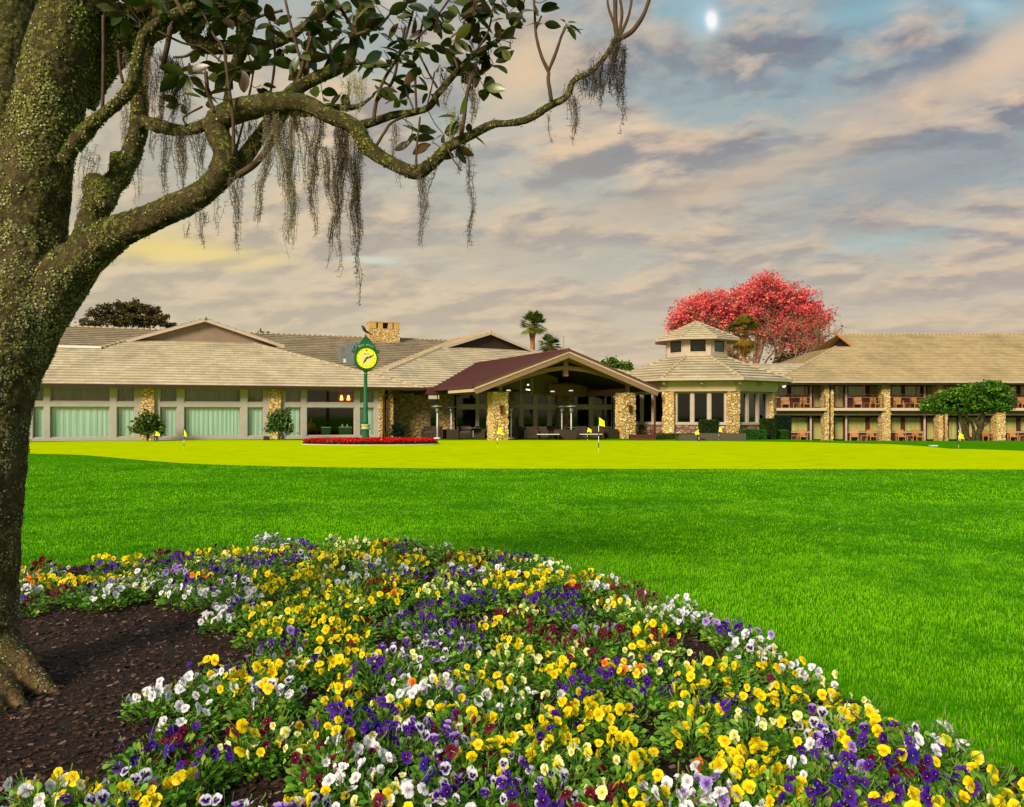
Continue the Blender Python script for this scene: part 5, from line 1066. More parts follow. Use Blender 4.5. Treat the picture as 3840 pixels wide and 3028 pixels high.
for bi, (a, b, mir) in enumerate(bays):
    if bi == 0: wn = [(2912, 2957), (2966, 3034), (3048, 3086)]; pst = 3041
    else: wn, pst, s_ = bayspec(a, b, mir)
    for lev, (yt, yb, zfloor, ztop) in enumerate([(1565, 1619, 0, DZ(1558)), (1440, 1489, zfl2, zed-.32)]):
        z1 = DZ(yt, ww); zb0 = DZ(yb, ww); dk = 2 if not mir else 0
        us = [dx(a-4, ww)]+[dx(x, ww) for w_ in wn for x in w_]+[dx(b+4, ww)]
        for i in range(0, len(us), 2): WB.box(D, us[i], us[i+1], ww, ww+.2, zfloor, ztop)
        for i, w_ in enumerate(wn):
            zz = zfloor+.08 if i == dk else zb0
            if i != dk: WB.box(D, dx(w_[0], ww), dx(w_[1], ww), ww+.003, ww+.197, zfloor, zb0-.12)
            WB.box(D, dx(w_[0], ww), dx(w_[1], ww), ww+.003, ww+.197, z1, ztop)
            window(D, dx(w_[0], ww), dx(w_[1], ww), ww+.04, zz, z1, gw, 'drape', 'redbrown', 'glass', .05, .1, 'balcony_door' if i == dk else 'window')
            if i != dk: RL.append((dx(w_[0], ww), dx(w_[1], ww), zb0-.12, zb0))
        B = Bulk(); u = dx(pst, .9); B.box(D, u-.08, u+.08, .9, 1.0, zfloor, (DZ(1543) if lev == 0 else zed-.32)); B.build('post', MT['taupe'], gw)
    B = Bulk(); B.box(D, dx(a), dx(b), -.35, ww, zs0+.03, zs1); B.box(D, dx(a)-.1, dx(b)+.1, -.42, -.35, zs0, zs1+.03); B.build('balcony_slab', MT['cream'], gw)
    B = Bulk(); B.box(D, dx(a), dx(b), .3, .5, DZ(1558), zs0+.02); B.build('lintel', MT['olive'], gw)
    B = Bulk(); zt_ = DZ(1480); B.box(D, dx(a), dx(b), -.3, -.26, zt_-.05, zt_); B.box(D, dx(a), dx(b), -.3, -.26, zs1+.1, zs1+.14)
    n = 5
    for i in range(n+1): u = dx(a)+.03+(dx(b)-dx(a)-.06)*i/n; B.box(D, u-.025, u+.025, -.301, -.259, zs1, zt_)
    for zz in np.linspace(zs1+.3, zt_-.2, 5): B.box(D, dx(a), dx(b), -.285, -.277, zz, zz+.012)
    B.build('railing', MT['redbrown'], gw)
WB.build('facade_wall', MT['redbrown'], gw)
B = Bulk()
for a, b, z0, z1 in RL: B.box(D, a-.1, b+.1, ww-.08, ww, z0+.01, z1)
B.build('window_sill', MT['taupe'], gw)
for px in (3240, 3366):
    B = Bulk(); u = dx(px, .8); z = DZ(1440, .8); B.lathe(D, u, .8, [(.04, z-.2), (.12, z-.12), (.12, z), (.03, z+.05)], 10); f = B.build('ceiling_fan', MT['white'], gw); B = Bulk()
    for k in range(5): a = k*1.2566+px; B.beam(D(u+.1*math.cos(a), .8+.1*math.sin(a), z), D(u+.75*math.cos(a), .8+.75*math.sin(a), z+.02), .16, .02)
    B.build('fan_blades', MT['white'], f)
B = Bulk(); B.box(D, UE0-2, UE1, 3.2, 25, 0, zed); B.build('wall', MT['olive'], gw)
# ================================================================ furniture and small things
def place(src, loc, rz=0, label=None, sc_=None):
    r = src.copy(); COL.objects.link(r); r.location = loc; r.rotation_euler = (0, 0, rz); LOC[r.name] = np.array(loc, float)
    if label: r['label'] = label
    if sc_: r.scale = sc_
    for ch in list(src.children):
        c = ch.copy(); COL.objects.link(c); c.parent = r
        for g_ in ch.children: d = g_.copy(); COL.objects.link(d); d.parent = c
    return r
first = {}
def put(key, make, loc, rz, label, group, sc_=None):
    if key not in first:
        o = make(); first[key] = o; o.location = loc; o.rotation_euler = (0, 0, rz); LOC[o.name] = np.array(loc, float); o['label'] = label; o['group'] = group
        if sc_: o.scale = sc_
        return o
    return place(first[key], loc, rz, label, sc_)
def tk_chair():
    t_ = thing('wooden_armchair', '', 'armchair')
    for x in (-.29, .29):
        B = Bulk(); B.box(W0, x-.03, x+.03, -.30, -.24, 0, .66); B.build('leg', MT['teak'], t_)
        B = Bulk(); B.beam((x, .26, 0), (x, .33, .95), .06, .05, (0, 1, 0)); B.build('leg', MT['teak'], t_)
        B = Bulk(); B.box(W0, x-.045, x+.045, -.34, .3, .66, .69); B.build('armrest', MT['teak'], t_)
    B = Bulk()
    for k in range(6): B.box(W0, -.28, .28, -.30+k*.095, -.22+k*.095, .42, .445)
    B.box(W0, -.26, .26, -.3, -.27, .36, .42); B.build('seat', MT['teak'], t_)
    B = Bulk()
    for k in range(6): x = -.225+k*.09; B.beam((x, .265, .45), (x, .33, .98), .075, .02, (0, 1, 0))
    B.beam((-.29, .33, .99), (.29, .33, .99), .06, .04); B.build('backrest', MT['teak'], t_); return t_
def tk_table():
    t_ = thing('side_table', '', 'table')
    B = Bulk()
    for k in range(6): B.box(W0, -.3, .3, -.3+k*.1, -.21+k*.1, .48, .51)
    B.build('table_top', MT['teak'], t_)
    for x in (-.26, .26):
        for y in (-.26, .26): B = Bulk(); B.box(W0, x-.025, x+.025, y-.025, y+.025, 0, .48); B.build('leg', MT['teak'], t_)
    return t_
bayname = ['in the bay beside the hedges', 'between the first and second stone pier', 'between the second and third stone pier', 'behind the umbrella shaped tree', 'at the far right edge']
up = [(2945, 'c', 0), (3020, 'c', 0), (2982, 't', 0), (3216, 'c', 1), (3284, 'c', 1), (3250, 't', 1), (3370, 'c', 2), (3434, 'c', 2), (3402, 't', 2), (3838, 'c', 4)]
lo = [(3010, 'c', 0), (2974, 't', 0), (3203, 'c', 1), (3270, 'c', 1), (3238, 't', 1), (3378, 'c', 2), (3441, 'c', 2), (3410, 't', 2), (3634, 'c', 3), (3706, 'c', 3), (3798, 'c', 4), (3832, 't', 4)]
for lev, lst in ((1, up), (0, lo)):
    seen = {}
    for px, ty, bi in lst:
        w_ = .35; u = dx(px, w_); z = (zfl2 if lev else 0)-.87; nth = seen.get((bi, ty), 0); seen[(bi, ty)] = nth+1
        many = sum(1 for q in lst if q[1] == ty and q[2] == bi) > 1
        lab = '%s%s wooden %s on the %s %s' % (('left ' if nth == 0 else 'right ') if many else '', 'slatted', 'armchair' if ty == 'c' else 'side table', 'upper balcony' if lev else 'ground floor terrace', bayname[bi])
        p = D(u, w_, 0); rz = R(rng.uniform(-12, 12)+(14 if nth else -8))+math.pi*0
        put('tk'+ty, tk_chair if ty == 'c' else tk_table, (p[0], p[1], z), rz, lab, 'wooden balcony chairs and tables', (1.12, 1.0, 1.05) if ty == 'c' else None)
def heater():
    t_ = thing('patio_heater', '', 'patio heater'); F = W0
    B = Bulk(); B.lathe(F, 0, 0, [(.24, 0), (.24, .08), (.2, .12), (.05, .14)], 16); B.build('base', MT['white'], t_, True)
    B = Bulk(); B.lathe(F, 0, 0, [(.04, .12), (.04, 1.75)], 10); B.build('pole', MT['white'], t_, True)
    B = Bulk(); B.lathe(F, 0, 0, [(.08, 1.72), (.12, 1.78), (.12, 1.86), (.16, 2.0), (.1, 2.06)], 14); B.build('burner', MT['steel'], t_, True)
    B = Bulk(); B.lathe(F, 0, 0, [(.42, 2.08), (.43, 2.1), (.3, 2.17), (.06, 2.22), (.01, 2.25)], 20); B.build('canopy', MT['steel'], t_, True); return t_
for px, d, lab in [(1640, 51.5, 'white patio heater standing free left of the portico, before the dark doorway'), (1692, 55.0, 'dark topped patio heater beside the left terrace pier'), (1917, 51.5, 'patio heater half hidden behind the left yellow stone column'),
                   (2107, 52.5, 'white patio heater left of a pair before the centre pier'), (2142, 51.0, 'white patio heater right of a pair before the centre pier')]:
    p = P(px, 1560, d); put('ht', heater, (p[0], p[1], -.02), 0, lab, 'patio heaters under the portico')
def wick():
    t_ = thing('wicker_armchair', '', 'armchair')
    B = Bulk(); B.box(W0, -.36, .36, -.36, .36, .08, .40); B.build('seat', MT['wicker'], t_)
    B = Bulk(); B.box(W0, -.36, .36, .30, .40, .401, .84); B.build('backrest', MT['wicker'], t_)
    for s_ in (-1, 1): B = Bulk(); B.box(W0, min(s_*.36, s_*.46), max(s_*.36, s_*.46), -.36, .40, .05, .64); B.build('armrest', MT['wicker'], t_)
    B = Bulk(); B.box(W0, -.33, .33, -.34, .28, .402, .5); B.build('cushion', MT['slate'], t_); return t_
def ttab():
    t_ = thing('terrace_table', '', 'table'); B = Bulk(); B.lathe(W0, 0, 0, [(.6, .72), (.6, .75)], 20); B.build('table_top', MT['steel'], t_)
    B = Bulk(); B.lathe(W0, 0, 0, [(.28, 0), (.26, .04), (.04, .07), (.04, .72)], 12); B.build('pedestal', MT['black'], t_); return t_
WK = [(1609, 53.0, 10, 'leftmost, against the end of the stone wall'), (1652, 52.3, 150, 'just right of the free standing heater'), (1698, 51.6, -90, 'turned sideways before the left terrace pier'), (1745, 53.5, 0, 'second left of the left yellow column'), (1806, 52.4, 75, 'nearest the left yellow column on its left'),
      (1932, 52.5, 200, 'just right of the left yellow column'), (1992, 51.2, 180, 'in front of the left glazed door'), (2030, 51.4, 175, 'in front of the right glazed door'), (2064, 54.0, 0, 'against the wall right of the glazed doors'), (2100, 51.0, -95, 'beneath the left heater of the pair'), (2138, 50.8, 90, 'beneath the right heater of the pair'),
      (2180, 52.5, 170, 'left of the small yellow flag'), (2235, 52.0, 185, 'just behind the tallest flag'), (2287, 52.8, 120, 'nearest the right yellow column')]
for px, d, rz, lab in WK:
    p = P(px, 1560, d); put('wk', wick, (p[0], p[1], -.02), R(rz), 'dark wicker armchair %s' % lab, 'dark wicker chairs on the terrace')
for px, d, lab in [(1770, 52.0, 'round metal terrace table left of the left yellow column'), (1962, 53.2, 'round metal terrace table right of the left yellow column'), (2150, 53.6, 'round metal terrace table behind the pair of heaters'), (2262, 53.6, 'round metal terrace table near the right yellow column')]:
    p = P(px, 1560, d); put('tt', ttab, (p[0], p[1], -.02), 0, lab, 'terrace tables')
def coffee():
    t_ = thing('coffee_table', '', 'table'); B = Bulk(); B.box(W0, -.7, .7, -.35, .35, .34, .38); B.build('table_top', MT['white'], t_)
    for x in (-.62, .62):
        for y in (-.3, .3): B = Bulk(); B.box(W0, x-.03, x+.03, y-.03, y+.03, 0, .34); B.build('leg', MT['black'], t_)
    return t_
for px, d, lab in [(2055, 50.2, 'low white topped coffee table before the glazed doors'), (2215, 50.6, 'low white topped coffee table between the two small flags')]:
    p = P(px, 1560, d); put('cf', coffee, (p[0], p[1], -.02), 0, lab, 'low coffee tables')
# low burgundy bench right of the right column, grey sofas by the hedges
def bench_(name, px0, px1, d, h, dep, mat, label, cat, back=False, z0=-.1):
    a, b = P(px0, 1560, d), P(px1, 1560, d); L_ = b[0]-a[0]; t_ = thing(name, label, cat, ((a[0]+b[0])/2, d, z0)); F = Fr((a[0]+b[0])/2, d, z0, 0)
    B = Bulk(); B.box(F, -L_/2+.02, L_/2-.02, 0, dep, 0, h*(.45 if back else .8)); B.build('base', MT[mat], t_)
    B = Bulk()
    if back: B.box(F, -L_/2, L_/2, -.15, 0, 0, h); B.build('backrest', MT[mat], t_)
    else: B.box(F, -L_/2, L_/2, -.04, dep+.04, h*.8, h); B.build('seat', MT[mat], t_)
    if back:
        for s_ in (-1, 1): B = Bulk(); B.box(F, min(s_*L_/2, s_*(L_/2-.15)), max(s_*L_/2, s_*(L_/2-.15)), .001, dep, h*.45, h*.8); B.build('armrest', MT[mat], t_)
bench_('bench', 2362, 2460, 50.0, .42, .6, 'redbrown', 'low dark red brown bench between the right column and the pavilion', 'bench')
bench_('outdoor_sofa', 2620, 2795, 48.8, .74, .8, 'slate', 'long grey brown outdoor sofa seen from behind, under the square hedge', 'sofa', True, -.3)
bench_('outdoor_sofa', 2545, 2612, 48.6, .62, .8, 'slate', 'short dark outdoor sofa left of the long grey brown one', 'sofa', True, -.25)
bench_('side_table', 2624, 2645, 48.2, .34, .4, 'redbrown', 'tiny low brown side table in front of the two outdoor sofas', 'table', False, -.2)

# ---- dining table, person, table with napkins behind the clear window
def dtable(px, w_, wd, label, cloth, things):
    u, d = A.at(px, w_); p = A(u, w_, 0); t_ = thing('dining_table', label, 'table', p); F = Fr(p[0], p[1], 0, 18)
    B = Bulk(); B.box(F, -wd/2, wd/2, -.4, .4, .72, .76); B.build('table_top', MT['white'], t_)
    B = Bulk(); B.box(F, -wd/2+.03, wd/2-.03, -.37, .37, .22, .72); B.build('tablecloth', MT['cloth'], t_)
    B = Bulk(); B.lathe(F, 0, 0, [(.25, 0), (.05, .06), (.05, .22)], 10); B.build('pedestal', MT['black'], t_)
    return F
dtable(1221, 1.95, .62, 'white topped dining table with green cloth in the clear window, beside the seated person', 0, 0)
F = dtable(1294, 1.9, .85, 'green clothed dining table in the right half of the clear window', 0, 0)
for k, x in enumerate((-.17, .15)):
    q = F(x, 0, .76); B = Bulk(); f2 = Fr(q[0], q[1], q[2], 0); B.lathe(f2, 0, 0, [(.02, 0), (.09, .03), (.05, .12), (.01, .2)], 8); o = B.build('folded_napkin', MT['white'], None, True)
    tag(o, ['left', 'right'][k]+' of two folded white napkins on the dining table', 'napkin', 'napkins on the dining table')
MT['skin'] = M('skin', lin(150, 104, 70), .6, .05, 4); MT['shirt'] = M('rust_shirt', lin(150, 74, 24), .85, .12, 8); MT['trouser'] = M('dark_trousers', lin(40, 32, 26), .9, .1, 8)
def skinned(name, verts, edges, radii, mat, parent, loc, root=0):
    me = bpy.data.meshes.new(name); me.from_pydata(verts, edges, []); o = bpy.data.objects.new(name, me); COL.objects.link(o)
    o.modifiers.new('skin', 'SKIN'); sk = me.skin_vertices[0].data
    for i, r_ in enumerate(radii): sk[i].radius = (r_, r_) if not isinstance(r_, tuple) else r_; sk[i].use_root = (i == root)
    o.modifiers.new('sub', 'SUBSURF').levels = 2
    for m_ in o.modifiers:
        if m_.type == 'SUBSURF': m_.render_levels = 2
        else: m_.use_smooth_shade = True
    me.materials.append(MT[mat]); o.parent = parent; return o
u, d = A.at(1166, 2.1); p = A(u, 2.1, 0)
per = thing('person', 'person in a rust coloured top sitting at the left end of the clear window', 'person', p, rz=R(40)); per.rotation_euler = (0, 0, R(40))
bv = [(0, 0, .50), (0, .0, .66), (0, .01, .82), (0, 0, 1.0), (0, 0, 1.07), (0, -.01, 1.13), (0, -.02, 1.24), (0, -.01, 1.31),
      (.18, 0, .99), (.24, -.08, .76), (.14, -.32, .72), (.06, -.38, .74), (-.18, 0, .99), (-.24, -.08, .76), (-.14, -.32, .72), (-.06, -.38, .74),
      (.1, -.02, .5), (.13, -.42, .52), (.13, -.44, .08), (.13, -.56, .04), (-.1, -.02, .5), (-.13, -.42, .52), (-.13, -.44, .08), (-.13, -.56, .04)]
be = [(0, 1), (1, 2), (2, 3), (3, 4), (4, 5), (5, 6), (6, 7), (3, 8), (8, 9), (9, 10), (10, 11), (3, 12), (12, 13), (13, 14), (14, 15), (0, 16), (16, 17), (17, 18), (18, 19), (0, 20), (20, 21), (21, 22), (22, 23)]
br_ = [.15, .14, .16, .13, .055, .06, .095, .07, .06, .045, .034, .03, .06, .045, .034, .03, .1, .07, .05, .035, .1, .07, .05, .035]
skinned('body', bv, be, br_, 'skin', per, p)
sv = [v for v in bv[:4]]+[bv[8], bv[9], (.18, -.22, .735), bv[12], bv[13], (-.18, -.22, .735)]
skinned('shirt', sv, [(0, 1), (1, 2), (2, 3), (3, 4), (4, 5), (5, 6), (3, 7), (7, 8), (8, 9)], [.165, .16, .178, .15, .078, .062, .05, .078, .062, .05], 'shirt', per, p)
skinned('trousers', [bv[0], bv[16], bv[17], (.13, -.43, .14), bv[20], bv[21], (-.13, -.43, .14)], [(0, 1), (1, 2), (2, 3), (0, 4), (4, 5), (5, 6)], [.165, .115, .085, .065, .115, .085, .065], 'trouser', per, p)
B = Bulk(); B.lathe(Fr(0, 0, 0, 0), 0, .0, [(.06, 1.24), (.108, 1.27), (.10, 1.35), (.05, 1.40)], 12); o = B.build('hair', MT['brown'], None, True); o.parent = per
for s_ in (-1, 1):
    B = Bulk(); B.tube([(s_*.13, -.44, .18), (s_*.13, -.45, .07), (s_*.13, -.58, .05)], [.058, .062, .045], 8); o = B.build('shoe', MT['white'], None, True); o.parent = per
cp = p+np.array([.0, .0, 0]); tch = thing('dining_chair', 'dark dining chair carrying the person in the rust coloured top', 'chair', p); tch.rotation_euler = (0, 0, R(40))
for nm, bx in [('seat', (-.23, .23, -.2, .25, .32, .37)), ('backrest', (-.22, .22, .25, .29, .37, .92))]+[('leg', (x, x+.04, y, y+.04, 0, .32)) for x in (-.22, .18) for y in (-.19, .2)]:
    B = Bulk(); B.box(W0, *bx); o = B.build(nm, MT['brown']); o.parent = tch
# ---- street clock
cx, cy = P(1371, 1560, 42.2)[:2]
clk = thing('street_clock', 'tall green double faced street clock with bright yellow dial in the red flower bed', 'clock', (cx, cy, 0)); C_ = Fr(cx, cy, 0, 22)
zc = EYE+(HY-1345)/FPX*42.2; rh = .56
B = Bulk(); B.lathe(C_, 0, 0, [(.3, 0), (.28, .12), (.21, .16), (.19, .5), (.18, .78)], 12); B.build('base', MT['greenpaint'], clk)
B = Bulk(); B.lathe(C_, 0, 0, [(.24, .78), (.27, .82), (.22, .87), (.2, .93), (.25, .98), (.25, 1.03), (.2, 1.06)], 16); B.build('collar', M('pale_gold_band', lin(170, 180, 120), .4, .1, 5), clk, True)
B = Bulk(); B.lathe(C_, 0, 0, [(.15, 1.06), (.135, 1.2), (.1, 3.1), (.085, 3.62), (.12, 3.66), (.12, 3.7), (.08, 3.74), (.13, 3.84), (.18, 3.94)], 16); B.build('post', MT['greenpaint'], clk, True)
# head: profile in the (u,z) plane extruded in depth
prof = []
for k in range(25):
    a = math.radians(-218+k*(256/24)); prof.append((.63*math.cos(a), zc+.64*math.sin(a)))
prof = [(.63*math.cos(a), zc+.64*math.sin(a)) for a in np.radians(np.linspace(-205, 25, 26))]
prof += [(.66, zc+.34), (.56, zc+.44), (.46, zc+.66), (.38, zc+.70), (.22, zc+.98), (.1, zc+1.10), (0, zc+1.17), (-.1, zc+1.10), (-.22, zc+.98), (-.38, zc+.70), (-.46, zc+.66), (-.56, zc+.44), (-.66, zc+.34)]
n = len(prof); hd = .2; V = [C_(u, -hd, z) for u, z in prof]+[C_(u, hd, z) for u, z in prof]
B = Bulk(); B.add(V, [tuple(range(n)), tuple(range(2*n-1, n-1, -1))]+[(i, n+i, n+(i+1) % n, (i+1) % n) for i in range(n)]); head = B.build('clock_head', MT['greenpaint'], clk)
B = Bulk()
for a in np.linspace(0, 2*math.pi, 49)[:-1]:
    b = a+2*math.pi/48; B.beam(C_(.575*math.cos(a), -hd-.02, zc+.575*math.sin(a)), C_(.575*math.cos(b), -hd-.02, zc+.575*math.sin(b)), .09, .05, up=tuple(C_(0, 1, 0)-C_(0, 0, 0)))
B.build('bezel', MT['greenpaint'], head)
B = Bulk()
for s_ in (-1, 1): B.tube([C_(s_*.66, 0, zc+.30), C_(s_*.73, 0, zc+.38), C_(s_*.72, 0, zc+.46), C_(s_*.62, 0, zc+.44)], [.03, .035, .03, .02], 8); B.tube([C_(s_*.42, 0, zc+.72), C_(s_*.5, 0, zc+.78), C_(s_*.44, 0, zc+.84)], [.03, .03, .015], 8)
B.lathe(C_, 0, 0, [(.05, zc+1.14), (.07, zc+1.19), (.02, zc+1.25)], 10); B.build('scrollwork', MT['greenpaint'], head, True)
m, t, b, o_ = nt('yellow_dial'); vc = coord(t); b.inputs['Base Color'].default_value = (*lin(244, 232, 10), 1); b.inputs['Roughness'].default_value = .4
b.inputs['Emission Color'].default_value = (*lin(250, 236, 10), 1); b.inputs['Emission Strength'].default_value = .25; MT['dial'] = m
MT['dialc'] = emis('cream_dial_centre', lin(226, 214, 120), .12)
def disc(r_, w_, z=zc, n=48, r0=0): return [C_(r_*math.cos(2*math.pi*k/n), w_, z+r_*math.sin(2*math.pi*k/n)) for k in range(n)]
B = Bulk(); B.add(disc(.535, -hd-.012), [tuple(range(48))]); dl = B.build('dial', MT['dial'], head)
B = Bulk(); B.add(disc(.37, -hd-.016), [tuple(range(48))]); B.build('dial_centre', MT['dialc'], head)
B = Bulk()
for h in range(12):
    a = math.radians(90-30*h)
    if h == 0: continue
    ca, sa = math.cos(a), math.sin(a); B.beam(C_(.40*ca, -hd-.02, zc+.40*sa), C_(.47*ca, -hd-.02, zc+.47*sa), .035, .006, up=tuple(C_(0, 1, 0)-C_(0, 0, 0)))
B.build('hour_marks', M('mark_olive', lin(120, 120, 20), .5), head)
def hand(ang, ln, wd, w_):
    a = math.radians(90-ang); ca, sa = math.cos(a), math.sin(a); q = lambda r_, s_: C_(r_*ca-s_*sa, w_, zc+r_*sa+s_*ca)
    B = Bulk(); pr = [(-.09, wd*.5), (.0, wd*.6), (.1, wd*.45), (ln*.34, wd*.5), (ln*.45, wd*1.15), (ln*.56, wd*.5), (ln*.9, wd*.35), (ln, 0)]
    V = [q(r_, s_) for r_, s_ in pr]+[q(r_, -s_) for r_, s_ in pr[::-1]]; V2 = [v+(C_(0, -.008, 0)-C_(0, 0, 0)) for v in V]; n = len(V)
    B.add(V+V2, [tuple(range(n)), tuple(range(n, 2*n))]+[(i, (i+1) % n, n+(i+1) % n, n+i) for i in range(n)]); B.build('clock_hand', MT['black'], head)
hand(213, .33, .05, -hd-.03); hand(66, .44, .04, -hd-.045)
def text(s_, u, z, size, mat, parent, w_, arc=None, F=C_, name='lettering'):
    for k, chv in enumerate(s_):
        if chv == ' ': continue
        cu = bpy.data.curves.new('t', 'FONT'); cu.body = chv; cu.size = size; cu.extrude = .004; cu.align_x = 'CENTER'; cu.align_y = 'CENTER'
        ob = bpy.data.objects.new('t', cu); COL.objects.link(ob); bpy.context.view_layer.update()
        me = bpy.data.meshes.new_from_object(ob.evaluated_get(bpy.context.evaluated_depsgraph_get())); bpy.data.objects.remove(ob)
        a = (k-(len(s_)-1)/2)
        if arc: th = a*arc[1]; cu_, cz = u+arc[0]*math.sin(th), z+arc[0]*(math.cos(th)-1); rot = -th
        else: cu_, cz, rot = u+a*size*.72, z, 0
        vs = np.array([v.co[:] for v in me.vertices]); x = vs[:, 0]*math.cos(rot)-vs[:, 1]*math.sin(rot); y = vs[:, 0]*math.sin(rot)+vs[:, 1]*math.cos(rot)
        TB.add([F(cu_+a_, w_-c_, cz+b_) for a_, b_, c_ in zip(x, y, vs[:, 2])], [tuple(p.vertices) for p in me.polygons])
TB = Bulk(); text('BAY HILL', 0, zc+.70, .15, None, head, -hd-.006, (.74, .145)); TB.build('lettering', M('pale_lettering', lin(190, 204, 160), .5), head)
TB = Bulk(); text('ROLEX', 0, zc+.22, .085, None, head, -hd-.022); TB.build('lettering', M('dial_lettering', lin(110, 120, 40), .5), head)
TB = Bulk(); pr = [(-.05, 0), (.05, 0), (.075, .09), (.03, .05), (0, .1), (-.03, .05), (-.075, .09)]; TB.add([C_(x, -hd-.022, zc+.38+y) for x, y in pr], [tuple(range(7))]); TB.build('crown_emblem', M('gold_emblem', lin(120, 100, 20), .4), head)
# crow on the clock
bp = C_(0, 0, zc+1.27); crow = thing('crow', 'black crow perched on the peak of the green street clock', 'bird', bp)
B = Bulk(); q = lambda x, z, y=0: bp+np.array([x, y, z])
B.tube(catmull([q(.36, -.04), q(.22, .04), q(.08, .12), q(-.04, .22), q(-.11, .34), q(-.14, .41), q(-.17, .42), q(-.25, .40)], 4), np.interp(np.linspace(0, 1, 29), [0, .25, .45, .6, .72, .82, .9, 1], [.02, .045, .085, .075, .05, .05, .03, .004]), 12); B.build('body', MT['black'], crow, True)
for s_ in (-1, 1):
    B = Bulk(); B.tube(catmull([q(-.03, .24, s_*.06), q(.08, .16, s_*.085), q(.2, .06, s_*.06), q(.31, -.01, s_*.02)], 4), np.interp(np.linspace(0, 1, 13), [0, .4, 1], [.02, .04, .008]), 8); B.build('wing', MT['black'], crow, True)
    B = Bulk(); B.tube([q(.02, .1, s_*.03), q(.0, .0, s_*.03), q(-.04, -.015, s_*.03)], [.01, .007, .006], 6); B.build('leg', MT['black'], crow, True)
# red flower bed
bc = np.array([P(1386, 1560, 41.6)[0], 41.9]); BA, BB_ = 3.52, 1.75
def pile(n, zlo, zhi, cols, sz):
    a = rng.uniform(0, 2*np.pi, n); r_ = np.sqrt(rng.random(n)); x = bc[0]+BA*r_*np.cos(a); y = bc[1]+BB_*r_*np.sin(a)
    hh = np.where(r_ > .93, .6, 1.0); z = zlo+(zhi-zlo)*rng.random(n)*hh; cl_ = np.array(cols)[rng.integers(0, len(cols), n)]*rng.uniform(.6, 1.2, (n, 1)); return np.column_stack([x, y, z]), cl_
LQD = [(-.4, 0, 0), (0, -.08, .06), (.4, 0, 0), (.3, .7, .05), (0, 1, -.05), (-.3, .7, .05)]; LQF = [(0, 1, 4, 5), (1, 2, 3, 4)]
MT['cards'] = colmat('small_leaves', .6, .2, .25)
B = Bulk(); ps, cs = pile(16000, .02, .2, [S(60, 72, 24), S(90, 100, 40), S(44, 44, 18), S(110, 60, 40)], 0); B.scatter(LQD, LQF, ps, basis(rdir(len(ps), -.2, 1), rdir(len(ps), .2, 1)), rng.uniform(.05, .09, len(ps)), cs)
ps, cs = pile(9000, .17, .31, [S(226, 12, 20), S(200, 4, 14), S(236, 50, 40), S(226, 12, 20), S(214, 6, 20)], 0)
k_ = rng.random(len(ps)) < .015; cs[k_] = S(236, 200, 190); B.scatter(LQD, LQF, ps, basis(rdir(len(ps), -.1, 1), rdir(len(ps), .2, 1)), rng.uniform(.05, .09, len(ps)), cs)
o = B.build('red_begonias', MT['cards']); tag(o, 'oval bed of massed red flowers over dark foliage around the clock', 'flower bed', kind='stuff')
B = Bulk(); th_ = np.linspace(0, 2*np.pi, 73); B.tube([(bc[0]+(BA+.06)*math.cos(a), bc[1]+(BB_+.06)*math.sin(a), .03) for a in th_], .035, 6, cap=False); o = B.build('bed_edging', MT['cream'], None, True); tag(o, 'thin pale edging strip around the red flower bed', 'edging')
# flagsticks
MT['flag'] = M('yellow_flag_cloth', lin(250, 236, 0), .7, .08, 6); MT['stickw'] = M('white_stick', lin(236, 236, 230), .5, .03, 5)
FL = [(583, 1668, 1612, 1, 0.55, 'leftmost small yellow flag, in front of the left shrub'), (690, 1686, 1603, .9, .05, 'yellow flag hanging limp before the curtained windows'), (1866, 1680, 1593, 1.0, .5, 'small yellow flag in front of the left yellow stone column'),
      (2203, 1654, 1599, 1.0, .7, 'small yellow flag left of the tallest flag'), (2245, 1700, 1556, 1.25, 1.0, 'tallest yellow flag, nearest the camera in the middle of the green'), (2621, 1668, 1604, 1.0, -.35, 'small yellow flag flying left, before the grey brown sofa'), (2696, 1652, 1598, 1.0, .3, 'small yellow flag before the square hedge'), (3595, 1683, 1572, .95, .6, 'yellow flag on a tall stick before the umbrella shaped tree')]
for k, (px, yb, yt, q_, dirx, lab) in enumerate(FL):
    base = ground(px, yb, .012); H = (yb-yt)*base[1]/FPX; t_ = thing('flagstick', lab, 'golf flag', base, 'yellow flags on the putting green'); F = Fr(*base, 0)
    B = Bulk(); B.lathe(F, 0, 0, [(.012, 0), (.012, H)], 8); B.build('pole', MT['stickw'], t_, True)
    B = Bulk()
    for a, b in ((.14, .27), (.45, .56), (.72 if q_ > .95 else .62, 1.0)): B = Bulk(); B.lathe(F, 0, 0, [(.0165, H*a), (.0165, H*b)], 8); B.build('black_band', MT['black'], t_, True)
    if k == 7: f0, f1 = .36, .56
    else: f0, f1 = (.62, .92) if k != 4 else (.72, .94)
    z0_, z1_ = H*f0, H*f1; fl_ = .25*q_*(1 if k != 4 else .78); V = []; NX, NZ = 10, 7
    for i in range(NX+1):
        for j in range(NZ+1):
            x = i/NX; y = j/NZ; hgt = z1_-(z1_-z0_)*y*(1-.35*x)-.55*x*(z1_-z0_)*(1.0 if k != 4 else .9)
            V.append(F(np.sign(dirx)*fl_*x*(.35+.65*min(1, abs(dirx)+.3)), .03*math.sin(x*7+y*2)*x-.35*fl_*x*(1-abs(dirx)), hgt))
    B = Bulk(); B.add(V, [(i*(NZ+1)+j, i*(NZ+1)+j+1, (i+1)*(NZ+1)+j+1, (i+1)*(NZ+1)+j) for i in range(NX) for j in range(NZ)]); B.build('flag', MT['flag'], t_, True)
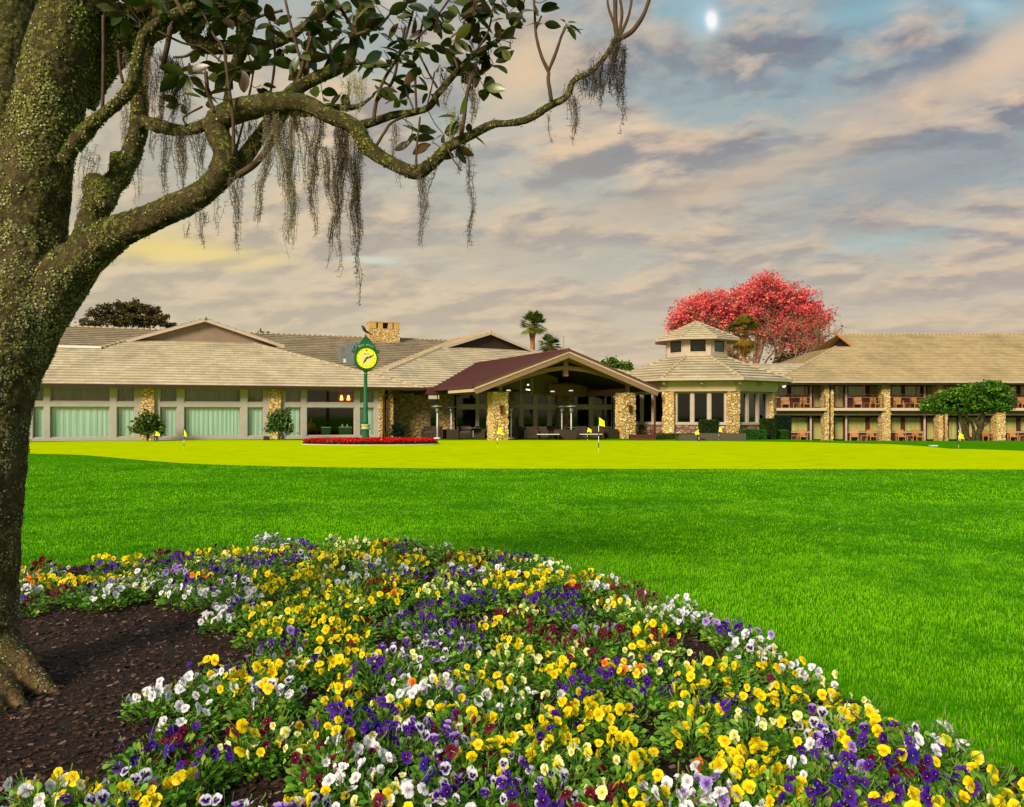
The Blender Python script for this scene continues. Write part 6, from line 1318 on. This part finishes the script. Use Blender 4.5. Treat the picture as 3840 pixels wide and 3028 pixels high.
# white hole marker plate far right on the green
m_ = ground(3500, 1674, .02); B = Bulk(); B.box(Fr(*m_, 0), -.17, .17, -.1, .1, 0, .05); o = B.build('marker_plate', MT['white']); tag(o, 'small flat white plate lying at the edge of the green', 'marker')

# ================================================================ shrubs, hedges, trees
def leafcloud(pts, size, cols, zlo=-.3, seed=0, jitter=.25):
    n = len(pts); c_ = np.array(cols); t_ = rng.integers(0, len(c_), n); col = c_[t_]*rng.uniform(1-jitter, 1+jitter, (n, 1))
    B = Bulk(); B.scatter(LQD, LQF, pts, basis(rdir(n, zlo, 1), rdir(n, -.2, 1)), size*rng.uniform(.7, 1.3, n), col); return B
def hedge(px0, px1, y0, d, dep, h, z0, label, cols, cat='hedge', n=None):
    a, b = P(px0, 1560, d)[0], P(px1, 1560, d)[0]; L_ = b-a; t_ = thing('hedge', label, cat, ((a+b)/2, d, z0))
    n = int(1400*(2*L_*h+2*dep*h+L_*dep)); f = rng.integers(0, 5, n*1); u = rng.random(n); v = rng.random(n); pts = np.zeros((n, 3))
    A_ = np.array([L_*h, L_*h, dep*h, dep*h, L_*dep]); f = rng.choice(5, n, p=A_/A_.sum())
    for k in range(5):
        m = f == k; U, V = u[m], v[m]; z = np.zeros(m.sum()); o = np.ones(m.sum())
        pts[m] = {0: np.column_stack([U*L_, z, V*h]), 1: np.column_stack([U*L_, z+dep, V*h]), 2: np.column_stack([z, U*dep, V*h]), 3: np.column_stack([z+L_, U*dep, V*h]), 4: np.column_stack([U*L_, V*dep, z+h])}[k]
    r_ = .08; ctr = np.array([L_/2, dep/2, h/2]); q = np.clip(pts, [r_, r_, -9], [L_-r_, dep-r_, h-r_]); dv = pts-q; ln = np.linalg.norm(dv, axis=1)[:, None]; pts = np.where(ln > r_, q+dv/np.maximum(ln, 1e-6)*r_, pts)
    pts += rng.normal(0, .018, pts.shape); pts += [a, d, z0]
    leafcloud(pts, .055, cols).build('leaves', MT['cards'], t_)
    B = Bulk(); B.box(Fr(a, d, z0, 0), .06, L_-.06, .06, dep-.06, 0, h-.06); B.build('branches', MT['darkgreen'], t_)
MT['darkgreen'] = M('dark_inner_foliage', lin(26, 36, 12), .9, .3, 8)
G1 = [S(44, 62, 18), S(60, 80, 22), S(34, 46, 14)]; G2 = [S(44, 90, 24), S(70, 124, 36), S(30, 70, 18)]; G3 = [S(70, 84, 28), S(88, 96, 40), S(50, 58, 20)]; G4 = [S(24, 48, 26), S(34, 66, 34), S(20, 34, 18)]
hedge(2468, 2640, 0, 50.6, .8, .62, -.3, 'low clipped hedge left of the square hedge, under the pavilion windows', G3)
hedge(2700, 2790, 0, 50.9, .8, .55, -.3, 'thin dull hedge top behind the long outdoor sofa', G3)
hedge(2633, 2696, 0, 50.2, 1.0, 1.5, -.3, 'square dark clipped hedge in front of the pavilion pier', G1)
hedge(2786, 2876, 0, 50.2, .9, .98, -.4, 'bright green clipped hedge right of the outdoor sofa', G2)
hedge(2864, 2910, 0, 51.2, .9, 1.78, -.5, 'tall narrow dark hedge column at the pavilion corner', G1)
hedge(2906, 2966, 0, 54.5, 1.0, 2.1, -.62, 'big rounded dark green hedge before the guest wing', G4)
hedge(2910, 2956, 0, 52.4, .8, 1.15, -.62, 'low lighter green hedge cube in front of the dark one', [S(56, 96, 28), S(80, 120, 40), S(40, 70, 20)])
def shrub(px0, px1, yt, d, label, cols, dark=False, n=2600, size=.13):
    c = P((px0+px1)/2, 1560, d); h = EYE+(HY-yt)/FPX*d+.05; r_ = (px1-px0)/2/FPX*d; t_ = thing('shrub', label, 'shrub', (c[0], d, -.05))
    dv = rdir(n, -.2, 1)*(rng.random((n, 1))**.45); lump = np.array([1+.75*noise.noise(Vector(v*3.2)+Vector((px0, 0, 0))) for v in dv])[:, None]
    pts = dv*lump*[r_, r_, h*.62]+[c[0], d, h*.36]; pts[:, 2] = np.maximum(pts[:, 2], .0)
    leafcloud(pts, size, cols, -.6).build('leaves', MT['cards'], t_); B = Bulk()
    for k in range(9): a = rng.uniform(0, 6.28); e = np.array([r_*.6*math.cos(a), r_*.6*math.sin(a), h*rng.uniform(.6, .95)]); o = np.array([c[0], d, -.05]); B.tube(catmull([o, o+e*[.35, .35, .5], o+e], 3), [.02]*4+[.012]*3, 5)
    B.build('stems', MT['twig'], t_)
shrub(500, 606, 1548, 47.0, 'leafy green shrub at the left stone pier behind the leftmost flags', [S(48, 84, 24), S(84, 120, 40), S(36, 60, 20), S(120, 130, 60)])
shrub(998, 1096, 1536, 48.6, 'open leafy shrub with upright shoots at the middle stone pier', [S(44, 84, 30), S(90, 128, 60), S(36, 60, 24), S(130, 140, 80)], n=2000)
shrub(1466, 1512, 1588, 50.6, 'small very dark bush against the recessed stone wall', [S(20, 34, 22), S(30, 48, 26)], n=1200, size=.1)
B = Bulk(); p = P(997, 1645, 48.4); B.box(Fr(p[0], p[1], 0, 0), -.15, .17, 0, .2, -.05, .26); o = B.build('utility_box', MT['black']); tag(o, 'small black utility box beside the middle shrub', 'box')

def branchy(root, dir0, L0, r0, depth, spread, out, tips, up=.25, seed=0, curve=.2):
    rr = random.Random(seed)
    def go(p, d, L_, r_, k):
        pts = [p]; q = p.copy(); dd = d.copy(); m = 4
        for i in range(m):
            dd = dd+np.array([rr.gauss(0, curve), rr.gauss(0, curve), rr.gauss(0, curve)+up*.25]); dd /= np.linalg.norm(dd); q = q+dd*L_/m; pts.append(q.copy())
        out.append((pts, r_, r_*.62))
        if k == 0: tips.append(q); return
        if k <= 2: tips.append(pts[2])
        for j in range(rr.choice((2, 3, 3))):
            a = rr.uniform(0, 6.28); e = np.array([math.cos(a), math.sin(a), rr.uniform(-.1, .5)])*spread+dd; e /= np.linalg.norm(e); go(q, e, L_*rr.uniform(.66, .88), r_*.62, k-1)
    go(np.array(root, float), np.array(dir0, float), L0, r0, depth)
def tree_(name, label, cat, base, scale_to, trunks, mat, leafmat_cols, leafsize, nleaf, sig, group=None, leafn='crown', flt=None, seedl=0, twn=5, taper=True, cmat='cards'):
    t_ = thing(name, label, cat, base, group); out = []; tips = []
    for k, (off, dr, L0, r0, dep, spr, up) in enumerate(trunks): branchy(np.array(base)+off, np.array(dr, float)/np.linalg.norm(dr), L0, r0, dep, spr, out, tips, up, seedl+k)
    B = Bulk()
    for pts, ra, rb in out: B.tube(pts, np.linspace(ra, rb, len(pts)), twn if ra < .05 else 8, cap=False)
    B.build('trunk', mat, t_, True); T_ = np.array(tips)
    if flt is not None: T_ = T_[flt(T_)]
    idx = rng.integers(0, len(T_), nleaf); pts = T_[idx]+rng.normal(0, 1, (nleaf, 3))*sig
    leafcloud(pts, leafsize, leafmat_cols, -.8, jitter=.3).build(leafn, MT[cmat], t_); return t_, T_
# umbrella shaped tree before the guest wing
b_ = ground(3640, 1662, -.5); dT = 57.0; bx_ = (3642-CX)/FPX*dT
ut = thing('umbrella_tree', 'small dark green spreading tree with twisted trunks before the guest wing', 'tree', (bx_, dT, -.62))
B = Bulk(); F = lambda px, py, dd=0: P(px, py, dT+dd)
for k, (pts, r0, r1) in enumerate([([(3640, 1662), (3622, 1630), (3608, 1590), (3600, 1560), (3585, 1520)], .2, .1), ([(3632, 1660), (3625, 1620), (3628, 1580), (3620, 1540), (3640, 1500)], .17, .08), ([(3650, 1662), (3652, 1620), (3645, 1590), (3632, 1572), (3610, 1545)], .13, .06),
        ([(3660, 1662), (3672, 1620), (3682, 1580), (3690, 1540), (3710, 1500)], .24, .1), ([(3668, 1640), (3682, 1606), (3704, 1588), (3712, 1570)], .07, .04), ([(3672, 1610), (3662, 1580), (3680, 1550), (3670, 1520)], .09, .05), ([(3690, 1545), (3740, 1520), (3780, 1505)], .09, .04), ([(3600, 1560), (3560, 1535), (3510, 1515)], .09, .04)]):
    p = catmull([F(x, y, math.sin(k*2.1)*.6*(i/3)) for i, (x, y) in enumerate(pts)], 5); B.tube(p, np.linspace(r0, r1, len(p)), 9, bump=.02, bs=4, seed=k)
B.build('trunk', MT['barkdark'], ut, True)
n = 15000; cen = []
for (px, py, rx, rz_) in [(3540, 1510, 60, 26), (3500, 1528, 30, 16), (3590, 1485, 66, 30), (3660, 1470, 70, 34), (3720, 1465, 60, 36), (3755, 1500, 52, 30), (3650, 1515, 90, 26), (3580, 1540, 70, 18), (3700, 1530, 80, 22), (3780, 1530, 30, 16), (3715, 1448, 34, 16), (3600, 1470, 40, 16), (3545, 1488, 40, 16)]:
    m = int(n*rx*rz_/22000); dv = rdir(m)*(rng.random((m, 1))**.3); lump = np.array([1+.5*noise.noise(Vector(v*3)+Vector((px, py, 0))) for v in dv])[:, None]; c = F(px, py); s_ = dT/FPX; cen.append(dv*lump*[rx*s_, rx*s_*1.1, rz_*s_]+c+[0, rng.uniform(-.5, .8), 0])
pts = np.concatenate(cen); col_ = [S(60, 104, 20), S(86, 130, 26), S(42, 76, 18), S(108, 146, 38)]
leafcloud(pts, .15, col_, -.2, jitter=.35).build('crown', MT['cards'], ut)
bed = Bulk(); n = 5000; a = rng.uniform(0, 6.28, n); r_ = np.sqrt(rng.random(n)); gxp = P(3645, 1560, 55.5)
pts = np.column_stack([gxp[0]+2.0*r_*np.cos(a), 55.6+1.5*r_*np.sin(a), -.62+rng.random(n)*.34*(1-.5*r_)]); o = leafcloud(pts, .12, [S(70, 80, 24), S(90, 88, 40), S(44, 54, 16)]).build('ground_cover', MT['cards']); tag(o, 'patch of dull green ground cover around the foot of the umbrella shaped tree', 'ground cover', kind='stuff')
# pink blossom tree behind
dP = 112.0; bP = P(2815, 1560, dP); bP[2] = 0
PK = [S(240, 96, 104), S(226, 66, 84), S(246, 126, 120), S(234, 90, 116), S(250, 140, 116)]
pt_ = thing('blossom_tree', 'broad tree covered in coral pink blossom behind the pavilion lantern', 'tree', bP)
MT['ptw'] = M('pale_brown_branches', lin(140, 104, 80), .8, .2, 4)
lobes = [(2580, 1180, 70, 52), (2540, 1215, 40, 34), (2640, 1150, 72, 54), (2720, 1140, 80, 56), (2760, 1200, 60, 60), (2860, 1090, 90, 54), (2830, 1150, 90, 66), (2930, 1110, 80, 50), (2990, 1150, 80, 60), (2940, 1200, 90, 60), (3040, 1190, 60, 44), (3075, 1200, 36, 26), (2900, 1250, 110, 44), (3020, 1250, 74, 56), (3050, 1290, 44, 36), (2700, 1210, 60, 36), (2880, 1060, 40, 24), (2990, 1310, 60, 30)]
tips = []; B = Bulk(); s_ = dP/FPX
for i, (px, py, rx, ry) in enumerate(lobes):
    for k in range(int(60*rx*ry/4000)+10):
        v = rdir(1)[0]*(rng.random()**.33); tips.append(P(px, py, dP)+v*[rx*s_*.98, rx*s_*.85, ry*s_*.98]+[0, rng.uniform(-2.5, 2.5), 0])
tips = np.array(tips)
stemt = [P(2680, 1385, dP), P(2760, 1380, dP), P(2830, 1390, dP), P(2900, 1385, dP)]
mids = []
for i, (px, py, rx, ry) in enumerate(lobes):
    r0 = stemt[0] if px < 2640 else (stemt[1] if px < 2780 else (stemt[2] if px < 2900 else stemt[3])); e = P(px, py, dP)+[0, rng.uniform(-2, 2), -ry*s_*.5]
    m_ = r0+(e-r0)*.5+rng.normal(0, .8, 3)+[0, 0, -.5]; B.tube(catmull([r0, m_, e], 6), np.linspace(.34, .09, 13), 6, cap=False); mids.append(e); mids.append(m_*.4+e*.6)
for b0 in stemt: B.tube([b0*[1, 1, 0], b0], [.5, .36], 8, cap=False)
mids = np.array(mids)
for tp in tips:
    j = np.argmin(np.linalg.norm(mids-tp, axis=1)); m_ = (mids[j]+tp)/2+rng.normal(0, .35, 3); B.tube([mids[j], m_, tp], [.06, .04, .02], 4, cap=False)
    for q in range(2): e = tp+rng.normal(0, .7, 3); B.tube([m_, (m_+e)/2+rng.normal(0, .15, 3), e], [.03, .025, .015], 3, cap=False)
B.build('trunk', MT['ptw'], pt_, True)
n = 30000; idx = rng.integers(0, len(tips), n); pts = tips[idx]+rng.normal(0, .36, (n, 3)); f = np.clip((pts[:, 2]-9)/9, 0, 1)
keep = rng.random(n) < .3+.9*f; pts = pts[keep]
leafcloud(pts, .25, PK, -.8, jitter=.14).build('blossom', MT['cards'], pt_)
# bare brush and dark tree under it
tree_('bare_tree', 'tangle of bare grey brown branches below the pink blossom', 'tree', P(2930, 1390, 98)*[1, 1, 0]+[0, 0, 4.5], 1, [((0, 0, 0), (-.7, 0, .6), 3.6, .2, 4, .9, .1), ((1, 0, 0), (.5, 0, .5), 3.4, .2, 4, .9, .1), ((-2, .5, 0), (-1, .1, .3), 3.2, .16, 4, .9, .1), ((2, .5, 0), (.2, .1, .9), 3.0, .16, 4, .9, .1)], M('dead_branch', lin(128, 96, 72), .9, .25, 4), [S(120, 90, 66), S(110, 70, 62)], .2, 900, .4, leafn='dry_leaves', seedl=4)
tree_('olive_tree', 'dark olive green tree crown between the bare branches and guest wing roof', 'tree', P(3010, 1390, 104)*[1, 1, 0]+[0, 0, 4.0], 1, [((0, 0, 0), (0, 0, 1), 2.0, .2, 3, .9, .0), ((2.6, 0, 0), (.5, 0, .6), 1.8, .16, 3, .9, .0)], MT['ptw'], [S(66, 60, 26), S(50, 46, 22), S(90, 70, 44)], .34, 2600, .55, seedl=9)
tree_('brown_tree', 'low brownish tree seen right of the lantern, behind the sabal palm', 'tree', P(2755, 1390, 96)*[1, 1, 0]+[0, 0, 4.2], 1, [((0, 0, 0), (0, 0, 1), 1.9, .16, 3, .9, .0), ((-1.6, 0, 0), (-.3, 0, .8), 1.8, .16, 3, .8, .0)], MT['ptw'], [S(104, 70, 44), S(84, 66, 34)], .26, 1300, .5, seedl=19)
# dark tree behind the clubhouse, left, and its smaller neighbour
dk = thing('dark_tree', 'brown leaved tree with clumpy crown above the clubhouse roof, at left', 'tree', P(470, 1300, 95)*[1, 1, 0]); B = Bulk(); tp = []
for px, py, rx, ry in [(338, 1212, 42, 18), (385, 1180, 46, 24), (445, 1160, 52, 26), (510, 1150, 44, 22), (560, 1165, 48, 24), (600, 1195, 44, 20), (430, 1205, 70, 20), (530, 1205, 80, 22), (640, 1222, 30, 9), (480, 1180, 60, 24)]:
    e = P(px, py+ry*.5, 95); r0 = P(470, 1290, 95)+[0, 0, 0]; B.tube(catmull([r0, r0*.5+e*.5+[0, rng.uniform(-.6, .6), -.3], e], 5), np.linspace(.2, .06, 11), 6, cap=False)
    for k in range(int(rx*ry/42)+6):
        v = rdir(1)[0]*rng.random()**.35; q = P(px, py, 95)+v*[rx*.0317, rx*.03, ry*.0317]+[0, rng.uniform(-1, 1), 0]; tp.append(q); B.tube([e, (e+q)/2+rng.normal(0, .1, 3), q], [.05, .035, .02], 4, cap=False)
B.tube([P(470, 1300, 95)*[1, 1, 0], P(470, 1290, 95)], [.35, .22], 8); B.build('trunk', MT['brown'], dk, True); tp = np.array(tp)
ix = rng.integers(0, len(tp), 9000); leafcloud(tp[ix]+rng.normal(0, .17, (9000, 3))*[1.2, 1, .7], .2, [S(92, 78, 40), S(72, 60, 32), S(108, 96, 50)], -.6, jitter=.25).build('crown', MT['cards'], dk)
tree_('distant_tree', 'small tip of a dark tree above the long back roof', 'tree', P(945, 1262, 95)*[1, 1, 0]+[0, 0, 8.4], 1, [((0, 0, 0), (.4, 0, .8), 1.5, .1, 2, .8, .0), ((-1.2, 0, 0), (-.4, 0, .5), .9, .1, 2, .8, .0)], MT['brown'], [S(74, 66, 34), S(54, 48, 24)], .3, 500, .28, seedl=2)
tree_('round_tree', 'small bright green round tree between portico roof and pavilion', 'tree', P(2312, 1400, 90)*[1, 1, 0]+[0, 0, 5.6], 1, [((0, 0, -.3), (-.1, 0, 1), 1.0, .2, 3, .9, .0), ((.4, 0, -.3), (.6, 0, .6), .9, .15, 3, .9, .0), ((-.5, 0, -.3), (-.7, 0, .6), .9, .15, 3, .9, .0)], MT['brown'], [S(84, 116, 30), S(110, 140, 44), S(60, 84, 22)], .26, 2600, .26, seedl=12)
# palms
def palm(px, yc, d, rad, label, dead=False, ytr=1400, cols=None, tr=.2, skirt=False):
    c = P(px, yc, d); t_ = thing('palm_tree', label, 'palm tree', (c[0], d, 0), 'sabal palms behind the roofs'); r_ = rad/FPX*d
    B = Bulk(); zz = np.linspace(0, c[2], 16); B.tube([(c[0]+.1*math.sin(z*.5), d, z) for z in zz], np.where(zz > c[2]-.9, tr*1.5, tr), 10, bump=.03, bs=5); B.build('trunk', M('palm_trunk', lin(160, 112, 66), .9, .3, 6, .5, 20), t_, True)
    B = Bulk(); nf = 58
    for k in range(nf):
        a = rng.uniform(0, 6.28); el_ = rng.uniform(-.6, 1.5) if not (skirt and k > 40) else rng.uniform(-1.4, -.6)
        dr = np.array([math.cos(a)*math.cos(el_), math.sin(a)*math.cos(el_), math.sin(el_)]); ln = r_*rng.uniform(.35, .6)
        hub = c+dr*ln; B.tube([c, (c+hub)/2, hub], [.03, .025, .02], 4, S(110, 110, 50), cap=False)
        sd = np.cross(dr, [0, 0, 1.]); sd /= np.linalg.norm(sd)+1e-6; upv = np.cross(sd, dr); cc = (S(*cols[k % len(cols)]) if not (skirt and k > 40) else S(150, 116, 30))*rng.uniform(.6, 1.1); NB = 17
        for q in range(NB):
            t2 = -1.25+2.5*q/(NB-1); bd = dr*math.cos(t2)+sd*math.sin(t2); L2 = r_*.5*(1-.15*abs(t2)); tipp = hub+bd*L2+np.array([0, 0, -L2*.2])+rng.normal(0, .05, 3); wv = np.cross(bd, upv)*.03*r_+upv*.01
            B.add([hub, hub+bd*L2*.5+wv, tipp, hub+bd*L2*.5-wv], [(0, 1, 2, 3)], cc)
    B.build('fronds', MT['cards'], t_)
palm(2000, 1222, 84, 64, 'taller sabal palm with orange trunk left of the portico ridge', cols=[(104, 124, 40), (130, 146, 60), (76, 94, 30)], tr=.26)
palm(2062, 1298, 84, 52, 'short sabal palm crown just right of the taller palm', cols=[(84, 110, 44), (60, 84, 34), (110, 130, 60)], tr=.2)
palm(2790, 1252, 80, 84, 'sabal palm with golden drooping skirt in front of the pink blossom tree', cols=[(126, 122, 28), (96, 100, 24), (150, 130, 34)], tr=.22, skirt=True)
B = Bulk(); p = P(2114, 1262, 78); B.tube([p-[0, 0, 2.6], p], .04, 6); o = B.build('antenna_mast', MT['steel']); tag(o, 'thin pale antenna mast beside the short palm crown', 'mast')
print('OBJECTS', len(bpy.data.objects), 'verts', sum(len(m.vertices) for m in bpy.data.meshes))
